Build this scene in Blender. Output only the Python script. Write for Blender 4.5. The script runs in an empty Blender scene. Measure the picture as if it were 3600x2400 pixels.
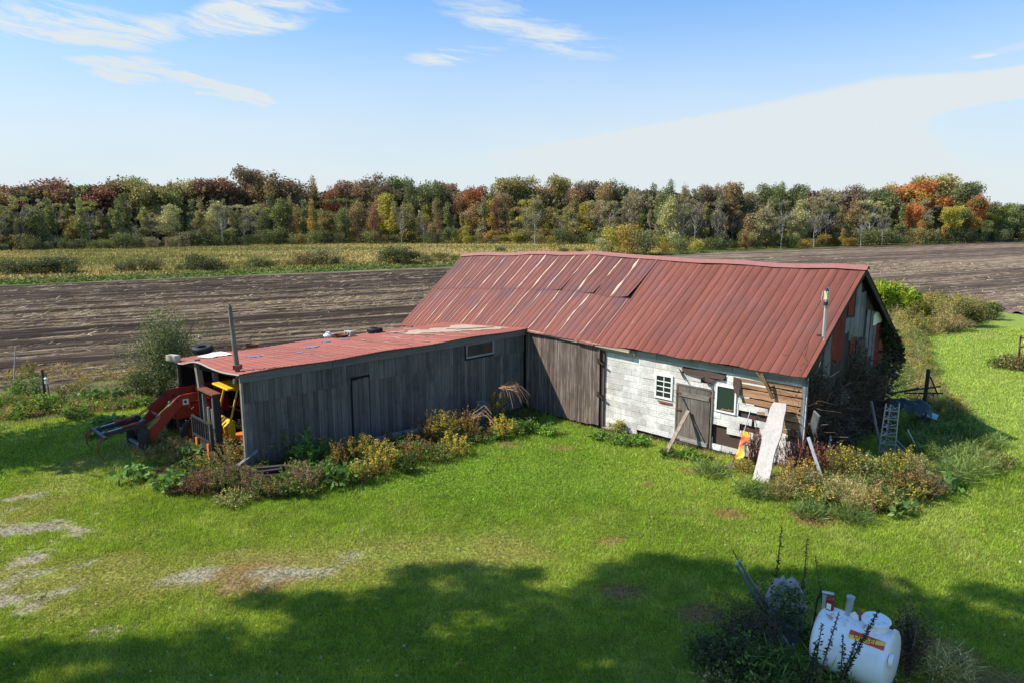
import bpy, math, random
import numpy as np
from mathutils import Vector, Matrix
rad = math.radians
R = random.Random(11)
NR = np.random.default_rng(5)
sc = bpy.context.scene
COL = sc.collection
CAMZ = 7.1
PITCH = math.atan(440/2450)

# ------------------------------------------------------------------ camera
cam = bpy.data.cameras.new('camera'); cam.lens = 24.5; cam.sensor_width = 36
cam.clip_start = 0.1; cam.clip_end = 5000
camo = bpy.data.objects.new('camera', cam); COL.objects.link(camo)
camo.location = (0, 0, CAMZ); camo.rotation_euler = (math.pi/2-PITCH, 0, 0)
sc.camera = camo

# ------------------------------------------------------------------ node helper
class NT:
    def __init__(s, tree): s.t = tree; s.k = 0
    def __call__(s, typ, ins=None, out=0, **props):
        n = s.t.nodes.new(typ)
        for k, v in props.items(): setattr(n, k, v)
        if ins:
            for k, v in ins.items():
                sock = n.inputs[k]
                if isinstance(v, bpy.types.NodeSocket): s.t.links.new(v, sock)
                else: sock.default_value = v
        return n.outputs[out] if len(n.outputs) else None
    def math(s, op, a, b=0.0, c=None, clamp=False):
        ins = {0: a, 1: b}
        if c is not None: ins[2] = c
        return s('ShaderNodeMath', ins, operation=op, use_clamp=clamp)
    def mix(s, f, a, b, blend='MIX'):
        n = s.t.nodes.new('ShaderNodeMix'); n.data_type = 'RGBA'; n.blend_type = blend; n.clamp_factor = True
        for k, v in ((0, f), (6, a), (7, b)):
            if isinstance(v, bpy.types.NodeSocket): s.t.links.new(v, n.inputs[k])
            else: n.inputs[k].default_value = (v if k == 0 else (tuple(v)+(1,))[:4])
        return n.outputs[2]
    def ramp(s, f, stops):
        n = s.t.nodes.new('ShaderNodeValToRGB'); s.t.links.new(f, n.inputs[0])
        e = n.color_ramp.elements
        while len(e) < len(stops): e.new(0.5)
        for el, (p, c) in zip(e, stops):
            el.position = p; el.color = (tuple(c)+(1,))[:4] if hasattr(c, '__len__') else (c, c, c, 1)
        return n.outputs[0]
    def sstep(s, x, a, b):
        n = s.t.nodes.new('ShaderNodeMapRange'); n.interpolation_type = 'SMOOTHSTEP'
        for k, v in ((0, x), (1, a), (2, b), (3, 0.0), (4, 1.0)):
            if isinstance(v, bpy.types.NodeSocket): s.t.links.new(v, n.inputs[k])
            else: n.inputs[k].default_value = v
        return n.outputs[0]
    def noise(s, vec, scale, detail=3, rough=.55, dist=0.0, out=0):
        return s('ShaderNodeTexNoise', {'Vector': vec, 'Scale': scale, 'Detail': detail, 'Roughness': rough, 'Distortion': dist}, out)

def fwd(px, py):
    x = (px-1800)/2450; u = (1200-py)/2450; c, s = math.cos(PITCH), math.sin(PITCH)
    return (x, c+u*s, -s+u*c)

# ------------------------------------------------------------------ sky
SUN_EL = 45.0; SUN_AZ = 266.5      # compass azimuth (from +Y clockwise): the sun stands at the left
W = bpy.data.worlds.new('World'); sc.world = W; W.use_nodes = True
W.node_tree.nodes.clear(); w = NT(W.node_tree)
sky = w('ShaderNodeTexSky', sky_type='NISHITA', sun_disc=False, sun_elevation=rad(SUN_EL),
        sun_rotation=rad(SUN_AZ), altitude=200, air_density=1.0, dust_density=0.6, ozone_density=2.0)
tc = w('ShaderNodeTexCoord', out=0)
sep = W.node_tree.nodes.new('ShaderNodeSeparateXYZ'); W.node_tree.links.new(tc, sep.inputs[0])
SX, SY, SZ = sep.outputs
az0 = w.math('ARCTAN2', SX, SY); el0 = w.math('ARCSINE', SZ)
comb = w('ShaderNodeCombineXYZ', {0: w.math('MULTIPLY', az0, 1.0), 1: w.math('MULTIPLY', el0, 3.0), 2: 0.0})
wn = w.noise(comb, 5.0, 5, .6)
wob = w.math('SUBTRACT', wn, 0.5)
az = w.math('ADD', az0, w.math('MULTIPLY', wob, .10)); el = w.math('ADD', el0, w.math('MULTIPLY', wob, .020))
cv = w('ShaderNodeCombineXYZ', {0: az, 1: w.math('MULTIPLY', w.math('ADD', el, w.math('MULTIPLY', az, .13)), 9.0), 2: 0.3})
fine = w.noise(cv, 7.0, 8, .66, .4)
def azel(px, py):
    d = fwd(px, py); L = math.sqrt(sum(q*q for q in d)); return math.atan2(d[0], d[1]), math.asin(d[2]/L)
def streak(x0, y0, x1, y1, wid, pw=1.0):
    a0, e0 = azel(x0, y0); a1, e1 = azel(x1, y1)
    ca, ce = (a0+a1)/2, (e0+e1)/2; L = math.hypot(a1-a0, e1-e0)/2; th = math.atan2(e1-e0, a1-a0)
    wd = wid/2450
    da = w.math('SUBTRACT', az, ca); de = w.math('SUBTRACT', el, ce)
    u = w.math('ADD', w.math('MULTIPLY', da, math.cos(th)/L), w.math('MULTIPLY', de, math.sin(th)/L))
    v = w.math('ADD', w.math('MULTIPLY', da, -math.sin(th)/wd), w.math('MULTIPLY', de, math.cos(th)/wd))
    r = w.math('ADD', w.math('MULTIPLY', u, u), w.math('MULTIPLY', v, v))
    g = w.math('SUBTRACT', 1.0, r, clamp=True)
    return w.math('MULTIPLY', w.math('POWER', g, 1.3), pw)
tex = w.sstep(fine, 0.30, 0.66)
tot = None
for s_ in ((-350, 10, 520, 110, 80, 1.3), (100, 90, 700, 210, 60, .6), (380, 100, 1180, 60, 62, 1.3), (650, 20, 1000, 70, 60, .9), (820, -30, 1330, 75, 55, .8), (140, 205, 760, 295, 46, 1.8), (520, 265, 1060, 385, 44, 1.6), (650, 330, 960, 378, 40, 1.0), (100, 60, 700, 130, 70, .6), (620, 40, 1180, 60, 60, .7),
           (150, 195, 640, 220, 18, .35), (1330, 215, 1850, 175, 45, 1.2), (1380, -60, 2350, 245, 80, 1.0),
           (720, 545, 1020, 520, 40, .7), (480, 440, 860, 440, 28, .4), (920, 285, 1100, 282, 12, .3), (-100, 470, 900, 480, 60, .4)):
    v_ = streak(*s_); tot = v_ if tot is None else w.math('ADD', tot, v_)
tot = w.math('MULTIPLY', w.math('MINIMUM', tot, 1.25), w.math('ADD', .16, w.math('MULTIPLY', tex, .95)), clamp=True)
# the great white bank at the right: below one slanting line, with a blue wedge and a blue notch in it
def line_above(x0, y0, x1, y1, soft_lo, soft_hi):
    a0, e0 = azel(x0, y0); a1, e1 = azel(x1, y1); m = (e1-e0)/(a1-a0)
    d = w.math('SUBTRACT', w.math('ADD', e0, w.math('MULTIPLY', w.math('SUBTRACT', az1, a0), m)), el1)   # >0 below the line
    return w.sstep(d, soft_lo, soft_hi)
az1 = w.math('ADD', az0, w.math('MULTIPLY', wob, .03)); el1 = w.math('ADD', el0, w.math('MULTIPLY', wob, .016))
bank = w.math('MULTIPLY', w.math('MULTIPLY', line_above(1300, 560, 2300, 385, -.004, .020), line_above(2300, 400, 3600, 120, -.006, .020)), w.sstep(az0, -.45, .05))
wedge = w.math('MULTIPLY', w.math('MULTIPLY', line_above(3000, 285, 3600, 165, -.004, .012), w.math('SUBTRACT', 1.0, line_above(3000, 285, 3600, 225, -.006, .006))), w.sstep(az0, azel(3020, 250)[0], azel(3300, 250)[0]))
notch = w.math('MULTIPLY', w.math('MULTIPLY', line_above(3200, 420, 3600, 345, -.004, .012), w.math('SUBTRACT', 1.0, line_above(3200, 400, 3600, 610, -.03, .03))), w.sstep(az0, azel(3180, 450)[0], azel(3420, 450)[0]))
spot = w.math('ADD', streak(3350, 470, 3480, 450, 12, .8), streak(3410, 200, 3520, 192, 5, .6))
bank = w.math('SUBTRACT', bank, w.math('MULTIPLY', w.math('ADD', wedge, notch), .85), clamp=True)
veil = w.math('MULTIPLY', w.sstep(w.noise(cv, 3.0, 4, .6), .35, .75), .22)
veil2 = w.math('MULTIPLY', w.sstep(w.noise(cv, 1.6, 8, .7, .6), .45, .75), w.math('SUBTRACT', .34, w.math('MULTIPLY', el0, .5)))
# paleness towards the horizon
pale = w.ramp(el0, [(0.0, .97), (.06, .92), (.12, .78), (.18, .54), (.24, .27), (.33, .03)])
cover = w.math('MAXIMUM', pale, w.math('MAXIMUM', tot, w.math('MAXIMUM', veil, veil2)))
cover = w.math('MAXIMUM', cover, w.math('MULTIPLY', w.math('ADD', bank, spot, clamp=True), .98))
skyc = w.mix(1.0, sky, (0.66, 1.22, 1.66), 'MULTIPLY')
cloudc = w.mix(w.sstep(w.noise(comb, 2.5, 3), .35, .65), (5.5, 6.15, 6.5), (5.9, 6.35, 6.55))
cloudc = w.mix(w.math('MULTIPLY', bank, .9), cloudc, (5.8, 6.3, 6.45))
skym = w.mix(cover, skyc, cloudc)
bg = w('ShaderNodeBackground', {'Color': skym, 'Strength': 0.090})
w('ShaderNodeOutputWorld', {'Surface': bg})

sun = bpy.data.lights.new('sun', 'SUN'); sun.energy = 4.9; sun.angle = rad(0.53); sun.color = (1.0, 0.92, 0.78)
suno = bpy.data.objects.new('sun', sun); COL.objects.link(suno)
sd = Vector((math.sin(rad(SUN_AZ))*math.cos(rad(SUN_EL)), math.cos(rad(SUN_AZ))*math.cos(rad(SUN_EL)), math.sin(rad(SUN_EL))))
suno.rotation_euler = sd.to_track_quat('Z', 'Y').to_euler(); suno.location = (-30, 0, 60)
vs = sc.view_settings; vs.view_transform = 'Standard'; vs.look = 'None'; vs.exposure = 0.55; vs.gamma = 1.0; vs.use_curve_mapping = False
sc.cycles.max_bounces = 6; sc.cycles.transparent_max_bounces = 8

# ------------------------------------------------------------------ places
def G(px, py, z=0.0):
    d = fwd(px, py); t = (z-CAMZ)/d[2]; return (d[0]*t, d[1]*t)
BA = (8.07, 18.65); BR = rad(-45.7); BX = (math.cos(BR), math.sin(BR)); BY = (-BX[1], BX[0])
def wor(x, y): return (BA[0]+x*BX[0]+y*BY[0], BA[1]+x*BX[1]+y*BY[1])
def loc(x, y):
    dx, dy = x-BA[0], y-BA[1]; return (dx*BX[0]+dy*BX[1], dx*BY[0]+dy*BY[1])
def front(px, py, yl=0.25):           # pixel -> (x, z) on the barn's plane y = yl
    P = wor(0, yl); d = fwd(px, py); n = (-BX[1], BX[0])
    t = (P[0]*n[0]+P[1]*n[1])/(d[0]*n[0]+d[1]*n[1]); return loc(d[0]*t, d[1]*t)[0], CAMZ+d[2]*t
def gab(px, py, xl=-0.25):            # pixel -> (y, z) on the plane x = xl
    P = wor(xl, 0); d = fwd(px, py); n = (-BY[1], BY[0])
    t = (P[0]*n[0]+P[1]*n[1])/(d[0]*n[0]+d[1]*n[1]); return loc(d[0]*t, d[1]*t)[1], CAMZ+d[2]*t
def top_z(py, X, Y):                  # height above ground of a point over (X, Y) seen at row py
    u = (1200-py)/2450; c, s = math.cos(PITCH), math.sin(PITCH); return CAMZ+Y*(-s+u*c)/(c+u*s)

# value noise for numpy
_H = NR.random((256, 256))
def vn(x, y, f):
    x = np.asarray(x)*f+37.3; y = np.asarray(y)*f+91.7
    xi = np.floor(x).astype(int); yi = np.floor(y).astype(int); fx = x-xi; fy = y-yi
    fx = fx*fx*(3-2*fx); fy = fy*fy*(3-2*fy)
    a = _H[xi % 256, yi % 256]; b = _H[(xi+1) % 256, yi % 256]; c = _H[xi % 256, (yi+1) % 256]; d = _H[(xi+1) % 256, (yi+1) % 256]
    return (a*(1-fx)+b*fx)*(1-fy)+(c*(1-fx)+d*fx)*fy
def fbm(x, y, f, o=4):
    t = 0; a = .5; s = 0
    for i in range(o): t = t+a*vn(x+i*17.1, y-i*9.7, f); s += a; a *= .55; f *= 2.03
    return t/s
def ss(x, a, b):
    t = np.clip((np.asarray(x)-a)/(b-a), 0, 1); return t*t*(3-2*t)
def hz(x, y):
    x = np.asarray(x, float); y = np.asarray(y, float); dx, dy = x-BA[0], y-BA[1]
    lx = dx*BX[0]+dy*BX[1]; ly = dx*BY[0]+dy*BY[1]
    return -0.34*np.exp(-((lx+8.3)**2/18+(ly+.3)**2/14)) + (fbm(x, y, .35, 3)-.5)*.10*ss(np.hypot(x, y), 60, 45)
def gz(x, y): return float(hz(x, y))
def GT(px, py):
    z = 0
    for i in range(4): X, Y = G(px, py, z); z = gz(X, Y)
    return X, Y, z

# ------------------------------------------------------------------ mesh helpers
class MB:
    def __init__(s): s.v = []; s.f = []; s.m = []; s.c = []
    def add(s, vs, fs, mi=0, col=None):
        o = len(s.v); s.v += [tuple(p) for p in vs]; s.f += [tuple(i+o for i in f) for f in fs]; s.m += [mi]*len(fs)
        s.c += [col or (1, 1, 1)]*len(vs)
    def box(s, x0, x1, y0, y1, z0, z1, mi=0, M=None, col=None):
        vs = [Vector((x, y, z)) for z in (z0, z1) for y in (y0, y1) for x in (x0, x1)]
        if M is not None: vs = [M @ p for p in vs]
        s.add(vs, [(0, 2, 3, 1), (4, 5, 7, 6), (0, 1, 5, 4), (2, 6, 7, 3), (0, 4, 6, 2), (1, 3, 7, 5)], mi, col)
    def beam(s, a, b, wd, ht, mi=0, up=(0, 0, 1), col=None, taper=1.0):
        a, b = Vector(a), Vector(b); d = (b-a).normalized(); up = Vector(up)
        if abs(d.dot(up)) > .97: up = Vector((0, 1, 0))
        sx = d.cross(up).normalized(); sz = sx.cross(d).normalized()
        vs = [p+sx*(i*wd/2*t)+sz*(j*ht/2*t) for p, t in ((a, 1), (b, taper)) for i, j in ((-1, -1), (1, -1), (1, 1), (-1, 1))]
        s.add(vs, [(3, 2, 1, 0), (4, 5, 6, 7), (0, 1, 5, 4), (1, 2, 6, 5), (2, 3, 7, 6), (3, 0, 4, 7)], mi, col)
    def cyl(s, a, b, r0, r1=None, n=10, mi=0, caps=True, col=None):
        r1 = r0 if r1 is None else r1
        a, b = Vector(a), Vector(b); d = (b-a).normalized(); q = d.to_track_quat('Z', 'Y')
        vs = [p+q @ Vector((r*math.cos(k*2*math.pi/n), r*math.sin(k*2*math.pi/n), 0)) for p, r in ((a, r0), (b, r1)) for k in range(n)]
        fs = [(k, (k+1) % n, n+(k+1) % n, n+k) for k in range(n)]
        if caps: fs += [tuple(range(n-1, -1, -1)), tuple(range(n, 2*n))]
        s.add(vs, fs, mi, col)
    def tube(s, pts, r, n=6, mi=0, col=None, r1=None):
        m = len(pts)
        for i in range(m-1):
            ra = r if r1 is None else r+(r1-r)*i/(m-1); rb = r if r1 is None else r+(r1-r)*(i+1)/(m-1)
            s.cyl(pts[i], pts[i+1], ra, rb, n, mi, True, col)
    def lathe(s, M, prof, n=20, mi=0, col=None):     # prof: (r, z) list, axis z of M
        vs = []; fs = []
        for r, z in prof:
            for k in range(n): vs.append(M @ Vector((r*math.cos(k*2*math.pi/n), r*math.sin(k*2*math.pi/n), z)))
        for i in range(len(prof)-1):
            for k in range(n): fs.append((i*n+k, i*n+(k+1) % n, (i+1)*n+(k+1) % n, (i+1)*n+k))
        s.add(vs, fs, mi, col)
    def prism(s, pts, M, t, mi=0, col=None):         # 2D outline (x,y) in M's plane, thickness t along z
        n = len(pts)
        vs = [M @ Vector((p[0], p[1], 0)) for p in pts]+[M @ Vector((p[0], p[1], t)) for p in pts]
        s.add(vs, [tuple(range(n-1, -1, -1)), tuple(range(n, 2*n))]+[(k, (k+1) % n, n+(k+1) % n, n+k) for k in range(n)], mi, col)
    def build(s, name, mats, parent=None, smooth=False, bevel=0, colattr=False):
        me = bpy.data.meshes.new(name); me.from_pydata(s.v, [], s.f)
        mats = mats if isinstance(mats, (list, tuple)) else [mats]
        for m_ in mats: me.materials.append(m_)
        me.polygons.foreach_set('material_index', s.m)
        if colattr:
            at = me.color_attributes.new('Col', 'FLOAT_COLOR', 'POINT')
            at.data.foreach_set('color', np.array([c+(1,) for c in s.c], 'f').ravel())
        if smooth:
            me.polygons.foreach_set('use_smooth', [True]*len(s.f))
            me.set_sharp_from_angle(angle=rad(40))
        me.update()
        o = bpy.data.objects.new(name, me); COL.objects.link(o)
        if parent: o.parent = parent
        if bevel:
            b = o.modifiers.new('bevel', 'BEVEL'); b.width = bevel; b.segments = 1; b.limit_method = 'ANGLE'
        return o

def tag(o, label=None, cat=None, group=None, kind=None):
    if label: o['label'] = label
    if cat: o['category'] = cat
    if group: o['group'] = group
    if kind: o['kind'] = kind
    return o
def empty(name, p, rz=0.0, label=None, cat=None, group=None, rx=0, ry=0):
    o = bpy.data.objects.new(name, None); COL.objects.link(o); o.location = p; o.rotation_euler = (rx, ry, rz)
    o.empty_display_size = .2; tag(o, label, cat, group); return o

def npmesh(name, verts, k, cols, mat, faces=None, smooth=False):
    """verts (n*k,3); every k consecutive verts one polygon"""
    me = bpy.data.meshes.new(name); nv = len(verts)
    if faces is None: nf = nv//k; idx = np.arange(nv, dtype='i')
    else: nf = len(faces)//k; idx = np.asarray(faces, 'i')
    me.vertices.add(nv); me.vertices.foreach_set('co', np.asarray(verts, 'f').ravel())
    me.loops.add(nf*k); me.loops.foreach_set('vertex_index', idx)
    me.polygons.add(nf); me.polygons.foreach_set('loop_start', np.arange(0, nf*k, k, dtype='i'))
    me.polygons.foreach_set('loop_total', np.full(nf, k, 'i'))
    if cols is not None:
        at = me.color_attributes.new('Col', 'FLOAT_COLOR', 'POINT')
        c = np.ones((nv, 4), 'f'); c[:, :3] = cols; at.data.foreach_set('color', c.ravel())
    if smooth: me.polygons.foreach_set('use_smooth', np.ones(nf, bool))
    me.materials.append(mat); me.update(); me.validate()
    return me
def link(name, me, parent=None, p=None):
    o = bpy.data.objects.new(name, me); COL.objects.link(o)
    if parent: o.parent = parent
    if p is not None: o.location = p
    return o
def rdir(n, flat=1.0):
    d = NR.normal(size=(n, 3)); d[:, 2] *= flat; return d/np.linalg.norm(d, axis=1)[:, None]
def leaves(P, D, S, asp, C):
    """rhombus leaves: base at P, along D, length S, width S*asp -> verts (n*4,3), cols"""
    n = len(P); r = rdir(n); sd_ = np.cross(D, r); sd_ /= np.linalg.norm(sd_, axis=1)[:, None]+1e-9
    S = np.broadcast_to(np.asarray(S, float), (n,))[:, None]; wd = S*asp*.5
    V = np.empty((n, 4, 3)); V[:, 0] = P; V[:, 1] = P+D*S*.5+sd_*wd; V[:, 2] = P+D*S; V[:, 3] = P+D*S*.5-sd_*wd
    return V.reshape(-1, 3), np.repeat(C, 4, axis=0)
def pick(pal, n, var=.18):
    pal = np.array(pal, float); c = pal[NR.integers(0, len(pal), n)]
    return np.clip(c*(1+NR.normal(0, var, (n, 1)))*(1+NR.normal(0, .05, (n, 3))), .003, .9)
def ribbons(A, B, wd, C):
    """thin quads from A to B"""
    n = len(A); d = B-A; r = rdir(n); s_ = np.cross(d, r); s_ /= np.linalg.norm(s_, axis=1)[:, None]+1e-9
    wd = np.broadcast_to(np.asarray(wd, float), (n,))[:, None]/2
    V = np.empty((n, 4, 3)); V[:, 0] = A-s_*wd; V[:, 1] = A+s_*wd; V[:, 2] = B+s_*wd*.6; V[:, 3] = B-s_*wd*.6
    return V.reshape(-1, 3), np.repeat(C, 4, axis=0)

# ------------------------------------------------------------------ materials
def newmat(name):
    m = bpy.data.materials.new(name); m.use_nodes = True; m.node_tree.nodes.clear(); return m, NT(m.node_tree)
def finish(n, col, rough=.8, metal=0.0, bump=None, bs=.3, bd=.02, spec=.4, **kw):
    ins = {'Base Color': col, 'Roughness': rough, 'Metallic': metal, 'Specular IOR Level': spec}
    for k, v in kw.items(): ins[k] = v
    if bump is not None: ins['Normal'] = n('ShaderNodeBump', {'Height': bump, 'Strength': bs, 'Distance': bd})
    b = n('ShaderNodeBsdfPrincipled', ins); n('ShaderNodeOutputMaterial', {'Surface': b}); return b
def objco(n, sc3, rnd=7.0):
    t = n('ShaderNodeTexCoord', out=3); r = n('ShaderNodeObjectInfo', out=5)
    off = n('ShaderNodeCombineXYZ', {0: n.math('MULTIPLY', r, rnd), 1: n.math('MULTIPLY', r, rnd*1.7), 2: n.math('MULTIPLY', r, rnd*.6)})
    v = n('ShaderNodeVectorMath', {0: t, 1: off}, operation='ADD')
    return n('ShaderNodeVectorMath', {0: v, 1: sc3}, operation='MULTIPLY'), t, r
def mat_wood(name, dark, mid, light, axis='z', knots=True, bri=.35, stain=.5):
    m, n = newmat(name); s3 = {'z': (38, 38, 1.3), 'x': (1.3, 38, 38), 'y': (38, 1.3, 38)}[axis]
    v, t, r = objco(n, s3); g = n.noise(v, 1.0, 5, .65, .6); g2 = n.noise(v, .28, 3, .6)
    c = n.ramp(n.math('ADD', n.math('MULTIPLY', g, .65), n.math('MULTIPLY', g2, .35)), [(.33, dark), (.50, mid), (.66, light)])
    st = n.noise(t, 1.7, 4, .6); c = n.mix(n.math('MULTIPLY', n.sstep(st, .45, .75), stain), c, tuple(q*.55 for q in dark))
    k = n.math('ADD', 1-bri/2, n.math('MULTIPLY', r, bri)); kc = n('ShaderNodeCombineXYZ', {0: k, 1: k, 2: k}); c = n.mix(1.0, c, kc, 'MULTIPLY')
    finish(n, c, .85, bump=g, bs=.6, bd=.01, spec=.2); return m
def mat_plain(name, col, rough=.6, metal=0.0, var=.25, rust=None, rustamt=.0, scale=6, spec=.4, bs=.15):
    m, n = newmat(name); v, t, r = objco(n, (1, 1, 1), 3.0)
    a = n.noise(v, scale, 5, .6); c = n.mix(a, tuple(q*(1-var) for q in col), tuple(min(.95, q*(1+var)) for q in col))
    if rust: c = n.mix(n.sstep(n.noise(v, scale*.7, 6, .7), 1-rustamt-.1, 1-rustamt+.05), c, rust)
    finish(n, c, rough, metal, bump=n.noise(v, scale*5, 3), bs=bs, bd=.01, spec=spec); return m
def mat_leaf(name, rough=.55, trans=.35, useobj=False):
    m, n = newmat(name); c = n('ShaderNodeAttribute', attribute_name='Col')
    if useobj: c = n.mix(1.0, c, n('ShaderNodeObjectInfo', out=1), 'MULTIPLY')
    b = n('ShaderNodeBsdfPrincipled', {'Base Color': c, 'Roughness': rough, 'Specular IOR Level': .25})
    tr = n('ShaderNodeBsdfTranslucent', {'Color': n.mix(1.0, c, (1.25, 1.2, .6), 'MULTIPLY')})
    n('ShaderNodeOutputMaterial', {'Surface': n('ShaderNodeMixShader', {0: trans, 1: b, 2: tr})}); return m
LEAF = mat_leaf('leaf'); LEAFO = mat_leaf('tree_leaf', useobj=True, trans=.3); TWIG = mat_leaf('dry_stalk', .9, .1); GRASSM = mat_leaf('grass_blade', .5, .38)
BARK = mat_wood('bark', (.05, .04, .03), (.11, .09, .07), (.2, .17, .14), 'z'); BARKP = mat_wood('pale_bark', (.16, .15, .13), (.3, .28, .25), (.45, .43, .39), 'z')
M_GREY = mat_wood('grey_board', (.060, .060, .062), (.120, .118, .116), (.20, .195, .19), 'z', bri=.55)
M_BROWN = mat_wood('brown_board', (.045, .032, .026), (.13, .10, .085), (.34, .29, .26), 'z', bri=.35, stain=.3)
M_DOOR = mat_wood('door_board', (.06, .052, .045), (.145, .128, .112), (.24, .215, .19), 'z', bri=.3)
M_DOORX = mat_wood('door_rail', (.10, .085, .075), (.26, .235, .21), (.40, .37, .34), 'x', bri=.3)
M_TAN = mat_wood('bare_timber', (.09, .045, .025), (.29, .165, .09), (.46, .32, .21), 'x', bri=.5, stain=.35)
M_WHITEB = mat_wood('bleached_board', (.33, .30, .28), (.44, .415, .39), (.54, .515, .49), 'z', bri=.1, stain=.25)
M_TAR = mat_plain('tar_paper', (.062, .042, .034), .9, var=.3)
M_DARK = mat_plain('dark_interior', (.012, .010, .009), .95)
M_TRIM = mat_wood('trim_board', (.085, .088, .09), (.13, .135, .14), (.19, .195, .2), 'y', bri=.2, stain=.2)
M_BEAM = mat_wood('eave_beam', (.22, .17, .12), (.45, .38, .29), (.62, .55, .45), 'x', bri=.2, stain=.15)
M_WPAINT = mat_plain('white_paint', (.74, .74, .72), .6, var=.08)
M_GALV = mat_plain('galvanised', (.42, .44, .46), .45, .6, var=.2)
M_RUST = mat_plain('rust', (.16, .055, .03), .9, var=.5)
M_RUSTD = mat_plain('dark_rusty_iron', (.045, .035, .032), .7, .3, var=.4, rust=(.12, .05, .03), rustamt=.35)
M_BLACK = mat_plain('black_rubber', (.022, .022, .024), .7, var=.3)
M_GLASS, _n = newmat('window_glass'); finish(_n, (.02, .028, .028, 1), .08, spec=.7)
M_GGLASS, _n = newmat('green_glass'); finish(_n, (.022, .040, .036, 1), .12, spec=.6)
# ------------------------------------------------------------------ ground colours
def seg_d(x, y, pts):
    best = np.full(np.shape(x), 1e9)
    for (ax, ay), (bx, by) in zip(pts[:-1], pts[1:]):
        dx, dy = bx-ax, by-ay; t = np.clip(((x-ax)*dx+(y-ay)*dy)/(dx*dx+dy*dy), 0, 1)
        best = np.minimum(best, np.hypot(x-ax-t*dx, y-ay-t*dy))
    return best
def gp(*q): return [G(*p) for p in q]
WORN = gp((-300, 2110), (0, 2060), (300, 2035), (700, 2010), (1050, 1985), (1500, 1945), (1750, 1935))
WORN2 = gp((-200, 1860), (0, 1830), (180, 1770), (260, 1660), (420, 1600))
SPOTS = [(60, 1860, 1.0), (-60, 1960, 1.4), (40, 2000, 1.3), (130, 2090, 1.0), (30, 2110, 1.2), (1010, 1995, .75), (1120, 1975, .7), (1060, 2010, .6), (860, 1945, .35), (820, 2022, .45), (680, 2028, .5), (380, 2025, .6), (1150, 1938, .25), (1300, 1925, .25), (240, 2150, .4), (20, 1760, .6), (250, 1880, .5)]
SPOTS = [(*G(a, b), r) for a, b, r in SPOTS]
TANS = [(1790, 1549, .35), (1990, 1558, .4), (2565, 1805, .38), (2150, 1905, .3), (2270, 1700, .25), (2420, 1650, .3), (3330, 2310, .5), (3480, 2390, .6), (3280, 2270, .4), (2860, 1820, .7), (2450, 2160, .4), (2200, 2080, .4), (520, 1560, .7), (640, 1660, .8), (900, 2020, .9), (3270, 1165, 2.2), (3440, 1180, 1.6), (2160, 1505, .6), (2450, 1600, .5)]
TANS = [(*G(a, b), r) for a, b, r in TANS]
UF = (math.cos(rad(28.2)), math.sin(rad(28.2)))
def st(x, y): return x*UF[0]+y*UF[1], -x*UF[1]+y*UF[0]
def far_t(s): return np.interp(s, [-120, -13, 38.8, 80, 107, 160, 225, 320], [86, 88.4, 91.2, 99, 104.5, 107.5, 111, 118])
def near_t(s): return np.interp(s, [-120, 0, 40, 52, 55.5, 58, 62, 75, 320], [34.2, 34.6, 36.9, 36.6, 30, 27.0, 25.0, 20, -20])
def lawn_masks(x, y):
    n1 = fbm(x, y, .9, 4); n2 = fbm(x+50, y, .25, 3); n3 = fbm(x*.6, y+70, 2.2, 3); n4 = fbm(x+9, y*1.5, 5.5, 2)
    worn = ss(seg_d(x, y, WORN)+(n1-.5)*2.2, 1.5, .2)
    w2 = ss(seg_d(x, y, WORN2)+(n1-.5)*2.2, 1.1, .2)
    dirt = np.zeros(np.shape(x))
    for a, b, r in SPOTS: dirt = np.maximum(dirt, ss(np.hypot((x-a)*.7, (y-b)*1.15)/r+(n3-.5)*3.4+(n4-.5)*2.0+(n1-.5)*.6, .62, .25))
    tan = np.zeros(np.shape(x))
    for a, b, r in TANS: tan = np.maximum(tan, ss(np.hypot((x-a)*.7, y-b)/r+(n3-.5)*1.1, 1.0, .4))
    return n1, n2, n3, np.maximum(worn, w2*.8), dirt, tan
def mixc(a, b, f): f = np.asarray(f)[..., None]; return a*(1-f)+np.asarray(b)*f
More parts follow.
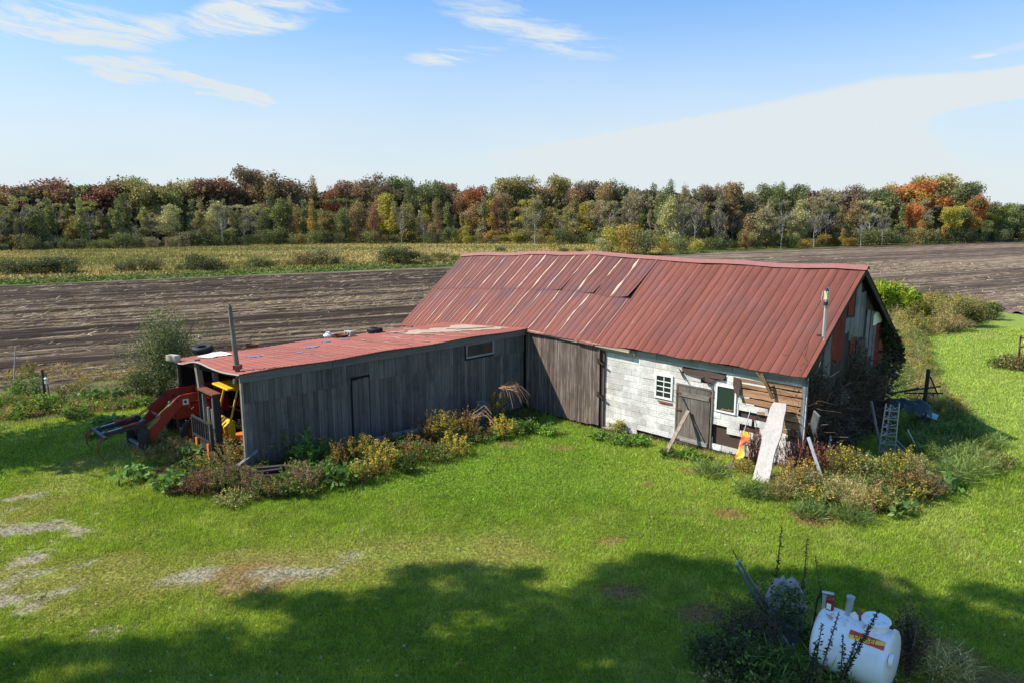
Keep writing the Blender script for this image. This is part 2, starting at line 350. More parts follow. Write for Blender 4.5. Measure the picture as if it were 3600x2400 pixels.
def ground_col(x, y):
    n1, n2, n3, worn, dirt, tan = lawn_masks(x, y)
    c = mixc(np.broadcast_to(np.array([.190, .262, .034]), np.shape(x)+(3,)), (.255, .315, .052), ss(n2, .3, .7))
    c = mixc(c, (.32, .345, .095), ss(n1, .48, .75)*.7)
    strp = .5+.5*np.sin((x*.35-y)*2.1+n2*5); c = mixc(c, (.28, .345, .075), ss(x, 6, 14)*ss(y, 6, 12)*strp*.5)
    c = mixc(c, (.165, .270, .032), ss(x, -8, -2)*ss(x, 6, 1)*ss(y, 14, 18)*.55)
    c = mixc(c, (.27, .235, .075), worn*(.25+.6*ss(n3, .3, .65)))
    c = mixc(c, (.28, .155, .09), tan*.85)
    c = mixc(c, (.34, .29, .25), dirt)
    c = mixc(c, (.31, .39, .095), .75*ss(x, 11, 17)*ss(y, 16, 22)*ss(seg_d(x, y, gp((3600, 1500), (3330, 1300), (3480, 1180), (3650, 1130)))+(n1-.5)*2, 7, 2))
    c = c*np.array([1.03, 1.10, 1.0])
    # soil under the weeds and behind the shed
    s, t = st(x, y)
    lx, ly = (x-BA[0])*BX[0]+(y-BA[1])*BX[1], (x-BA[0])*BY[0]+(y-BA[1])*BY[1]
    bare = ss(t+(n1-.5)*2.5, 28.2, 30.2)*ss(x, -2, -8)
    c = mixc(c, (.15, .125, .085), bare*(.5+.5*ss(n3, .4, .6)))
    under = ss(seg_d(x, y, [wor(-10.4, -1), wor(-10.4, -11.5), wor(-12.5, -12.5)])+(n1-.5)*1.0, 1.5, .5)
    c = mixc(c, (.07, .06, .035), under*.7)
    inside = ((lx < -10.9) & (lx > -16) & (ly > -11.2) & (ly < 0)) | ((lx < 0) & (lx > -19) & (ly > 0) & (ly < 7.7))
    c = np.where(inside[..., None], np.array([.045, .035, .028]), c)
    # the meadow beyond the ploughed field
    mea = ss(t-far_t(s)+(n2-.5)*4, 5, 9); grn = ss(t-far_t(s)+(n2-.5)*2, 8, 2)
    mc = mixc(np.broadcast_to(np.array([.42, .34, .13]), np.shape(x)+(3,)), (.27, .245, .075), ss(fbm(x*.35, y, .12, 4), .40, .62))
    mc = mixc(mc, (.40, .27, .075), ss(x, -15, 25)*.7*ss(fbm(x, y, .1, 2), .3, .6)); mc = mixc(mc, (.16, .17, .05), ss(s, -20, -80)*.45)
    behind = ss(t, far_t(s)-6, far_t(s))
    c = mixc(c, mixc(mixc(np.broadcast_to(np.array([.105, .165, .035]), np.shape(x)+(3,)), (.17, .19, .06), ss(n1, .35, .7)*.8), (.30, .24, .09), 0*n1), behind)
    mc = mc*(.75+.5*fbm(x, y, .8, 2))[..., None]; c = mixc(c, mc, mea)
    return c
def axis_coords(lo, hi, st_, mid, ms, far):
    a = list(np.arange(lo, hi+.001, st_)); l = lo; out = []
    while l > -mid: l -= ms; out.append(l)
    k = ms
    while l > -far: k *= 1.8; l -= k; out.append(l)
    h = hi; 
    while h < mid: h += ms; a.append(h)
    k = ms
    while h < far: k *= 1.8; h += k; a.append(h)
    return np.array(out[::-1]+a)
gxs = axis_coords(-30, 34, .34, 200, 2.5, 2500)
gys = axis_coords(7, 50, .34, 240, 2.2, 2500); gys = gys[(gys > -200)]; gys = gys[(gys >= 2) | (np.arange(len(gys)) % 3 == 0)]
GXm, GYm = np.meshgrid(gxs, gys, indexing='xy'); gz_ = hz(GXm, GYm)
s_g, t_g = st(GXm, GYm); gz_ = gz_-.35*ss(np.minimum(t_g-near_t(s_g), far_t(s_g)-t_g), .4, 1.6)
nx, ny = len(gxs), len(gys); gv = np.stack([GXm, GYm, gz_], -1).reshape(-1, 3)
ii = np.arange(nx*ny).reshape(ny, nx); gf = np.stack([ii[:-1, :-1], ii[:-1, 1:], ii[1:, 1:], ii[1:, :-1]], -1).reshape(-1)
gm, n = newmat('lawn_soil'); a_ = n('ShaderNodeAttribute', attribute_name='Col'); t_ = n('ShaderNodeTexCoord', out=3)
f1 = n.noise(t_, 14, 4, .65); f2 = n.noise(t_, 3.2, 4, .6); f3 = n.noise(t_, .8, 3, .6)
c_ = n.mix(n.sstep(f1, .3, .7), n.mix(1.0, a_, (.34, .36, .32), 'MULTIPLY'), n.mix(1.0, a_, (1.1, 1.1, 1.0), 'MULTIPLY'))
c_ = n.mix(n.math('MULTIPLY', n.sstep(f2, .45, .7), .35), c_, n.mix(1.0, c_, (1.35, 1.1, .9), 'MULTIPLY'))
finish(n, c_, .95, bump=n.math('ADD', f1, n.math('MULTIPLY', f2, 2)), bs=.8, bd=.06, spec=.1)
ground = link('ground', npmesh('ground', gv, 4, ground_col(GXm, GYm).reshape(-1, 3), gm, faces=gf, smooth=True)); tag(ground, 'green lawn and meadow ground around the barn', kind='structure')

# ------------------------------------------------------------------ ploughed field
ts = np.concatenate([np.arange(-2, 60, .19), np.arange(60, 118, .33)]); fs_ = np.concatenate([np.arange(-110, 70, 1.3), np.arange(70, 290, 3.0)])
def band(s, t):
    w_ = fbm(s, t, .02, 2)*1.5; tt = t+w_
    b = vn(tt, s*.010, .13)*.30+vn(tt+31, s*.012+9, .36)*.26+vn(tt+7, s*.02+3, 1.1)*.24+.20*(.5+.5*np.sin(tt*2*math.pi/1.56))
    return .5+(b-.5)*1.35+(vn(s, t*2, .5)-.5)*.10
FV = []; FF = []; FC = []; cols_n = len(fs_)
S_, T_ = np.meshgrid(fs_, ts, indexing='xy')
nt_, ft_ = near_t(S_), far_t(S_); edge = np.minimum(T_-nt_+(fbm(S_, T_, .3, 2)-.5)*1.2, ft_-T_)
b_ = band(S_, T_); rows = np.sin(T_*2*math.pi/.78)
zf = .05+.035*rows+.10*(b_-.5)+(fbm(S_*.6, T_, 1.6, 3)-.5)*.16
zf = zf*ss(edge, 0, .8)-.25*(1-ss(edge, -.3, .5))
keep = edge > -1.0
soil = mixc(np.broadcast_to(np.array([.044, .030, .021]), S_.shape+(3,)), (.080, .058, .044), ss(fbm(S_*.25, T_, .9, 3), .35, .65))
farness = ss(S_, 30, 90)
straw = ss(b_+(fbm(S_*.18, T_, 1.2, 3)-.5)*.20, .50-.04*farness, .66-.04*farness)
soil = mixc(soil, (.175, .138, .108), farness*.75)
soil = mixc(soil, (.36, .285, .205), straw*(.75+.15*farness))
head = ss(edge+(fbm(S_, T_, .5, 2)-.5)*2, 3.0, 1.0)*ss(S_, 40, 55); soil = mixc(soil, (.20, .17, .155), head*.8)
idx_ = np.arange(S_.size).reshape(S_.shape)
quad = np.stack([idx_[:-1, :-1], idx_[:-1, 1:], idx_[1:, 1:], idx_[1:, :-1]], -1); kk = keep[:-1, :-1] & keep[1:, 1:] & keep[:-1, 1:] & keep[1:, :-1]
quad = quad[kk]
used = np.unique(quad); remap = -np.ones(S_.size, int); remap[used] = np.arange(len(used))
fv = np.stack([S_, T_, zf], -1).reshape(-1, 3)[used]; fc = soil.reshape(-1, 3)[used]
fm, n = newmat('ploughed_soil'); a_ = n('ShaderNodeAttribute', attribute_name='Col'); t_ = n('ShaderNodeTexCoord', out=3)
v1 = n('ShaderNodeVectorMath', {0: t_, 1: (.35, 4.5, 4)}, operation='MULTIPLY'); v2 = n('ShaderNodeVectorMath', {0: t_, 1: (.06, 3.4, 1)}, operation='MULTIPLY')
f1 = n.noise(v1, 1.0, 5, .7); f2 = n.noise(v2, 1.0, 4, .6)
c_ = n.mix(n.sstep(f1, .35, .7), n.mix(1.0, a_, (.5, .48, .48), 'MULTIPLY'), n.mix(1.0, a_, (1.35, 1.3, 1.22), 'MULTIPLY'))
c_ = n.mix(n.sstep(f2, .4, .65), n.mix(1.0, c_, (.62, .6, .6), 'MULTIPLY'), c_)
c_ = n.mix(n.math('MULTIPLY', n.sstep(n.math('MULTIPLY', f1, f2), .30, .42), .5), c_, (.36, .29, .20))
finish(n, c_, .95, bump=f1, bs=1.0, bd=.08, spec=.1)
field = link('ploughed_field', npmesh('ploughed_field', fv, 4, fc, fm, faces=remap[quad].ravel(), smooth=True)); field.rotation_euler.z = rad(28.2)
tag(field, 'dark ploughed field with pale straw rows', kind='structure')
# straw lying along the rows
n_ = 210000; s_ = NR.uniform(-40, 110, n_); t_ = 24+(NR.random(n_)**1.25)*62
b2 = band(s_, t_); x_ = s_*UF[0]-t_*UF[1]; y_ = s_*UF[1]+t_*UF[0]
ok = (t_ > near_t(s_)+.3) & (t_ < far_t(s_)) & (NR.random(n_) < (.02+.75*ss(b2, .50, .66))*(1-.75*ss(s_, 30, 55))) & (np.abs(x_) < y_*.78+2) & (y_ > 28)
s_, t_, x_, y_ = s_[ok], t_[ok], x_[ok], y_[ok]; m_ = len(s_); dist = np.hypot(x_, y_)
th = NR.normal(0, .55, m_); L_ = NR.uniform(.12, .45, m_)*(1+dist/120); z_ = .05+.035*np.sin(t_*2*math.pi/.78)+NR.uniform(0, .09, m_)
A_ = np.stack([s_, t_, z_], -1); B_ = A_+np.stack([np.cos(th)*L_, np.sin(th)*L_, NR.normal(.03, .06, m_)], -1)
V_, C_ = ribbons(A_, B_, .014+dist*.00045, pick([(.40, .31, .20), (.30, .23, .15), (.50, .42, .31), (.22, .16, .11), (.36, .25, .15)], m_, .2))
strw = link('straw_litter', npmesh('straw_litter', V_, 4, C_, TWIG)); strw.rotation_euler.z = rad(28.2)
tag(strw, 'pale straw and stubble litter lying along the field rows', 'straw', kind='stuff')

# ------------------------------------------------------------------ plants
PB = 1.6
def plant(sp, P, h, r, out):
    sp = dict(sp); pb_ = PB*NR.uniform(.62, 1.2); pr_ = NR.uniform(.9, 1.14)
    for q_ in ('pal', 'tpal', 'scol'):
        if q_ in sp: sp[q_] = [(min(.75, c[0]*pb_*pr_), min(.75, c[1]*pb_), min(.75, c[2]*pb_*.95)) for c in sp[q_]]
    n = sp['stems']; n = max(1, int(n)); P = np.array(P, float)
    ang = NR.uniform(0, 2*math.pi, n); rr = np.sqrt(NR.random(n))*r
    B = P+np.stack([np.cos(ang)*rr*.45, np.sin(ang)*rr*.45, np.zeros(n)], -1)
    hh = h*NR.uniform(sp.get('hmin', .55), 1.0, n)*(1-.35*(rr/r)**2)
    T = P+np.stack([np.cos(ang)*rr*(1.0), np.sin(ang)*rr, hh], -1)+NR.normal(0, .05*h, (n, 3))
    M_ = (B+T)/2; M_[:, 2] += hh*.18; M_[:, :2] = B[:, :2]*.7+T[:, :2]*.3
    bz = lambda t: B*(1-t)[:, None]**2+M_*(2*t*(1-t))[:, None]+T*(t**2)[:, None]
    one = np.ones(n)
    if sp.get('sw', .012) > 0:
        pts = [bz(one*q) for q in (0, .4, .75, 1.0)]; sc_ = pick(sp['scol'], n, .15)
        for a, b in zip(pts[:-1], pts[1:]): out.append(ribbons(a, b, sp.get('sw', .012), sc_))
    k = sp['lps']
    if k:
        t = NR.uniform(sp.get('start', .15), 1.0, n*k); i = np.repeat(np.arange(n), k)
        Pl = B[i]*(1-t)[:, None]**2+M_[i]*(2*t*(1-t))[:, None]+T[i]*(t**2)[:, None]
        D = rdir(n*k, .5); D[:, 2] += sp.get('up', .25); D[:, :2] += (T-P)[i, :2]*(.4/max(r, .1)); D /= np.linalg.norm(D, axis=1)[:, None]
        Pl = Pl+rdir(n*k)*NR.random((n*k, 1))*sp.get('spread', .06)
        out.append(leaves(Pl, D, sp['ls']*NR.uniform(.6, 1.3, n*k), sp.get('asp', .35), pick(sp['pal'], n*k, sp.get('var', .22))))
    k = sp.get('tips', 0)
    if k:
        i = np.repeat(np.arange(n), k); t = NR.uniform(sp.get('tfrac', .78), 1.02, n*k)
        Pl = B[i]*(1-t)[:, None]**2+M_[i]*(2*t*(1-t))[:, None]+T[i]*(t**2)[:, None]+rdir(n*k)*NR.random((n*k, 1))*sp.get('tr', .06)
        D = rdir(n*k); out.append(leaves(Pl, D, sp.get('ts', .035)*NR.uniform(.6, 1.3, n*k), .6, pick(sp['tpal'], n*k, .2)))
GRN = [(.055, .105, .020), (.075, .135, .028), (.10, .16, .035), (.045, .085, .020)]
OLV = [(.10, .11, .030), (.13, .14, .04), (.085, .10, .028)]
YEL = [(.42, .33, .035), (.34, .27, .04), (.25, .22, .04)]
BRN = [(.16, .10, .055), (.22, .14, .08), (.11, .07, .04), (.27, .19, .12)]
MAU = [(.13, .075, .06), (.18, .11, .09), (.09, .055, .045), (.22, .15, .12)]
TANP = [(.34, .27, .14), (.27, .21, .10), (.40, .33, .20), (.22, .19, .08)]
STG = [(.10, .12, .04), (.16, .15, .06)]; STB = [(.18, .12, .07), (.28, .2, .12), (.12, .08, .05)]
K = dict(
 goldenrod=dict(stems=16, lps=22, ls=.10, asp=.22, pal=GRN+OLV, scol=STG, tips=26, tpal=YEL+OLV, tr=.10, ts=.05, sw=.012),
 goldleaf=dict(stems=14, lps=30, ls=.085, asp=.25, pal=OLV+YEL[1:]+[(.2, .19, .04)], scol=STB, tips=14, tpal=YEL, tr=.09, ts=.05),
 rusty=dict(stems=16, lps=22, ls=.07, asp=.3, pal=[(.24, .15, .04), (.18, .12, .04), (.13, .13, .04), (.30, .20, .05)], scol=STB, tips=12, tpal=BRN+YEL[1:], tr=.1, ts=.05),
 dead=dict(stems=34, lps=14, ls=.05, asp=.4, pal=MAU+BRN+[(.05, .035, .03)], scol=STB, tips=14, tpal=MAU+BRN, tr=.10, ts=.04, sw=.010),
 deadpale=dict(stems=30, lps=10, ls=.06, asp=.25, pal=TANP+BRN, scol=TANP+STB, tips=10, tpal=TANP, tr=.08, ts=.04, sw=.011),
 green=dict(stems=16, lps=26, ls=.085, asp=.45, pal=GRN, scol=STG, tips=0, sw=.010),
 bright=dict(stems=14, lps=22, ls=.10, asp=.5, pal=[(.12, .22, .035), (.09, .18, .03), (.16, .25, .05)], scol=STG, sw=.01),
 burdock=dict(stems=26, lps=2, ls=.20, asp=.7, pal=[(.09, .17, .045), (.13, .21, .06), (.07, .13, .04)], scol=STG, start=.7, sw=.02, up=-.1, var=.12),
 grassy=dict(stems=60, lps=3, ls=.30, asp=.06, pal=[(.12, .18, .05), (.16, .21, .07), (.09, .15, .04)], scol=[(.12, .17, .05), (.2, .22, .08)], sw=.010, up=.6, hmin=.35),
 drygrass=dict(stems=60, lps=4, ls=.25, asp=.05, pal=TANP+OLV+OLV+YEL[2:], scol=TANP, sw=.009, up=.6, hmin=.35, tips=3, tpal=TANP, ts=.04),
 mixed=dict(stems=22, lps=18, ls=.075, asp=.35, pal=GRN+OLV+TANP[:2], scol=STG+STB, tips=8, tpal=TANP+OLV, tr=.08, ts=.04),
 darkbush=dict(stems=24, lps=55, ls=.11, asp=.5, pal=[(.035, .055, .018), (.055, .075, .022), (.075, .095, .03), (.10, .11, .04)], scol=STB, sw=.02, spread=.25),
)
def finish_plant(name, out, label=None, cat=None, group=None, kind=None, mat=None):
    V = np.concatenate([o[0] for o in out]); C = np.concatenate([o[1] for o in out])
    lo = V.min(0); p = np.array([V[:, 0].mean(), V[:, 1].mean(), lo[2]])
    o = link(name, npmesh(name, V-p, 4, C, mat or LEAF), p=p); return tag(o, label, cat, group, kind)
def weed(px, py, kind, h, r, name, label, cat='weed', dens=1.0, lean=(0, 0)):
    X, Y, z = GT(px, py); out = []; sp = dict(K[kind]); sp['stems'] = int(sp['stems']*dens*max(.4, (r/.5)**1.3))
    plant(sp, (X, Y, z-.03), h, r, out); return finish_plant(name, out, label, cat)
# ------------------------------------------------------------------ barn
barn = empty('barn', (BA[0], BA[1], 0), BR, 'long weathered barn with a rusty red metal roof, white siding and a ruined gable', 'barn')
EX = [-19.2, -18.92, -10.94, -7.43, -4.95, -2.15, 0.0, .1]; EZ = [2.10, 2.12, 2.80, 2.75, 2.79, 2.77, 2.80, 2.8]
RX = [-19.2, -19.1, -14.23, -10.48, -7.44, -4.18, 0.0, .1]; RZ = [5.2, 5.2, 5.46, 5.60, 5.52, 5.50, 5.54, 5.54]
ze = lambda x: float(np.interp(x, EX, EZ)); zr = lambda x: float(np.interp(x, RX, RZ))
YR = 3.85; YB = 7.9
def roofp(x, v, off=0.0, back=False):
    y0 = YB if back else 0.0; a = ze(x)-(.05 if back else 0); b = zr(x); y = y0+(YR-y0)*v; z = a+(b-a)*v
    dy, dz = YR-y0, b-a; L = math.hypot(dy, dz); s = 1 if not back else -1
    z += .02*math.sin(x*1.9+v*3)+.012*math.sin(x*5.1-v*6)
    return Vector((x, y-s*dz/L*off, z+abs(dy)/L*off))
def mat_roof(name, base, pink, rustc, fade, loz, hiz):
    m, n = newmat(name); a = n('ShaderNodeAttribute', attribute_name='Col'); t = n('ShaderNodeTexCoord', out=3); r = n('ShaderNodeObjectInfo', out=5)
    v = n('ShaderNodeVectorMath', {0: t, 1: (7, 1.1, .9)}, operation='MULTIPLY'); g = n.noise(v, 1.0, 5, .65); g2 = n.noise(t, .8, 4, .6)
    z = n('ShaderNodeSeparateXYZ', {0: t}, out=2)
    c = n.mix(n.sstep(g, .3, .7), base, pink)
    c = n.mix(n.math('MULTIPLY', n.sstep(g2, .42, .68), fade), c, (.125, .068, .082))
    low = n.math('SUBTRACT', 1.0, n.sstep(z, loz, hiz)); c = n.mix(n.math('MULTIPLY', low, .55), c, rustc)
    c = n.mix(n.sstep(n.noise(v, 2.2, 6, .7), .66, .74), c, (.45, .20, .10))
    k = n.math('ADD', .86, n.math('MULTIPLY', r, .24)); c = n.mix(1.0, c, n('ShaderNodeCombineXYZ', {0: k, 1: k, 2: k}), 'MULTIPLY')
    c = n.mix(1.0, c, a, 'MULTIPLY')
    finish(n, c, .68, .0, bump=n.noise(v, 1.6, 4), bs=.25, bd=.02, spec=.28); return m
M_ROOFL = mat_roof('old_roof_metal', (.160, .056, .044), (.24, .090, .070), (.25, .068, .040), .75, 2.3, 4.2)
M_ROOFR = mat_roof('newer_roof_metal', (.175, .052, .036), (.225, .075, .054), (.215, .054, .034), .25, 2.3, 4.0)
M_ROOFS = mat_roof('shed_roof_metal', (.30, .085, .058), (.40, .135, .095), (.36, .10, .06), .10, 2.0, 2.4)
M_GALVR = mat_plain('bare_metal_streak', (.50, .37, .27), .6, .1, var=.25, rust=(.45, .22, .10), rustamt=.35, scale=3)
def sheet(name, x0, x1, v0, v1, nr, mat, parent, pf, off=.0, rw=.028, rh=.030, lift=None, nv=7):
    us = [(0.0, 0.0, 1)]
    for k in range(nr):
        c = (k+.5)/nr*(x1-x0); us += [(c-rw*1.3, 0, .70), (c-rw*.6, rh, .9), (c+rw*.6, rh, 1.0), (c+rw*1.3, 0, .45), (c+rw*3.0, 0, 1)]  # shade beside each rib painted into the vertex colour, deeper on one side
    us += [(x1-x0, 0.004, 1)]
    vs = []; cs = []; m = len(us)
    for j in range(nv):
        v = v0+(v1-v0)*j/(nv-1)
        for (u, h, c) in us:
            o = off+h
            if lift: o += lift*(u/(x1-x0))**3*(1-j/(nv-1))**3
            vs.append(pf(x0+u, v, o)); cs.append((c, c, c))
    mb = MB(); o = len(mb.v)
    mb.v = [tuple(p) for p in vs]; mb.c = cs
    mb.f = [(j*m+i, j*m+i+1, (j+1)*m+i+1, (j+1)*m+i) for j in range(nv-1) for i in range(m-1)]; mb.m = [0]*len(mb.f)
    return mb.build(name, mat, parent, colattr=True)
# the left part: old sheets in two rows with bare seams; the right part: newer sheets in full lengths
KX = -7.44; xs_ = list(np.linspace(-19.0, KX, 15))
for i in range(14):
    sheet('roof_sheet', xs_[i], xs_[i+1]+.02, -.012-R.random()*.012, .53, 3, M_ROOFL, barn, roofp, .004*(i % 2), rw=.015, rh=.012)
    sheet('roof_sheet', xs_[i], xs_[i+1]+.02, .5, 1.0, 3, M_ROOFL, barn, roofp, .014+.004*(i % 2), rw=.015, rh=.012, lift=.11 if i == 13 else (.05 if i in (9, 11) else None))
def seam(x, v0, v1, wmax, pf=roofp, par=barn, off=.028, n=22, wob=.02):
    mb = MB(); vs = []; ph = R.random()*9
    for j in range(n+1):
        v = v0+(v1-v0)*j/n; e = min(j, n-j)/n*8; wd = wmax*.62*(.22+.9*max(0, fbm(np.array(x*3.1), np.array(v*9+ph), 1.3, 3)-.25)*1.6)*min(1, e+.1)
        c = x+wob*math.sin(v*9+ph)+wob*.7*math.sin(v*23+ph*2); vs += [pf(c-wd/2, v, off), pf(c+wd/2, v, off)]
    mb.add(vs, [(2*j, 2*j+1, 2*j+3, 2*j+2) for j in range(n)]); return mb.build('bare_seam', M_GALVR, par)
for i in range(1, 15):
    wm = [.05, .10, .07, .14, .13, .13, .16, .15, .16, .13, .16, .12, .2, .10][i-1]
    if i < 14: seam(xs_[i], .50, .985, wm)
    seam(xs_[i]-.12*(i % 3 == 0), .015, .5, [.06, .09, .09, .05, .12, .12, .08, .10, .10, .12, .12, .19, .07, .03][i-1])
xr_ = list(np.linspace(KX, 0.0, 9))
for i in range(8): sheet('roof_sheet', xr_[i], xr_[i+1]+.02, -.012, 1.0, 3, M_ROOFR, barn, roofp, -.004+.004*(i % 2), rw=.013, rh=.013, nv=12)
def backp(x, v, off=0.0): return roofp(x, v, off, True)
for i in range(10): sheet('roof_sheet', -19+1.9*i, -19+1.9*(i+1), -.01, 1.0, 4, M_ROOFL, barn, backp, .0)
mb = MB()
for i in range(20):
    xa, xb = -19.05+i*.955, -19.05+(i+1)*.955+.01
    a0, a1 = roofp(xa, 1, .05), roofp(xb, 1, .05)
    p = [Vector((q.x, YR-.17, q.z-.10)) for q in (a0, a1)]; t_ = [Vector((q.x, YR, q.z+.03)) for q in (a0, a1)]; b = [Vector((q.x, YR+.17, q.z-.09)) for q in (a0, a1)]
    mb.add([p[0], p[1], t_[1], t_[0]], [(0, 1, 2, 3)]); mb.add([t_[0], t_[1], b[1], b[0]], [(0, 1, 2, 3)])
M_RIDGE = mat_plain('ridge_metal', (.27, .11, .10), .6, .0, var=.25)
mb.build('ridge_cap', M_RIDGE, barn)
# underside decking and rake boards
mb = MB()
for bk in (False, True):
    for i in range(19):
        xa, xb = -18.9+i*.99, -18.9+(i+1)*.99; q = [roofp(xa, .01, -.05, bk), roofp(xb, .01, -.05, bk), roofp(xb, .99, -.05, bk), roofp(xa, .99, -.05, bk)]
        mb.add(q, [(0, 1, 2, 3) if bk else (3, 2, 1, 0)])
mb.build('roof_deck', M_DARK, barn)
mb = MB()
M_RK = mat_wood('dark_board', (.02, .018, .016), (.04, .036, .03), (.07, .06, .055), 'y')
for x_ in (-.03, -18.95):
    for bk in (False, True): mb = MB(); mb.beam(roofp(x_, 0, -.1, bk), roofp(x_, .985, -.1, bk), .04, .15); mb.build('rake_board', M_RK, barn)
# wall cores
mb = MB(); XL = -18.7
def wallstrip(pts_bottom, pts_top):
    n = len(pts_top); mb.add(pts_bottom+pts_top, [(i, i+1, n+i+1, n+i) for i in range(n-1)])
fx = np.linspace(XL, -.3, 20)
wallstrip([(x, .32, -.6) for x in fx], [(x, .32, ze(x)+.10) for x in fx])
mb.add([(x, y, z) for x, y, z in ((-.3, .32, -.6), (-.3, 7.6, -.3), (-.3, 7.6, 2.75), (-.3, YR, 5.45), (-.3, .32, 2.95))], [(0, 1, 2, 3, 4)])
mb.add([(x, y, z) for x, y, z in ((XL, .32, -.6), (XL, 7.6, -.3), (XL, 7.6, 2.1), (XL, YR, 5.1), (XL, .32, 2.3))], [(4, 3, 2, 1, 0)])
mb.add([(XL, 7.6, -.3), (-.3, 7.6, -.3), (-.3, 7.6, 2.8), (XL, 7.6, 2.15)], [(0, 1, 2, 3)])
mb.build('wall', M_TAR, barn)
# left boarded part of the front wall (big hanging door)
mb = MB(); mb.box(-11.0, -7.3, .20, .31, -.7, -.12); mb.build('threshold_gap', M_DARK, barn)
x_ = -10.86
while x_ < -7.27:
    wd = R.uniform(.14, .19); x1_ = min(x_+wd, -7.24); zb = -.33+.10*((x_+10.9)/3.6)+R.uniform(-.03, .03); mb = MB()
    mb.box(x_, x1_-.006, .085+R.uniform(-.006, .006), .125, zb, ze(x_)-.14); mb.build('board', M_BROWN, barn); x_ += wd
mb = MB(); mb.beam((-11.0, .06, ze(-11)-.02), (-5.93, .02, ze(-5.93)-.12), .10, .10); mb.beam((-8.5, .14, 2.66), (-5.8, .13, 2.58), .05, .17)
mb.build('eave_beam', M_BEAM, barn)
for z_ in (2.1, .9):
    mb = MB(); mb.box(-7.33, -7.20, .04, .09, z_-.05, z_+.12); mb.beam((-7.22, .05, z_), (-7.05, .06, z_-.08), .04, .05); mb.build('hinge', M_RUSTD, barn)
mb = MB(); mb.box(-7.235, -7.10, .17, .27, -.35, 2.55); mb.build('door_post', M_BROWN, barn)
# bare timbers behind the lost siding
for k, (za, zb) in enumerate(((.93, 1.12), (1.13, 1.34), (1.36, 1.60), (1.62, 1.80), (1.83, 2.06), (2.08, 2.24), (2.26, 2.42))):
    xa = [-1.0, -1.15, -1.45, -1.95, -2.1, -2.22, -2.22][k]
    mb = MB(); n = 9; top = [zb-.012+R.uniform(-.018, .008) for _ in range(n)]; bot = [za+R.uniform(-.006, .02) for _ in range(n)]
    X_ = [xa+(-.06-xa)*i/(n-1) for i in range(n)]; yo = .225+R.uniform(-.012, .012)
    mb.add([(x, yo, z) for x, z in zip(X_, bot)]+[(x, yo+.01, z) for x, z in zip(X_, top)]+[(x, yo+.08, z) for x, z in zip(X_, top)]+[(x, yo+.08, z) for x, z in zip(X_, bot)],
           [(i, i+1, n+i+1, n+i) for i in range(n-1)]+[(n+i, n+i+1, 2*n+i+1, 2*n+i) for i in range(n-1)]+[(i+1, i, 3*n+i, 3*n+i+1) for i in range(n-1)])
    mb.build('timber', M_TAN, barn)
# white siding pieces in courses, missing where the photograph shows holes
m, n = newmat('white_siding'); v, t, r = objco(n, (1, 1, 1), 5)
br = n('ShaderNodeTexBrick', {'Vector': n('ShaderNodeVectorMath', {0: n('ShaderNodeCombineXYZ', {0: n('ShaderNodeSeparateXYZ', {0: t}), 1: n('ShaderNodeSeparateXYZ', {0: t}, out=2), 2: 0.0}), 1: (1, 1, 1)}, operation='MULTIPLY'), 'Color1': (1, 1, 1, 1), 'Color2': (.93, .93, .93, 1), 'Mortar': (0, 0, 0, 1), 'Scale': 1.0, 'Mortar Size': .006, 'Mortar Smooth': .2, 'Brick Width': .21, 'Row Height': .068, 'Bias': 0})
a = n.noise(t, 2.2, 5, .65); b = n.noise(t, 9, 5, .7); c = n.mix(n.sstep(a, .35, .7), (.60, .59, .575), (.79, .785, .77))
c = n.mix(n.math('MULTIPLY', n.sstep(n.noise(t, 1.3, 6, .75), .50, .62), .55), c, (.42, .41, .40)); c = n.mix(n.math('MULTIPLY', n.sstep(b, .50, .68), .55), c, (.40, .38, .35)); c = n.mix(n.math('MULTIPLY', n.sstep(n.noise(t, 4.5, 6, .7), .58, .70), .6), c, (.33, .29, .25)); c = n.mix(n.math('MULTIPLY', n.sstep(n.noise(t, 1.1, 3), .5, .7), .35), c, (.58, .53, .46))
k = n.math('ADD', .78, n.math('MULTIPLY', r, .34)); c = n.mix(1.0, c, n('ShaderNodeCombineXYZ', {0: k, 1: k, 2: k}), 'MULTIPLY')
c = n.mix(n.math('MULTIPLY', n.math('SUBTRACT', 1.0, br), n.math('MULTIPLY', n.sstep(n.noise(t, 1.6, 3), .44, .62), .50)), c, (.16, .145, .135))
finish(n, c, .75, bump=n.math('ADD', n.math('MULTIPLY', br, .8), b), bs=.5, bd=.008, spec=.25); M_SID = m
def inpoly(x, y, poly):
    r_ = False; j = len(poly)-1
    for i in range(len(poly)):
        if (poly[i][1] > y) != (poly[j][1] > y) and x < (poly[j][0]-poly[i][0])*(y-poly[i][1])/(poly[j][1]-poly[i][1])+poly[i][0]: r_ = not r_
        j = i
    return r_
HOLES = [[(2600, 1338), (2826, 1366), (2836, 1470), (2830, 1508), (2762, 1500), (2745, 1440), (2660, 1424), (2632, 1385), (2598, 1352)],
         [(2592, 1446), (2712, 1468), (2712, 1492), (2650, 1486), (2592, 1466)], [(2503, 1488), (2556, 1496), (2554, 1510), (2522, 1512), (2504, 1530)],
         [(2504, 1520), (2612, 1546), (2612, 1574), (2504, 1546)], [(2596, 1484), (2672, 1498), (2672, 1524), (2600, 1514)], [(2290, 1528), (2386, 1548), (2386, 1562), (2290, 1545)],
         [(2400, 1293), (2552, 1322), (2556, 1334), (2480, 1338), (2406, 1306)], [(2765, 1535), (2842, 1548), (2840, 1566), (2765, 1555)], [(2240, 1516), (2290, 1528), (2290, 1540), (2240, 1530)]]
HOLES = [[front(*p) for p in h] for h in HOLES]
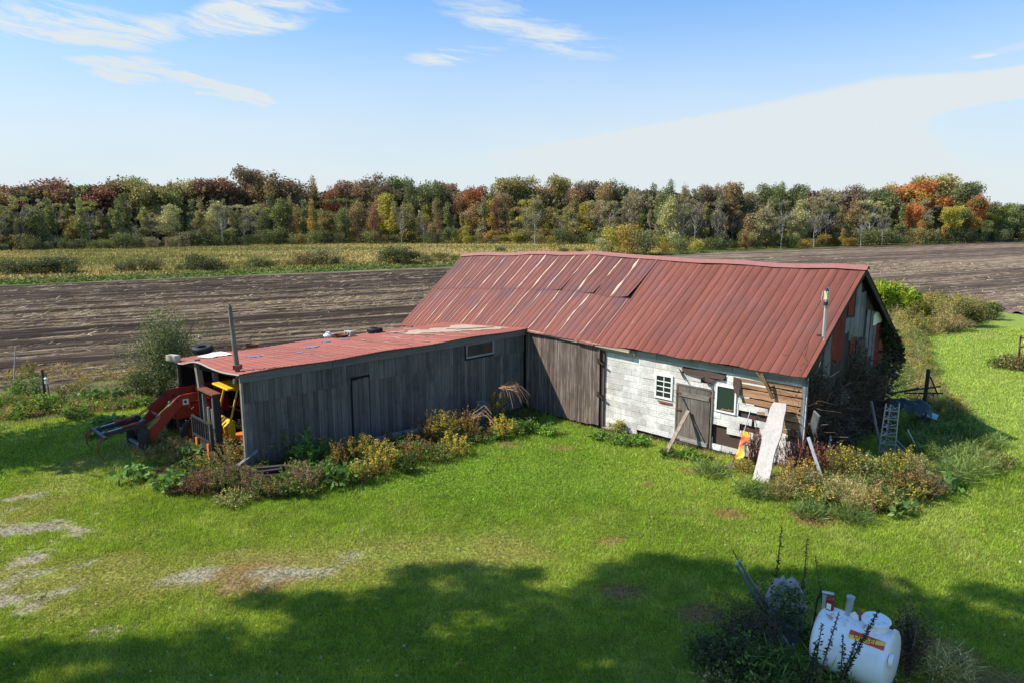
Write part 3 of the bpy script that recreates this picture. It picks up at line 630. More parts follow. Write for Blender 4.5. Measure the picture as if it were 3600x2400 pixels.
WIN1 = (-5.02, -4.34, 1.22, 2.04); WIN2 = (-2.80, -2.12, 1.20, 2.05); DOOR = (-4.12, -2.94, -.25, 1.80)
OPEN = [(-4.98, -4.40, 1.27, 1.99), (-2.75, -2.18, 1.25, 2.0), DOOR]
ZB0 = lambda x: -.14-.12*math.exp(-((x+5.2)/2.2)**2)+.10*ss(x, -2.2, -.3)
zc = -.26; row = 0; DARKC = 0
while zc < 2.62:
    hgt = .205; x_ = -7.1-R.random()*.5
    while x_ < -.04:
        ln = R.choice((.42, .63, .84, .63)); xa, xb = max(x_, -7.1), min(x_+ln, -.03); x_ += ln
        if xb-xa < .05: continue
        segs = [(xa, xb)]
        # cut at openings and holes in steps of 7 cm
        k = max(1, int((xb-xa)/.07)); run = []; out_ = []
        for i in range(k):
            ca = xa+(xb-xa)*i/k; cb = xa+(xb-xa)*(i+1)/k; cm = (ca+cb)/2; zm = zc+hgt/2
            bad = any(a-.0 < cm < b and c < zm < d for a, b, c, d in OPEN) or any(inpoly(cm, zm, h) for h in HOLES) or zm < ZB0(cm)-.02 or zc+.06 > ze(cm)-.16
            if not bad: run.append((ca, cb))
            else:
                if run: out_.append((run[0][0], run[-1][1])); run = []
        if run: out_.append((run[0][0], run[-1][1]))
        for a, b in out_:
            if b-a < .06: continue
            mb = MB(); torn = (a, b) != (xa, xb)
            z0, z1 = max(zc, ZB0((a+b)/2)-.03), min(zc+hgt-.0045, ze((a+b)/2)-.10); j = lambda s=1: R.uniform(-.012, .012)*s*(2.2 if torn else 1)
            nn = 5; B_ = [(a+(b-a)*i/nn, z0+abs(j(.5))) for i in range(nn+1)]; T_ = [(b-(b-a)*i/nn, z1-abs(j(.12))) for i in range(nn+1)]
            B_[0] = (a+.001+abs(j(.25)), z0); B_[-1] = (b-.001-abs(j(.25)), z0)
            pts = B_+T_; M_ = Matrix(((1, 0, 0, 0), (0, 0, 1, .235+R.uniform(0, .012)+(0 if not torn else -.006)), (0, 1, 0, 0), (0, 0, 0, 1)))
            mb.prism(pts, M_, .028); mb.build('siding_shingle', M_SID, barn)
    zc += hgt; row += 1
# foundation sill at the foot of the wall
mb = MB(); mb.box(-7.15, -4.2, .17, .30, -.42, -.25); mb.box(-2.9, -.1, .18, .30, -.3, -.12); mb.build('sill_beam', mat_wood('sill_wood', (.14, .11, .09), (.28, .24, .2), (.42, .38, .34), 'x'), barn)
# torn tar paper flaps and peeling strips
def flap(pts, curl, name='torn_flap', mat=M_TAR):
    mb = MB(); n = len(pts); cx = sum(p[0] for p in pts)/n; cz = sum(p[1] for p in pts)/n
    vs = [(cx, .215-curl*.3, cz)]+[(x, .228-curl*c, z) for (x, z, c) in pts]
    vs += [(x, y+.006, z) for x, y, z in vs]
    mb.add(vs, [(0, i+1, (i+1) % n+1) for i in range(n)]+[(n+1, n+1+(i+1) % n+1, n+1+i+1) for i in range(n)]); mb.build(name, mat, barn)
def fp(*q): return [(*front(a, b), c) for a, b, c in q]
flap(fp((2395, 1292, 0), (2470, 1297, 0), (2555, 1318, .3), (2548, 1332, .8), (2520, 1335, .2), (2500, 1342, 1), (2480, 1338, .2), (2470, 1325, .7), (2410, 1312, .2)), .10)
flap(fp((2495, 1335, 0), (2504, 1345, .6), (2502, 1358, 1), (2494, 1352, .6), (2486, 1340, .2)), .12)
flap(fp((2385, 1288, 0), (2400, 1300, .5), (2415, 1325, 1), (2422, 1338, 1.3), (2404, 1318, .8)), .12)
flap(fp((2580, 1322, 0), (2605, 1330, .2), (2606, 1372, .7), (2609, 1396, 1.2), (2590, 1372, .9), (2580, 1350, .3)), .14)
flap(fp((2495, 1384, 0), (2512, 1386, .3), (2508, 1394, .8), (2495, 1392, .4)), .06, 'rust_patch', M_RUST)
flap(fp((2312, 1404, 0), (2366, 1416, 0), (2364, 1422, .4), (2338, 1420, .2), (2318, 1412, .5)), .05, 'rust_patch', M_RUST)
flap(fp((2700, 1432, 0), (2748, 1448, .1), (2745, 1490, .5), (2705, 1478, .2)), .05, 'torn_flap', M_TAR)
# little window with eight panes
def window(par, x0, x1, z0, z1, cols_, rows_, mat_g, y=.20, fw=.065, bw=.028, fm=M_WPAINT):
    fr = MB(); fr.box(x0, x1, y, y+.06, z0, z0+fw); fr.box(x0, x1, y, y+.06, z1-fw, z1); fr.box(x0, x0+fw, y-.002, y+.058, z0+fw, z1-fw); fr.box(x1-fw, x1, y-.002, y+.058, z0+fw, z1-fw)
    w_ = fr.build('window_frame', fm, par)
    ix0, ix1, iz0, iz1 = x0+fw, x1-fw, z0+fw, z1-fw
    for i in range(1, cols_):
        c = ix0+(ix1-ix0)*i/cols_; q = MB(); q.box(c-bw/2, c+bw/2, y+.012, y+.045, iz0, iz1); q.build('glazing_bar', fm, w_)
    for i in range(1, rows_):
        c = iz0+(iz1-iz0)*i/rows_; q = MB(); q.box(ix0, ix1, y+.010, y+.043, c-bw/2, c+bw/2); q.build('glazing_bar', fm, w_)
    for i in range(cols_):
        for j in range(rows_):
            q = MB(); q.box(ix0+(ix1-ix0)*i/cols_, ix0+(ix1-ix0)*(i+1)/cols_, y+.026, y+.030, iz0+(iz1-iz0)*j/rows_, iz0+(iz1-iz0)*(j+1)/rows_); q.build('pane', mat_g, w_)
    q = MB(); q.box(ix0-.02, ix1+.02, y+.06, y+.066, iz0-.02, iz1+.02); q.build('dark_backing', M_DARK, w_)
    return w_
tag(window(barn, *WIN1, 2, 4, M_GLASS), 'small white window frame with eight panes')
tag(window(barn, *WIN2, 1, 1, M_GGLASS, fw=.05), 'white window frame with one greenish pane')
mb = MB()
for k in range(7): mb.beam((-2.6+k*.05, .222, 1.27+R.random()*.03), (-2.55+k*.055, .222, 1.30+R.random()*.05), .03, .03)
mb.build('straw_on_sill', M_TAN, barn)
# plank door with rails and brace
dx0, dx1, dz0, dz1 = DOOR
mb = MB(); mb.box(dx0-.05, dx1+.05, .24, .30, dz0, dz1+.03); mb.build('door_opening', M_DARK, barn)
ddoor = MB(); ddoor.box(dx0, dx0+.012, .20, .215, dz0+.02, dz1-.02); ddoor = ddoor.build('door', M_DOOR, barn)
nb = 5
for k in range(nb):
    a = dx0+.02+(dx1-dx0-.04)*k/nb; b = dx0+.02+(dx1-dx0-.04)*(k+1)/nb; mb = MB(); mb.box(a, b-.008, .195+R.uniform(-.004, .004), .225, dz0+.10+R.uniform(-.03, .03), dz1-.03-.0*k); mb.build('plank', M_DOOR, ddoor)
for za, zb in ((1.46, 1.60), (-.02, .12)):
    mb = MB(); mb.box(dx0+.03, dx1-.06, .165, .193, za, zb); mb.build('rail', M_DOORX, ddoor)
mb = MB(); mb.beam((dx0+.16, .180, 1.45), (dx1-.12, .180, .12), .025, .10, up=(0, 1, 0)); mb.build('brace', M_DOOR, ddoor)
for z_ in (1.55, 1.0, .02):
    mb = MB(); mb.box(dx0-.06, dx0+.14, .152, .163, z_-.02, z_+.03); mb.build('strap_hinge', M_RUST, ddoor)
mb = MB(); mb.box(dx0-.07, dx0-.01, .19, .24, dz0, dz1+.04); mb.box(dx1+.01, dx1+.06, .19, .24, dz0, dz1+.04); mb.box(dx0-.01, dx1+.01, .192, .242, dz1-.01, dz1+.04); mb.build('door_frame', M_DOOR, barn)
# upper trim: grey boards in the eave's shade, hanging slats
M_EAVB = mat_wood('eave_board', (.16, .16, .155), (.28, .285, .28), (.40, .40, .39), 'x')
for a, b in ((-7.1, -5.0), (-4.98, -2.3), (-2.28, -.03)):
    mb = MB(); mb.beam((a, .205, ze(a)-.20), (b, .205, ze(b)-.20), .03, .20); mb.build('eave_board', M_EAVB, barn)
mb = MB(); mb.beam((-1.25, -.05, 2.66), (-.95, .12, 1.95), .04, .09, up=(1, 0, 0)); mb.beam((-1.42, -.02, 2.68), (-1.2, .06, 2.4), .03, .05, up=(1, 0, 0)); mb.build('hanging_slat', M_TAN, barn)
mb = MB(); p = [(-0.33+.075*math.cos(t), .205, 1.05+.10*math.sin(t)) for t in np.linspace(-.9, math.pi+.9, 14)]; mb.tube(p, .014, 5); mb.build('horseshoe', M_RUSTD, barn)
mb = MB()
for i in range(11): mb.box(-.09, -.015, .195, .235, .05+i*.24, .05+i*.24+.225)
mb.build('corner_strip', M_SID, barn)
# ------------------------------------------------------------------ right gable
M_RED = mat_wood('red_board', (.07, .018, .014), (.19, .030, .024), (.28, .05, .04), 'z', stain=.3)
M_PGREY = mat_wood('pale_grey_board', (.09, .094, .10), (.17, .178, .19), (.27, .28, .30), 'z')
M_GDARK = mat_wood('dark_gable_board', (.03, .027, .026), (.065, .058, .055), (.11, .10, .095), 'z')
def rzg(y): return 2.72+(5.42-2.72)*(1-abs(y-YR)/(YR-.1)) if y < YR else 2.72+(5.42-2.72)*(1-(y-YR)/(7.9-YR))
def gboard(px0, px1, py0, py1, mat, lab=None, dx=0.0):
    pm = (py0+py1)/2; y0 = gab(px0, pm, -.26)[0]; y1 = gab(px1, pm, -.26)[0]; zt = gab((px0+px1)/2, py0, -.26)[1]; zb = gab((px0+px1)/2, py1, -.26)[1]
    zt = min(zt, rzg(y0)-.05, rzg(y1)-.05); mb = MB(); nn = 4
    jag = lambda: R.uniform(-.06, .06)
    pts = [(y0+(y1-y0)*i/nn, zb+jag()) for i in range(nn+1)]+[(y1-(y1-y0)*i/nn, min(zt+jag()*.5, rzg(y1-(y1-y0)*i/nn)-.05)) for i in range(nn+1)]
    M_ = Matrix(((0, 0, 1, -.275+dx), (1, 0, 0, 0), (0, 1, 0, 0), (0, 0, 0, 1))); mb.prism(pts, M_, .028); o = mb.build('board', mat, barn)
    if lab: o['label'] = lab
    return o
# dark old boards over the whole gable first
y_ = .36
while y_ < 7.5:
    wd = R.uniform(.2, .28)
    if R.random() < .88:
        zt = min(rzg(y_), rzg(y_+wd))-.12; mb = MB(); mb.box(-.296, -.282+R.uniform(0, .006), y_, y_+wd-.012, .4+R.uniform(-.3, .3) if y_ < 5.4 else 1.6+R.uniform(-.3, .3), zt-(0 if y_ < 3.9 else R.uniform(.1, .7))); mb.build('board', M_GDARK, barn)
    y_ += wd
gboard(2896, 2920, 1185, 1325, M_PGREY); gboard(2923, 2943, 1120, 1262, M_RED, 'red board'); gboard(2944, 2965, 1100, 1268, M_RED, 'red board')
gboard(2971, 2986, 1118, 1170, M_PGREY); gboard(2986, 3000, 1118, 1194, M_PGREY); gboard(2985, 3004, 1000, 1110, M_RED, 'dark red board', -.004)
gboard(3006, 3022, 990, 1178, M_PGREY, None, .004); gboard(3023, 3041, 968, 1184, M_PGREY); gboard(3044, 3054, 1092, 1220, M_PGREY); gboard(3056, 3067, 1096, 1248, M_PGREY, None, .004)
gboard(3068, 3076, 1088, 1282, M_PGREY); gboard(3077, 3092, 1098, 1280, M_RED, 'red board'); gboard(3093, 3108, 1096, 1275, mat_wood('faded_red_board', (.14, .05, .04), (.26, .10, .08), (.36, .2, .17), 'z')); gboard(3111, 3126, 1110, 1236, M_RED, 'red board'); gboard(3127, 3143, 1125, 1228, M_RED, 'red board')
gboard(3072, 3106, 1086, 1098, M_WPAINT, 'white painted scrap', .006)
gboard(3102, 3130, 1235, 1258, M_PGREY, None, .006); gboard(3130, 3157, 1228, 1250, M_PGREY, None, .006); gboard(2988, 3002, 1180, 1240, M_RED, 'dark red board'); gboard(3008, 3040, 1195, 1260, M_GDARK)
gboard(3138, 3150, 1266, 1330, M_PGREY)
def plaster(px, py, ry, rz_):
    y0, z0 = gab(px, py, -.25); mb = MB(); n = 18; pts = [(y0+ry*math.cos(a)*R.uniform(.75, 1.1), z0+rz_*math.sin(a)*R.uniform(.75, 1.1)) for a in np.linspace(0, 2*math.pi, n, endpoint=False)]
    mb.prism(pts, Matrix(((0, 0, 1, -.285), (1, 0, 0, 0), (0, 1, 0, 0), (0, 0, 0, 1))), .12)
    mb.build('whitewash_patch', mat_plain('whitewash', (.42, .45, .50), .9, var=.45, scale=9, rust=(.06, .05, .045), rustamt=.45), barn)
plaster(2962, 1395, .42, .30); plaster(2982, 1505, .38, .42)
mb = MB()
for x_, z0, z1 in ((-.24, .1, 2.6), (-.20, -.1, 2.65)): mb.beam((x_+.14, .22+(x_+.24)*3, z0), (x_+.14, .2, z1), .06, .10, up=(1, 0, 0))
mb.build('corner_board', M_PGREY, barn)
# ------------------------------------------------------------------ lean-to shed
shed = empty('lean_to_shed', (BA[0], BA[1], 0), BR, 'long low grey board shed with flat red metal roof, open at its left end', 'shed')
SXF, SXB, SY0 = -10.9, -15.9, -11.05
def sroof(x, v, off=0.0):      # x runs along the shed (local y), v from back to front
    yy = x; xx = SXB-.15+(SXF+.14-(SXB-.15))*v; z = 2.50+.36*v+off+.02*math.sin(yy*1.7)
    endf = max(0, 1-(yy-SY0+.1)/1.6); z += endf*(.10*math.exp(-((v-.42)/.16)**2)-.07*math.exp(-((v-.15)/.12)**2)-.03*math.exp(-((v-.8)/.15)**2))
    return Vector((xx, yy, z))
ys_ = np.linspace(SY0-.12, .12, 13)
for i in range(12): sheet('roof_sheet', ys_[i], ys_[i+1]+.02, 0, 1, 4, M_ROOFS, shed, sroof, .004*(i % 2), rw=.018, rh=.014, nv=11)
def sseam(*a, **k):
    o = seam(*a, pf=sroof, par=shed, off=.024, **k); return o
for x_, a, b, w_ in ((-9.0, .35, .8, .05), (-8.1, .2, .95, .07), (-6.5, .3, .98, .10), (-6.0, .5, .95, .05), (-5.1, .2, .97, .14), (-4.2, .3, .97, .16), (-3.6, .1, .8, .10), (-3.0, .45, .95, .25), (-2.3, .05, .9, .3)): sseam(x_, a, b, w_, wob=.08)
M_BLUE = mat_plain('blue_grey_fade', (.20, .20, .30), .5, .2, var=.3)
for y_, v_, a, b in ((-9.4, .42, .28, .12), (-7.2, .36, .30, .13), (-8.0, .50, .12, .08), (-6.2, .22, .2, .1), (-5.4, .20, .25, .1)):
    mb = MB(); n = 12; pts = [sroof(y_+a*math.cos(t)*R.uniform(.7, 1.2), v_+b*.35*math.sin(t)*R.uniform(.7, 1.2), .022) for t in np.linspace(0, 2*math.pi, n, endpoint=False)]
    mb.add(pts, [tuple(range(n))]); mb.build('faded_patch', M_BLUE, shed)
# pale bare metal near the barn
mb = MB(); vs = []
for i in range(16):
    y_ = -3.4+i*.22; v0 = .30+.05*math.sin(i*1.3)-.0*i; v1 = .46+.40*i/15+.04*math.sin(i*2.1); vs += [sroof(y_, v0, .021), sroof(y_, v1, .021)]
mb.add(vs, [(2*i, 2*i+1, 2*i+3, 2*i+2) for i in range(15)]); mb.build('bare_metal_area', M_GALVR, shed)
# thin front edge and end edge of the roof
mb = MB()
for i in range(24):
    a, b = sroof(SY0-.12+i*.465, 1.0, -.01), sroof(SY0-.12+(i+1)*.465, 1.0, -.01); mb.beam(a, b, .03, .03)
mb.build('drip_edge', M_RUST, shed)
mb = MB()
for i in range(20):
    a, b = sroof(SY0-.13, i/20, -.012), sroof(SY0-.13, (i+1)/20, -.012); mb.beam(a, b, .03, .03)
mb.build('end_edge', mat_plain('bent_pale_edge', (.5, .46, .42), .6, .2, var=.3), shed)
for a, b in ((SY0-.1, -8.3), (-8.28, -4.35), (-4.33, .0)):
    mb = MB(); mb.box(SXF+.055, SXF+.09, a, b, 2.60, 2.83); o = mb.build('fascia_board', M_TRIM, shed)
# boards of the long front wall, in two tiers
SD = (-7.66, -6.98, .02, 2.16); SW = (-2.95, -1.62, 2.10, 2.60)
y_ = SY0+.02; i = 0
while y_ < -.02:
    wd = R.uniform(.15, .20)
    if y_ < SD[0]-.02 < y_+wd+.05: wd = SD[0]-.005-y_
    elif SD[0]-.03 <= y_ < SD[1]-.02: wd = SD[1]+.005-y_
    y1 = min(y_+wd, -.02); cm = (y_+y1)/2; i += 1
    zs = 2.02+R.uniform(-.008, .008)
    if not SD[0]-.05 < cm < SD[1]+.02:
        mb = MB(); mb.box(SXF-.02, SXF+R.uniform(.001, .012), y_, y1-.007, -.25, zs if not (SW[0]-.05 < cm < SW[1]+.05) else 2.03); mb.build('board', M_GREY, shed)
    if SW[0]-.04 < cm < SW[1]+.04: pass
    else:
        z0 = zs-.05 if not SD[0]-.05 < cm < SD[1]+.02 else SD[3]+.02
        mb = MB(); mb.box(SXF+.012, SXF+R.uniform(.026, .034), y_, y1-.006, z0, 2.62); mb.build('board', M_GREY, shed)
    y_ += wd
mb = MB(); mb.box(SXF+.012, SXF+.03, SW[0]-.05, SW[1]+.05, 2.60, 2.62); mb.build('header', M_GREY, shed)
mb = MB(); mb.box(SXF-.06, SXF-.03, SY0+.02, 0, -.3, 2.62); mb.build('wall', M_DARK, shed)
# long low window under the fascia
fr = MB(); f = .07; fr.box(SXF+.0, SXF+.05, SW[0], SW[1], SW[2], SW[2]+f); fr.box(SXF+.0, SXF+.05, SW[0], SW[1], SW[3]-.03, SW[3]+.02); fr.box(SXF+.002, SXF+.048, SW[0], SW[0]+f*.8, SW[2]+f, SW[3]-.03); fr.box(SXF+.002, SXF+.048, SW[1]-f*.8, SW[1], SW[2]+f, SW[3]-.03)
swf = fr.build('window_frame', mat_wood('pale_frame', (.16, .165, .17), (.28, .29, .3), (.38, .39, .4), 'y'), shed)
mb = MB(); mb.box(SXF+.012, SXF+.016, SW[0]+.05, SW[1]-.05, SW[2]+.05, SW[3]-.02); mb.build('pane', M_GLASS, swf)
# narrow plank door ajar
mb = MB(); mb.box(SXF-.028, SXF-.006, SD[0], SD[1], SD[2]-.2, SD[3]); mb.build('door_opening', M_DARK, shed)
sdo = MB(); sdo.box(SXF+.0, SXF+.012, SD[0]+.12, SD[0]+.125, .1, 2.0); sdo = sdo.build('door', M_GREY, shed)
for k, (a, b, zt) in enumerate(((.05, .24, 2.07), (.245, .43, 2.10), (.435, .63, 2.11))):
    mb = MB(); mb.box(SXF+.004+.01*k, SXF+.03+.01*k, SD[0]+a, SD[0]+b, -.15, zt); mb.build('plank', M_GREY, sdo)

# structure seen through the open end
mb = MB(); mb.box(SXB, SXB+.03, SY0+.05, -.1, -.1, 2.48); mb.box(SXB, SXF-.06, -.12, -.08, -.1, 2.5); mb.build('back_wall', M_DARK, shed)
mb = MB(); mb.box(SXB-.03, SXB, SY0+.05, -.1, -.1, 2.45); mb.build('back_boarding', M_GREY, shed)
M_POST = mat_wood('shed_post', (.10, .095, .085), (.22, .205, .185), (.33, .31, .28), 'z')
def post(px, py_t, px_b, py_b, yl, w_=.12, mat=M_POST, zb=None):
    xt, zt = front(px, py_t, yl); xb, zb_ = front(px_b, py_b, yl); k = (zb_-(-.05))/(zt-zb_) ; x0 = xb+(xb-xt)*k
    mb = MB(); mb.beam((x0, yl, -.05), (xt, yl, zt), w_, w_, up=(0, 1, 0)); return mb.build('post', mat, shed)
post(691, 1262, 722, 1460, SY0+.05, .16); post(752, 1275, 762, 1375, SY0+1.1, .15, mat_wood('pale_post', (.3, .29, .27), (.45, .44, .42), (.6, .59, .57), 'z'))
mb = MB(); mb.beam((SXF-.03, SY0-.02, -.1), (SXF-.02, SY0-.02, 2.75), .09, .07, up=(0, 1, 0)); mb.build('corner_post', M_POST, shed)
mb = MB(); mb.beam((SXB+.05, SY0, -.1), (SXB+.08, SY0, 2.42), .10, .10, up=(0, 1, 0)); mb.build('corner_post', M_GDARK, shed)
for i in range(8):
    mb = MB(); y_ = SY0+.1+i*1.4; mb.beam(sroof(y_, .01, -.12), sroof(y_, .98, -.12), .06, .14); mb.build('rafter', M_DARK, shed)
# ------------------------------------------------------------------ things on the shed roof
def lw(x, y, z): X, Y = wor(x, y); return (X, Y, z)
def onroof(py_x, py_y, z=2.55):
    X, Y = G(py_x, py_y, z); x, y = loc(X, Y); v = (x-(SXB-.15))/(SXF+.14-SXB+.15); return x, y, sroof(y, v).z
def roof_block(px, py, dims, rz, name, label, cat, mat, shape='box'):
    x, y, z = onroof(px, py); e = empty(name, lw(x, y, z+.016), BR+rz, label, cat)
    return e
e = roof_block(608, 1262, 0, .35, 'wooden_block', 'short wooden block lying on the front left corner of the shed roof', 'wood block', None)
mb = MB(); mb.box(-.21, .21, -.11, .11, 0, .2); mb.build('block', M_BEAM, e, bevel=.012)
mb = MB(); mb.box(.212, .222, -.11, .11, .0, .2); mb.build('end_grain', M_WHITEB, e)
e = roof_block(1228, 1178, 0, .1, 'hollow_block', 'pale concrete block on the back edge of the shed roof beside a tyre', 'block', None)
mb = MB(); mb.box(-.2, .2, -.1, .1, 0, .05); mb.box(-.2, .2, -.1, .1, .15, .2); mb.box(-.2, -.15, -.1, .1, .05, .15); mb.box(.15, .2, -.1, .1, .05, .15); mb.box(-.03, .03, -.098, .098, .05, .15); mb.build('shell', M_WHITEB, e, bevel=.006)
def tyre(p, r, wr, label, name='old_tyre', rx=0, rz=0, group=None, hub=False):
    e = empty(name, p, rz, label, 'tyre', group, rx=rx); mb = MB()
    prof = [(r-wr*.9, -wr*.5), (r-wr*.3, -wr*.62), (r-.02, -wr*.5), (r, -wr*.3), (r, wr*.3), (r-.02, wr*.5), (r-wr*.3, wr*.62), (r-wr*.9, wr*.5), (r-wr*.9, -wr*.5)]
    mb.lathe(Matrix.Identity(4), prof, 28); mb.build('casing', M_BLACK, e, smooth=True)
    mb = MB()
    for k in range(28):
        a = k*math.pi/14; M_ = Matrix.Rotation(a, 4, 'Z'); mb.box(r-.004, r+.012, -.018, .018, -wr*.32, wr*.32, M=M_)
    o = mb.build('tread', M_BLACK, e); o['kind'] = 'stuff'; return e
x, y, z = onroof(1318, 1168); tyre(lw(x, y, z+.10), .30, .17, 'black tyre lying on the back edge of the shed roof near the barn', group=None)
x, y, z = onroof(716, 1232); tyre(lw(x-.1, y, z+.10), .34, .20, 'black tyre at the left back corner of the shed roof beside the shrub', rx=.12)
x, y, z = onroof(1153, 1182); e = empty('white_bag', lw(x, y, z+.01), 0, 'small white plastic bag on the back edge of the shed roof', 'bag')
mb = MB(); mb.lathe(Matrix.Identity(4), [(.01, 0), (.14, .02), (.17, .08), (.13, .14), (.07, .17), (.09, .21), (.01, .2)], 12); mb.v = [(a*R.uniform(.85, 1.15), b*R.uniform(.85, 1.15), c) for a, b, c in mb.v]; mb.build('bag_body', M_WPAINT, e, smooth=True)
for px, py, lab in ((884, 1204, 'low rusty pan on the back edge of the shed roof beside the tall pole'), (1196, 1178, 'low rusty pan on the back edge of the shed roof beside the white bag')):
    x, y, z = onroof(px, py+3); e = empty('rusty_pan', lw(x, y, z+.012), 0, lab, 'pan'); mb = MB(); mb.lathe(Matrix.Identity(4), [(.0, 0), (.22, 0), (.26, .09), (.25, .09), (.2, .015), (0, .012)], 16); mb.build('pan_body', M_ROOFR if False else M_RUST, e, smooth=True)
    mb = MB(); mb.cyl((.25, 0, .07), (.36, 0, .08), .015, n=6); mb.build('handle', M_RUST, e)
# white sheet lying on the roof end
mb = MB(); q = [onroof(*p)[:2] for p in ((692, 1253), (775, 1232), (820, 1252), (735, 1263))]
pts = []
for i in range(7):
    for j in range(5):
        a, b = i/6, j/4; x = (q[0][0]*(1-a)+q[1][0]*a)*(1-b)+(q[3][0]*(1-a)+q[2][0]*a)*b; y = (q[0][1]*(1-a)+q[1][1]*a)*(1-b)+(q[3][1]*(1-a)+q[2][1]*a)*b
        v = (x-(SXB-.15))/(SXF+.14-SXB+.15); pts.append((x, y, sroof(y, v).z+.035+.01*math.sin(i*2+j)))
n_ = len(pts); mb.add(pts+[(a, b, c-.01) for a, b, c in pts], [(i*5+j, i*5+j+1, (i+1)*5+j+1, (i+1)*5+j) for i in range(6) for j in range(4)]+[(n_+i*5+j+1, n_+i*5+j, n_+(i+1)*5+j, n_+(i+1)*5+j+1) for i in range(6) for j in range(4)])
o = mb.build('white_sheet', M_WPAINT, None); o.matrix_world = Matrix.Translation((BA[0], BA[1], 0)) @ Matrix.Rotation(BR, 4, 'Z'); tag(o, 'white metal sheet lying on the left end of the red shed roof', 'metal sheet')
# loose boards where the shed roof meets the barn eave
for (a, b, c, d, lab) in ((1370, 1172, 1425, 1168, 'short white board on the shed roof at the far end of the barn eave'), (1568, 1163, 1640, 1158, 'pale board under the barn eave, left of a longer one'), (1600, 1168, 1735, 1160, 'long tan board lying on the shed roof under the barn eave')):
    x0, y0, z0 = onroof(a, b, 2.6); x1, y1, z1 = onroof(c, d, 2.65); mb = MB(); L_ = math.dist((x0, y0), (x1, y1))
    mb.beam((0, 0, .035), (L_, 0, .035), .12, .03); o = mb.build('loose_board', M_BEAM if 'tan' in lab else M_WHITEB, None, bevel=.004); o.location = lw(x0, y0, z0+.01); o.rotation_euler = (0, -math.atan2(z1-z0, L_), BR+math.atan2(y1-y0, x1-x0)); tag(o, lab, 'board')
# tall pole at the shed's corner and service mast over the barn eave
xt, zt = front(806, 1072, SY0+.1); e = empty('wooden_pole', lw(SXF-.22, SY0+.1, 2.4), 0, 'tall thin weathered wooden pole rising through the left corner of the shed roof', 'pole')
xb, zb = front(835, 1288, SY0+.1); X0 = Vector(lw(xb, SY0+.1, zb-.35)); X1 = Vector(lw(xt, SY0+.1, zt)); e.location = X0
mb = MB(); D_ = X1-X0; mb.tube([D_*k for k in (0, .3, .62, .97)], .075, 9, r1=.058); mb.cyl(D_*.97, D_*1.0, .055, .03, 9); mb.build('shaft', M_GREY if False else mat_wood('old_pole', (.07, .065, .055), (.15, .14, .12), (.24, .225, .2), 'z'), e, smooth=True)
mb = MB(); mb.box(-.10, .10, -.09, .09, .28, .40); mb.build('rusty_collar', M_RUST, e)
mx, mz = front(2895, 1180, -.02); e = empty('service_mast', lw(-.02, 0, 0), BR, 'thin metal service mast with insulator standing over the right end of the barn eave', 'mast')
# mast in the gable plane just outside the front rake
def gpt(px, py, xl=.12): y, z = gab(px, py, xl); return (xl+.02, y, z)
a, b = gpt(2899, 1182), gpt(2897, 1018)
mb = MB(); mb.cyl((a[0], a[1], a[2]-.12), (a[0], a[1], b[2]+.02), .032, n=10); mb.build('pipe', M_GALV, e, smooth=True)
mb = MB(); mb.cyl((a[0], a[1]-.11, a[2]), (a[0], a[1]-.10, b[2]), .030, n=8); mb.build('timber_strip', M_WHITEB, e)
mb = MB(); mb.box(a[0]-.05, a[0]+.05, a[1]-.15, a[1]-.02, b[2]-.30, b[2]-.06); mb.build('fuse_box', mat_plain('cream_plastic', (.6, .55, .36), .5), e, bevel=.01)
mb = MB(); mb.cyl((a[0], a[1]-.1, b[2]-.06), (a[0], a[1]-.1, b[2]+.02), .055, .03, 10); mb.cyl((a[0], a[1]-.1, b[2]-.45), (a[0], a[1]-.1, b[2]-.35), .06, n=10); mb.build('insulator', M_BLACK, e)
mb = MB(); mb.tube([(a[0], a[1]-.1, b[2]-.02), (a[0]-.03, a[1]-.28, b[2]-.06), (a[0]-.03, a[1]-.33, b[2]-.3), (a[0]-.02, a[1]-.25, b[2]-.48), (a[0], a[1]-.1, b[2]-.5)], .010, 5); mb.build('wire', M_WHITEB, e)
mb = MB(); mb.box(-.06, a[0]-.03, a[1]-.05, a[1]+.05, a[2]-.02, a[2]+.03); mb.build('bracket', M_RUSTD, e)
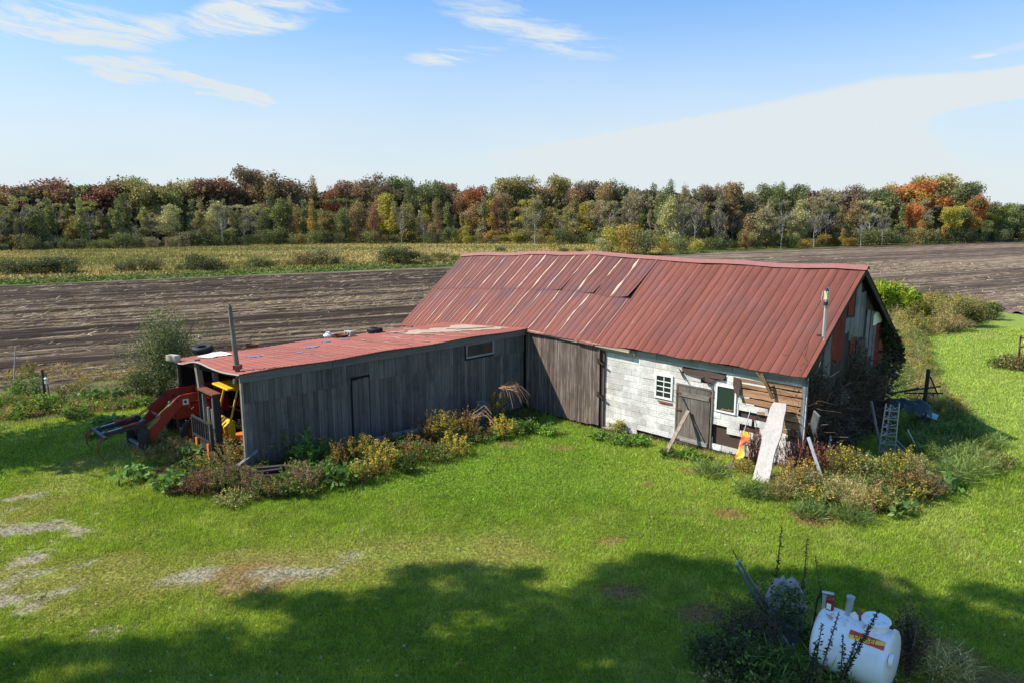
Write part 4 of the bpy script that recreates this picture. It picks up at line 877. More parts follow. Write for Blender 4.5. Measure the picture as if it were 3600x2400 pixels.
# ------------------------------------------------------------------ red tractor with front loader
M_TRED = mat_plain('tractor_red', (.30, .035, .025), .5, var=.3, rust=(.14, .05, .03), rustamt=.33, scale=4)
M_YEL = mat_plain('forklift_yellow', (.75, .44, .015), .45, var=.15, rust=(.25, .11, .02), rustamt=.2, scale=4)
M_ORG = mat_plain('orange_paint', (.55, .17, .03), .6, var=.25, rust=(.2, .06, .03), rustamt=.25, scale=5)
M_STEEL = mat_plain('dark_steel', (.05, .052, .06), .5, .4, var=.3)
M_CHROME = mat_plain('cylinder_rod', (.5, .5, .5), .25, .9, var=.1)
tr = empty('tractor', lw(-15.25, -11.15, gz(*wor(-15.25, -11.15))+.02), BR+math.pi, 'red tractor with front loader and grapple, parked half inside the open end of the shed', 'tractor')
def wheel(par, c, r, wd, rimc):
    e = MB(); q = Matrix.Translation(Vector(c)) @ Matrix.Rotation(math.pi/2, 4, 'Y')
    e.lathe(q, [(r*.62, -wd*.42), (r*.8, -wd*.55), (r*.96, -wd*.45), (r, -wd*.2), (r, wd*.2), (r*.96, wd*.45), (r*.8, wd*.55), (r*.62, wd*.42), (r*.62, -wd*.42)], 26); t_ = e.build('tyre', M_BLACK, par, smooth=True)
    m2 = MB(); m2.lathe(q, [(0, wd*.18), (r*.16, wd*.18), (r*.2, wd*.05), (r*.5, wd*.05), (r*.58, wd*.3), (r*.64, wd*.42), (r*.64, -wd*.42), (r*.5, -wd*.1), (0, -wd*.1)], 22); m2.build('rim', rimc, t_, smooth=True)
    m3 = MB()
    for k in range(18):
        a = k*math.pi/9; m3.box(-wd*.5, wd*.05, -.02, .02, r-.01, r+.03, M=Matrix.Translation(Vector(c)) @ Matrix.Rotation(a, 4, 'X')); m3.box(-wd*.05, wd*.5, -.02, .02, r-.01, r+.03, M=Matrix.Translation(Vector(c)) @ Matrix.Rotation(a+.17, 4, 'X'))
    o = m3.build('lug', M_BLACK, t_); o['kind'] = 'stuff'
for s_ in (-1, 1):
    wheel(tr, (s_*.70, 0, .40), .40, .20, M_RUST); wheel(tr, (s_*.78, -2.25, .68), .68, .36, M_RUST)
mb = MB(); mb.cyl((-.62, 0, .42), (.62, 0, .42), .055, n=8); mb.beam((0, .25, .5), (0, -2.2, .55), .32, .26); mb.build('axle_and_chassis', M_RUSTD, tr)
mb = MB(); mb.box(-.26, .26, -1.35, .38, .72, 1.18); mb.box(-.23, .23, -1.35, .36, 1.18, 1.27); mb.build('bonnet', M_TRED, tr, bevel=.03)
mb = MB(); mb.box(-.22, .22, .382, .40, .74, 1.16); gr_ = mb.build('grille', M_STEEL, tr)
for k in range(5):
    mb = MB(); mb.box(-.2, .2, .40, .412, .79+k*.075, .81+k*.075); mb.build('slat', M_TRED, gr_)
for s_ in (-1, 1):
    mb = MB(); mb.cyl((s_*.18, .385, 1.22), (s_*.18, .42, 1.22), .06, n=12); mb.build('headlight', M_WPAINT, tr)
mb = MB(); mb.cyl((.12, -.5, 1.25), (.12, -.5, 1.5), .03, n=8); mb.cyl((.12, -.5, 1.5), (.12, -.5, 1.86), .065, n=10); mb.cyl((.12, -.5, 1.86), (.12, -.5, 2.14), .028, n=8); mb.build('exhaust_pipe', M_RUSTD, tr)
mb = MB(); mb.box(-.30, .30, -2.45, -1.9, .85, .95); mb.beam((-.28, -2.4, .95), (-.28, -2.5, 1.35), .5, .06) ; mb.build('seat', M_BLACK, tr, bevel=.02)
for s_ in (-1, 1):
    mb = MB(); pts = [(-2.25+.85*math.cos(a), .68+.85*math.sin(a)) for a in np.linspace(.3, 2.7, 9)]
    for (a, b), (c, d) in zip(pts[:-1], pts[1:]): mb.beam((s_*.78, a, b), (s_*.78, c, d), .42, .03)
    mb.build('mudguard', M_TRED, tr)
mb = MB(); M_ = Matrix.Translation((0, -1.6, 1.35)) @ Matrix.Rotation(.9, 4, 'X'); ring = [M_ @ Vector((.19*math.cos(a), .19*math.sin(a), 0)) for a in np.linspace(0, 2*math.pi, 15)]; mb.tube(ring, .014, 5); mb.cyl(M_ @ Vector((0, 0, 0)), (0, -1.35, 1.1), .02, n=6); mb.beam(ring[0], ring[7], .02, .02); mb.build('steering_wheel', M_BLACK, tr)
LM = Matrix.Translation((0, 0, 0))
for s_ in (-1, 1):
    mb = MB(); x_ = s_*.52
    def arm(pts, M_=None):
        P = Matrix(((0, 0, 1, x_-.04), (1, 0, 0, 0), (0, 1, 0, 0), (0, 0, 0, 1))); mb.prism(pts, P, .08)
    arm([(-1.75, 1.50), (-1.75, 1.66), (.30, 1.58), (.44, 1.50), (1.42, .50), (1.36, .28), (1.22, .30), (.22, 1.26), (.0, 1.32)])
    la = mb.build('loader_arm', M_TRED, tr, bevel=.012)
    mb = MB(); mb.cyl((x_, -.45, .62), (x_, -.05, 1.10), .048, n=8); mb.build('hydraulic_cylinder', M_TRED, la); mb = MB(); mb.cyl((x_, -.05, 1.10), (x_, .16, 1.34), .022, n=8); mb.build('hydraulic_rod', M_CHROME, la)
    mb = MB(); mb.cyl((x_, .42, 1.44), (x_+.0, .95, 1.05), .042, n=8); mb.cyl((x_, .95, 1.05), (x_, 1.35, .82), .02, n=8); mb.build('tilt_cylinder', M_TRED, la)
    mb = MB(); mb.box(x_-.05, x_+.05, -1.0, -.75, .5, 1.62); mb.build('loader_post', M_TRED, tr, bevel=.01)
    if s_ < 0:
        mb = MB(); mb.box(x_-.052, x_-.042, .06, .24, 1.26, 1.44); d_ = mb.build('decal', M_WPAINT, la); mb = MB(); mb.box(x_-.056, x_-.052, .13, .17, 1.30, 1.40); mb.build('decal_print', M_STEEL, d_)
        mb = MB()
        for k in range(9): mb.box(x_-.047, x_-.043, -1.1+k*.09, -1.04+k*.09, 1.50, 1.55)
        mb.build('lettering', mat_plain('faded_letters', (.55, .25, .22), .6), la)
mb = MB(); mb.cyl((-.5, .85, .95), (.5, .85, .95), .05, n=8); mb.build('cross_tube', M_TRED, tr)
# bucket back plate and grapple
mb = MB(); mb.box(-.62, .62, 1.30, 1.36, .12, .72); mb.box(-.62, -.56, 1.36, 1.62, .05, .62); mb.box(.56, .62, 1.36, 1.62, .05, .62); mb.box(-.62, .62, 1.36, 1.62, .04, .09); mb.cyl((-.55, 1.5, .16), (.55, 1.5, .16), .10, n=10); mb.build('bucket', M_STEEL, tr, bevel=.01)
for s_ in (-1, 1):
    x_ = s_*.36; mb = MB(); mb.beam((x_, 1.32, .80), (x_, 2.45, .74), .07, .10); mb.beam((x_+.09, 1.32, .80), (x_+.09, 2.45, .74), .03, .08); mb.cyl((x_-.03, 2.42, .72), (x_+.12, 2.42, .72), .09, n=10); mb.cyl((x_-.05, 1.35, .84), (x_+.14, 1.35, .84), .13, n=12); ga = mb.build('grapple_arm', M_STEEL, tr)
    mb = MB(); mb.cyl((x_+.04, 1.4, .90), (x_+.04, 1.95, .84), .04, n=8); mb.build('hydraulic_cylinder', M_TRED, ga); mb = MB(); mb.cyl((x_+.04, 1.95, .84), (x_+.04, 2.35, .79), .018, n=8); mb.build('hydraulic_rod', M_CHROME, ga)
mb = MB(); mb.beam((-.45, 2.0, .72), (.45, 2.0, .72), .07, .07); mb.beam((-.75, 2.52, .72), (.62, 2.52, .72), .09, .07); mb.build('cross_bar', M_STEEL, tr)
for x_ in (-.75, -.68, .55, .62):
    mb = MB(); mb.tube([(x_, 2.52, .72), (x_, 2.72, .58), (x_, 2.72, .30), (x_, 2.58, .05)], .026, 6, r1=.010); mb.build('tine', M_RUST, tr)
for s_ in (-1, 1):
    mb = MB(); mb.tube([(s_*.44, -1.5, 1.60), (s_*.44, -.4, 1.68), (s_*.44, .3, 1.64), (s_*.46, .8, 1.22), (s_*.48, 1.3, .92)], .014, 5); mb.build('hydraulic_hose', M_BLACK, tr)
    for (a, b) in ((-1.7, 1.56), (.18, 1.36), (.42, 1.44), (1.3, .42)):
        mb = MB(); mb.cyl((s_*.46, a, b), (s_*.59, a, b), .035, n=8); mb.build('pin', M_RUSTD, tr)
# ------------------------------------------------------------------ yellow forklift
fl = empty('forklift', lw(-12.72, -10.6, gz(*wor(-12.72, -10.6))+.02), BR+math.pi, 'old yellow forklift with dark mast standing inside the open shed end', 'forklift')
for sx_ in (-1, 1):
    wheel(fl, (sx_*.48, .35, .30), .30, .2, M_ORG); wheel(fl, (sx_*.45, -1.0, .26), .26, .18, M_ORG)
mb = MB(); mb.box(-.5, .5, -1.45, .52, .28, .48); mb.build('chassis', M_ORG, fl, bevel=.02)
mb = MB(); mb.prism([(-1.45, .48), (-1.5, 1.15), (-1.3, 1.25), (-.55, 1.2), (-.5, .48)], Matrix(((0, 0, 1, -.5), (1, 0, 0, 0), (0, 1, 0, 0), (0, 0, 0, 1))), 1.0); mb.build('engine_cover', M_YEL, fl, bevel=.03)
mb = MB(); mb.prism([(.20, .48), (.36, .48), (.42, .95), (.26, 1.16), (.18, 1.14)], Matrix(((0, 0, 1, -.5), (1, 0, 0, 0), (0, 1, 0, 0), (0, 0, 0, 1))), 1.0); mb.build('front_cowl', M_YEL, fl, bevel=.015)
for x_ in (-.42, -.22, .02, .25, .42):
    mb = MB(); mb.beam((x_, .44, .52), (x_-.06, .50, 1.02), .07, .02, up=(0, 1, 0)); mb.build('cowl_rib', M_YEL, fl)
mb = MB(); mb.box(-.55, .55, .40, .56, .40, .46); mb.build('step_plate', M_ORG, fl)
for sx_ in (-1, 1):
    mb = MB(); mb.tube([(sx_*.47, .36, 1.0), (sx_*.46, .20, 1.5), (sx_*.45, .02, 2.08)], .032, 6); mb.build('guard_post', M_YEL, fl); mb = MB(); mb.tube([(sx_*.45, -1.2, 1.15), (sx_*.45, -1.1, 2.08)], .032, 6); mb.build('guard_post', M_YEL, fl)
mb = MB(); mb.box(-.56, .56, -1.18, .38, 2.10, 2.16); mb.beam((-.5, .1, 2.08), (.5, .1, 2.02), .10, .05); mb.build('overhead_guard', M_YEL, fl, bevel=.015)
mb = MB(); mb.cyl((.05, -.1, 2.12), (.05, -.1, 2.17), .07, n=10); mb.cyl((.05, -.1, 2.17), (.05, -.1, 2.30), .05, .04, 10); mb.build('beacon', M_WPAINT, fl)
mb = MB(); mb.box(-.25, .25, -.95, -.45, 1.21, 1.30); mb.box(-.25, .25, -1.02, -.93, 1.28, 1.65); mb.build('seat', M_BLACK, fl, bevel=.02)
mb = MB(); M_ = Matrix.Translation((-.1, .02, 1.42)) @ Matrix.Rotation(.6, 4, 'X'); ring = [M_ @ Vector((.16*math.cos(a), .16*math.sin(a), 0)) for a in np.linspace(0, 2*math.pi, 13)]; mb.tube(ring, .014, 5); mb.cyl(M_ @ Vector((0, 0, 0)), (-.1, .22, 1.05), .022, n=6); mb.build('steering_wheel', M_TRED, fl)
for x_, m_ in ((-.50, M_STEEL), (.50, M_STEEL)):
    mb = MB(); mb.box(x_-.06, x_+.06, .62, .66, .06, 2.02); mb.box(x_-.06 if x_ < 0 else x_+.03, x_-.03 if x_ < 0 else x_+.06, .66, .80, .06, 2.02); mb.build('mast_channel', m_, fl)
for x_ in (-.36, .36):
    mb = MB(); mb.box(x_-.035, x_+.035, .66, .76, .1, 1.92); mb.build('inner_channel', mat_plain('grey_steel', (.17, .18, .18), .5, .4), fl)
for x_ in (-.16, .14):
    mb = MB(); mb.cyl((x_, .70, .15), (x_, .70, 1.55), .038, n=8); mb.build('lift_cylinder', M_GALV, fl)
mb = MB(); mb.box(-.56, .56, .56, .82, 2.02, 2.07); mb.box(-.5, .5, .60, .64, 1.9, 2.02); mb.build('mast_top', M_RUST, fl); mb = MB(); mb.box(-.56, -.10, .60, .615, .6, 1.95); mb.build('mast_shield', M_STEEL, fl)
mb = MB(); mb.beam((-.66, .98, 1.24), (.72, .98, 1.24), .045, .05); mb.beam((-.66, .98, .68), (.72, .98, .68), .05, .07); bk = mb.build('load_backrest', M_STEEL, fl)
for k in range(9):
    mb = MB(); x_ = -.66+k*1.38/8; mb.box(x_-.014, x_+.014, .965, .995, .70, 1.24); mb.build('bar', M_STEEL, bk)
mb = MB(); mb.box(-.70, -.64, .92, 1.0, .02, 1.26); mb.box(.68, .74, .92, 1.0, .02, 1.26); mb.box(-.6, .66, .86, .95, .36, .62); mb.box(-.6, .66, .86, .94, .10, .22); mb.build('carriage', M_RUSTD, fl)
for x_ in (-.46, .42):
    mb = MB(); mb.box(x_-.065, x_+.065, .97, 1.02, .04, .62); mb.box(x_-.06, x_+.06, 1.02, 1.35, .03, .07); mb.build('fork', M_ORG, fl)
out = []; sp = dict(K['deadpale']); sp.update(stems=10, lps=24, ls=.07, asp=.6, pal=[(.3, .3, .16), (.12, .14, .06), (.45, .42, .28), (.06, .07, .04)])
X, Y = wor(-11.85, -10.75); plant(sp, (X, Y, .95), .42, .22, out); finish_plant('hay_bundle', out, 'mottled bundle of dry hay hanging beside the forklift seat', 'hay')
# ------------------------------------------------------------------ things leaning on the barn
def L3(x, y, z): X, Y = wor(x, y); return Vector((X, Y, z))
def leaning(name, label, cat, a, b, wd, th, mat, up=None, bevel=.004, r=None):
    """a, b: world ends (a on the ground)"""
    e = empty(name, a, 0, label, cat); mb = MB(); d = b-a; n_ = Vector(up) if up else Vector((-BY[0], -BY[1], .3))
    if r: mb.cyl((0, 0, 0), d, r, n=8)
    else: mb.beam((0, 0, 0), d, wd, th, up=n_)
    return e, mb, d
def single(name, label, cat, a, b, wd, th, mat, r=None, part=None):
    e, mb, d = leaning(name, label, cat, a, b, wd, th, mat, r=r); COL.objects.unlink(e); bpy.data.objects.remove(e)
    o = mb.build(name, mat, None, bevel=0 if r else .005); o.location = a; return tag(o, label, cat)
gx, gy, g0 = GT(2335, 1600); a = Vector((gx, gy, g0-.02)); zz = front(2420, 1442, .12); b = L3(zz[0], .12, zz[1])
single('door_prop', 'weathered board wedged against the plank door', 'board', a, b, .13, .04, mat_wood('prop_wood', (.12, .09, .07), (.26, .2, .16), (.4, .34, .29), 'y'))
gx, gy, g0 = GT(2672, 1692); zt_ = front(2742, 1418, .02); a = Vector((gx, gy, g0-.03)); b = L3(zt_[0], .02, zt_[1]+.02)
mb = MB(); d = b-a; ax = d.normalized(); sx_ = Vector((BX[0], BX[1], 0)); nn_ = sx_.cross(ax).normalized(); sx_ = ax.cross(nn_).normalized(); N_ = 12; vs = []
for i in range(N_+1):
    t = i/N_; wd = .46-.02*math.sin(t*7)+(-.10 if i == N_ else 0); c = d*t; tw = .12*(t-.5); q = Matrix.Rotation(tw, 3, ax)
    for sx2 in (-1, 1):
        for sn in (-1, 1): vs.append(c+q @ (sx_*(sx2*wd/2+(.02*math.sin(t*13) if sx2 > 0 else 0))+nn_*(sn*.03)))
mb.add(vs, [f for i in range(N_) for f in ((4*i, 4*i+2, 4*i+6, 4*i+4), (4*i+1, 4*i+5, 4*i+7, 4*i+3), (4*i, 4*i+4, 4*i+5, 4*i+1), (4*i+2, 4*i+3, 4*i+7, 4*i+6))]+[(0, 1, 3, 2), (4*N_, 4*N_+2, 4*N_+3, 4*N_+1)])
o = mb.build('leaning_board', M_WHITEB, None, bevel=.006); o.location = a; tag(o, 'wide pale bleached board leaning on the barn wall at the right of the windows', 'board')
gx, gy, g0 = GT(2576, 1645); a = Vector((gx, gy, g0-.02)); zt_ = front(2638, 1442, .16); b = L3(zt_[0], .16, zt_[1])
single('metal_pole', 'thin pale metal pole leaning on the siding left of the wide board', 'pole', a, b, 0, 0, M_GALV, r=.014)
mb = MB(); vs = []; d = (b-a); n1_, n2_ = 12, 5
for i in range(n1_+1):
    t = .66-.54*i/n1_; w_ = .16+.07*math.sin(i*.9)-.12*(i > 9)+(.04 if i in (3, 4, 5) else 0)
    for j in range(n2_): u_ = j/(n2_-1); vs.append(d*t+Vector((BX[0], BX[1], 0))*(u_*w_-.02+.02*math.sin(i))+Vector((-BY[0], -BY[1], 0))*(.03+.03*math.sin(j*1.7+i*.8))+Vector((0, 0, -.05*u_)))
mb.add(vs, [(i*n2_+j, i*n2_+j+1, (i+1)*n2_+j+1, (i+1)*n2_+j) for i in range(n1_) for j in range(n2_-1)])
m, n = newmat('flag_cloth'); t_ = n('ShaderNodeTexCoord', out=3); c = n.ramp(n.math('ADD', n.math('MULTIPLY', n.math('SINE', n.math('MULTIPLY', n('ShaderNodeSeparateXYZ', {0: t_}, out=2), 11.0)), .35), n.math('MULTIPLY', n.noise(t_, 4, 3), .9)), [(.2, (.75, .42, .02)), (.42, (.75, .30, .02)), (.55, (.72, .10, .015)), (.75, (.60, .09, .03)), (.95, (.80, .5, .03))]); finish(n, c, .7); M_FLAG = m
o = mb.build('bright_cloth', M_FLAG, None, smooth=True); o.location = a; tag(o, 'orange and yellow cloth hanging on the thin pole by the barn wall', 'cloth')
gx, gy, g0 = GT(2556, 1642); mb = MB(); mb.lathe(Matrix.Diagonal((1.3, .7, .45, 1)), [(.0, .10), (.12, .10), (.17, .04), (.16, -.06), (0, -.06)], 9); o = mb.build('flat_stone', mat_plain('stone', (.42, .41, .38), .9, var=.2), None); o.location = (gx, gy, g0+.01); tag(o, 'small flat pale stone in the grass at the foot of the thin pole', 'stone')
gx, gy, g0 = GT(2835, 1600); zt_ = front(2872, 1452, -.25); single('grey_plank', 'grey plank standing on end at the right corner of the barn', 'board', Vector((gx, gy, g0-.05)), L3(zt_[0], -.25, zt_[1]), .22, .05, M_PGREY)
gx, gy, g0 = GT(2897, 1700); zt_ = front(2842, 1535, -.15); single('fallen_gutter', 'narrow pale gutter length leaning at the right corner of the barn', 'gutter', Vector((gx, gy, g0)), L3(zt_[0], -.15, zt_[1]), .09, .05, M_GALV)
gx, gy, g0 = GT(2935, 1640); e = empty('bent_pipe', (gx, gy, g0), BR, 'bent pale pipe sticking up from the weeds by the dark gable', 'pipe'); mb = MB(); mb.tube([(0, 0, 0), (-.04, .03, .25), (-.16, .08, .42), (-.24, .1, .62), (-.24, .12, .86)], .03, 7); mb.build('pipe_body', M_GALV, e, smooth=True)
gx, gy, g0 = GT(2745, 1612); e = empty('black_bucket', (gx, gy, g0), BR, 'dark bucket tilted behind the red stalks beside the wide board', 'bucket', rx=.5); mb = MB(); mb.lathe(Matrix.Identity(4), [(0, 0), (.13, 0), (.17, .32), (.16, .32), (.12, .03), (0, .03)], 14); mb.build('pail', M_BLACK, e, smooth=True); mb = MB(); mb.tube([(.165*math.cos(t), .0, .32+.16*math.sin(t)) for t in np.linspace(0, math.pi, 8)], .006, 4); mb.build('handle', M_RUSTD, e)
# ------------------------------------------------------------------ junk by the gable
gx, gy, g0 = GT(3112, 1600); z1_ = top_z(1412, gx, gy); e = empty('lattice_tower', (gx, gy, g0), BR+.5, 'old lattice antenna tower section standing upright by the dark gable', 'tower', rx=-.02, ry=.03)
h_ = z1_-g0; legs = [(-.22, -.1), (.22, -.1), (0, .22)]
for k, (a, b) in enumerate(legs):
    mb = MB(); mb.cyl((a, b, 0), (a*.8, b*.8, h_*[.97, 1.0, .92][k]), .022, n=6); mb.build('leg', M_GALV, e)
N_ = 6
for i in range(N_):
    z = h_*.92*(i+.5)/N_; s_ = 1-.2*z/h_; zn = z+h_*.92/N_*.55
    for (a, b), (c, d) in ((legs[0], legs[1]), (legs[1], legs[2]), (legs[2], legs[0])):
        mb = MB(); mb.cyl((a*s_, b*s_, z), (c*s_, d*s_, z), .012, n=5); mb.build('rung', M_GALV, e); mb = MB(); mb.cyl((a*s_, b*s_, z), (c*s_, d*s_, zn), .010, n=5); mb.build('diagonal', M_GALV, e)
def gpole(p0, p1, zt_y, r, mat, label, name='long_pole', z1=None):
    x0, y0, z0 = GT(*p0); a = Vector((x0, y0, z0-.02))
    Xe, Ye = G(p1[0], p1[1], z1); b = Vector((Xe, Ye, z1)); return single(name, label, 'pole', a, b, 0, 0, mat, r=r)
gpole((3098, 1588), (3062, 1408), 0, .045, mat_wood('old_timber_pole', (.1, .09, .08), (.2, .185, .17), (.3, .28, .26), 'z'), 'thick grey pole leaning left of the lattice tower', z1=1.45)
gpole((3222, 1612), (3150, 1545), 0, .022, M_GALV, 'thin pale pipe lying slantwise, upper one of two right of the lattice tower', z1=.28)
gpole((3212, 1622), (3148, 1560), 0, .026, M_WHITEB, 'pale stick lying slantwise, lower one of two right of the lattice tower', z1=.22)
gpole((3242, 1608), (3190, 1508), 0, .02, M_GALV, 'thin pipe leaning against the junk platform behind the tower', z1=.85)
px_, py_ = G(3192, 1412, 1.0); lx, ly = loc(px_, py_); e = empty('junk_platform', (px_, py_, gz(px_, py_)), BR+.25, 'rough platform of poles covered with a dark teal tarpaulin behind the gable', 'platform'); e.scale = (.72, .8, .88)
for (a, b) in ((-.8, -.45), (.75, -.45), (-.8, .5), (.75, .5)):
    mb = MB(); mb.beam((a, b, -.1), (a, b, 1.08), .09, .09, up=(0, 1, 0)); mb.build('leg', M_GDARK, e)
m, n = newmat('teal_tarp'); t_ = n('ShaderNodeTexCoord', out=3); finish(n, n.mix(n.noise(t_, 5, 4), (.015, .03, .03), (.045, .075, .075)), .6, bump=n.noise(t_, 9, 4), bs=.8, bd=.05); M_TARP = m
mb = MB(); vs = []; A1 = 14
for i in range(A1+1):
    for j in range(9): u_, v_ = i/A1, j/8; x_ = -1.0+2.0*u_; y_ = -.65+1.3*v_; edge_ = max(abs(u_-.5)*2, abs(v_-.5)*2); vs.append((x_, y_, 1.13+.05*math.sin(i*1.3+j)+.04*math.sin(j*2.1)-.22*max(0, edge_-.8)/.2*(1+.5*math.sin(i*1.9+j))))
mb.add(vs, [(i*9+j, (i+1)*9+j, (i+1)*9+j+1, i*9+j+1) for i in range(A1) for j in range(8)]); mb.build('tarpaulin', M_TARP, e, smooth=True)
px_, py_ = G(3232, 1440, .6); x0, y0, g0 = px_+.35, py_+.35, gz(px_, py_); zt2 = top_z(1296, x0, y0); e = empty('rusty_post', (x0, y0, g0), BR, 'rusty brown iron post with crooked arms rising over the junk platform', 'post')
mb = MB(); mb.beam((0, 0, -.1), (.03, 0, zt2-g0), .11, .11, up=(0, 1, 0)); mb.build('column', M_RUSTD, e); 
for k, (p, q) in enumerate((((-.9, -.3, zt2-g0-.95), (.42, .1, zt2-g0-.55)), ((-.6, -.2, zt2-g0-.92), (.50, .2, zt2-g0-.8)), ((.1, 0, zt2-g0-.25), (.38, .05, zt2-g0-.85)), ((-1.0, -.3, zt2-g0-1.0), (-.2, 0, zt2-g0-.7)))):
    mb = MB(); mb.cyl(p, q, .028, n=6); mb.build('arm', M_RUSTD, e)
x0, y0 = G(3262, 1455, 0); x0, y0 = x0+.2, y0+.4; single('charred_post', 'short black charred post leaning beside the rusty post', 'post', Vector((x0-.1, y0, -.05)), Vector((x0+.18, y0+.1, top_z(1382, x0, y0))), .16, .14, M_DARK)
px_, py_ = G(3254, 1455, .55); e = empty('plastic_crate', (px_, py_, .42), BR+.3, 'pale blue plastic crate lying tilted at the right of the junk platform', 'crate', rx=-.55, ry=.3)
M_CR = mat_plain('pale_blue_plastic', (.30, .52, .58), .5, var=.1)
mb = MB(); mb.box(-.30, .30, -.22, -.20, 0, .2); mb.box(-.30, .30, .20, .22, 0, .2); mb.box(-.30, -.28, -.2, .2, 0, .2); mb.box(.28, .30, -.2, .2, 0, .2); mb.build('rim', M_CR, e)
for k in range(6):
    mb = MB(); mb.box(-.28, .28, -.17+k*.063, -.145+k*.063, .17, .195); mb.build('slat', M_CR, e)
mb = MB(); mb.box(-.012, .012, -.2, .2, .165, .198); mb.build('slat', M_CR, e)
# ------------------------------------------------------------------ pile in the weeds left of the shed wall
gx, gy, g0 = GT(905, 1680); e = empty('slat_pile', (gx, gy, g0), rad(12), 'low pile of blackened slats in the weeds before the shed', 'slat pile')
M_CHAR = mat_wood('blackened_wood', (.012, .010, .012), (.035, .030, .032), (.09, .08, .085), 'x')
for k in range(9):
    mb = MB(); a = R.uniform(-.12, .12); y_ = -.5+(k % 5)*.22; z_ = .08+(k//5)*.14; mb.beam((-.75+R.uniform(-.1, .1), y_, z_), (.75+R.uniform(-.15, .15), y_+a, z_+R.uniform(0, .08)), .13, .05); mb.build('slat', M_CHAR if k % 4 else M_GDARK, e)
gx, gy, g0 = GT(862, 1660); single('pale_plank', 'narrow grey board slanting up out of the slat pile', 'board', Vector((gx-.5, gy-.25, g0)), Vector((gx+.35, gy+.1, g0+.62)), .10, .03, M_PGREY)
gx, gy, g0 = GT(772, 1628); single('white_stick', 'whitish stick lying in the brown weeds below the forklift', 'stick', Vector((gx-.1, gy-.2, g0+.05)), Vector((gx+.55, gy+.35, g0+.28)), .10, .04, M_WHITEB)
gx, gy, g0 = GT(1405, 1548); e = empty('fallen_log', (gx, gy, g0), 0, 'pale grey log lying in the shade at the foot of the shed wall', 'log'); mb = MB(); d = Vector((BY[0], BY[1], 0)); mb.tube([-d*.95+Vector((0, 0, .17)), Vector((0, 0, .19)), d*.9+Vector((0, 0, .16))], .15, 9, r1=.12); mb.build('trunk', M_PGREY, e, smooth=True)
gx, gy, g0 = GT(1690, 1495); e = empty('metal_drum', (gx, gy, g0), BR, 'grey metal drum leaning on the shed wall behind the yellow bush', 'drum', ry=.18); mb = MB(); mb.lathe(Matrix.Identity(4), [(0, 0), (.26, 0), (.27, .02), (.26, .3), (.27, .31), (.26, .32), (.26, .6), (.27, .61), (.26, .62), (.26, .85), (.25, .86), (.24, .83), (0, .83)], 20); mb.build('barrel', mat_plain('drum_grey', (.14, .16, .18), .5, .4, rust=(.1, .05, .03), rustamt=.3), e, smooth=True)
# ------------------------------------------------------------------ fuel tank
tcx, tcy = G(2992, 2262, .66); AXT = math.atan2(-.68, .73)
tank = empty('fuel_tank', (tcx, tcy, gz(tcx, tcy)), AXT, 'white horizontal fuel tank with red and yellow sticker standing in the shade', 'fuel tank', rx=0); tank.scale = (.94, .94, .94); tank.location.x += .06
M_TANK, n = newmat('tank_white'); t_ = n('ShaderNodeTexCoord', out=3); zt_ = n('ShaderNodeSeparateXYZ', {0: t_}, out=2)
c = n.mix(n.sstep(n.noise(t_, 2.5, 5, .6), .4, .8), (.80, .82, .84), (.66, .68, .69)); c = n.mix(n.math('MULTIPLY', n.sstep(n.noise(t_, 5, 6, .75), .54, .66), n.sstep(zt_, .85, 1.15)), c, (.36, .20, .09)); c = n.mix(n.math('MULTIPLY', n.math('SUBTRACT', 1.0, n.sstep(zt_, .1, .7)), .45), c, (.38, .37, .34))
finish(n, c, .35, bump=n.noise(t_, 14, 3), bs=.05, bd=.01, spec=.5)
TR, TL, TZ = .50, .54, .63
mb = MB(); q = Matrix.Translation((0, 0, TZ)) @ Matrix.Rotation(math.pi/2, 4, 'Y')
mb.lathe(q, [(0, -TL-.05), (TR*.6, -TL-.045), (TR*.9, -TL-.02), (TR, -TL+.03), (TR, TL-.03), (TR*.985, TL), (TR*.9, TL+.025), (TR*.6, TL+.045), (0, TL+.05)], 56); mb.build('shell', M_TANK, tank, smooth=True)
mb = MB(); mb.lathe(Matrix.Translation((.27, .02, TZ)), [(.19, .3), (.19, TR+.08), (.18, TR+.10)], 32); mb.build('manhole_neck', M_TANK, tank, smooth=True)
mb = MB(); mb.lathe(Matrix.Translation((.27, .02, TZ+TR+.10)) @ Matrix.Rotation(.05, 4, 'X'), [(0, .03), (.20, .025), (.215, .01), (.215, -.02), (.19, -.02)], 36); lid = mb.build('manhole_lid', M_TANK, tank, smooth=True)
mb = MB(); mb.box(.47, .53, -.03, .03, TZ+TR+.06, TZ+TR+.10); mb.build('lid_latch', M_RUSTD, tank)
mb = MB(); mb.cyl((-.16, .05, TZ+TR-.04), (-.14, .05, TZ+TR+.30), .055, n=16); mb.cyl((-.14, .05, TZ+TR+.30), (-.14, .05, TZ+TR+.33), .068, n=16); mb.build('vent_pipe', M_GALV, tank, smooth=True)
mb = MB(); mb.box(-.50, -.38, -.03, .09, TZ+TR-.08, TZ+TR+.20); pump = mb.build('pump', mat_plain('pump_red', (.22, .008, .012), .4, var=.15), tank, bevel=.025)
mb = MB(); mb.box(-.475, -.405, -.037, -.032, TZ+TR+.02, TZ+TR+.12); mb.build('pump_label', M_WPAINT, pump)
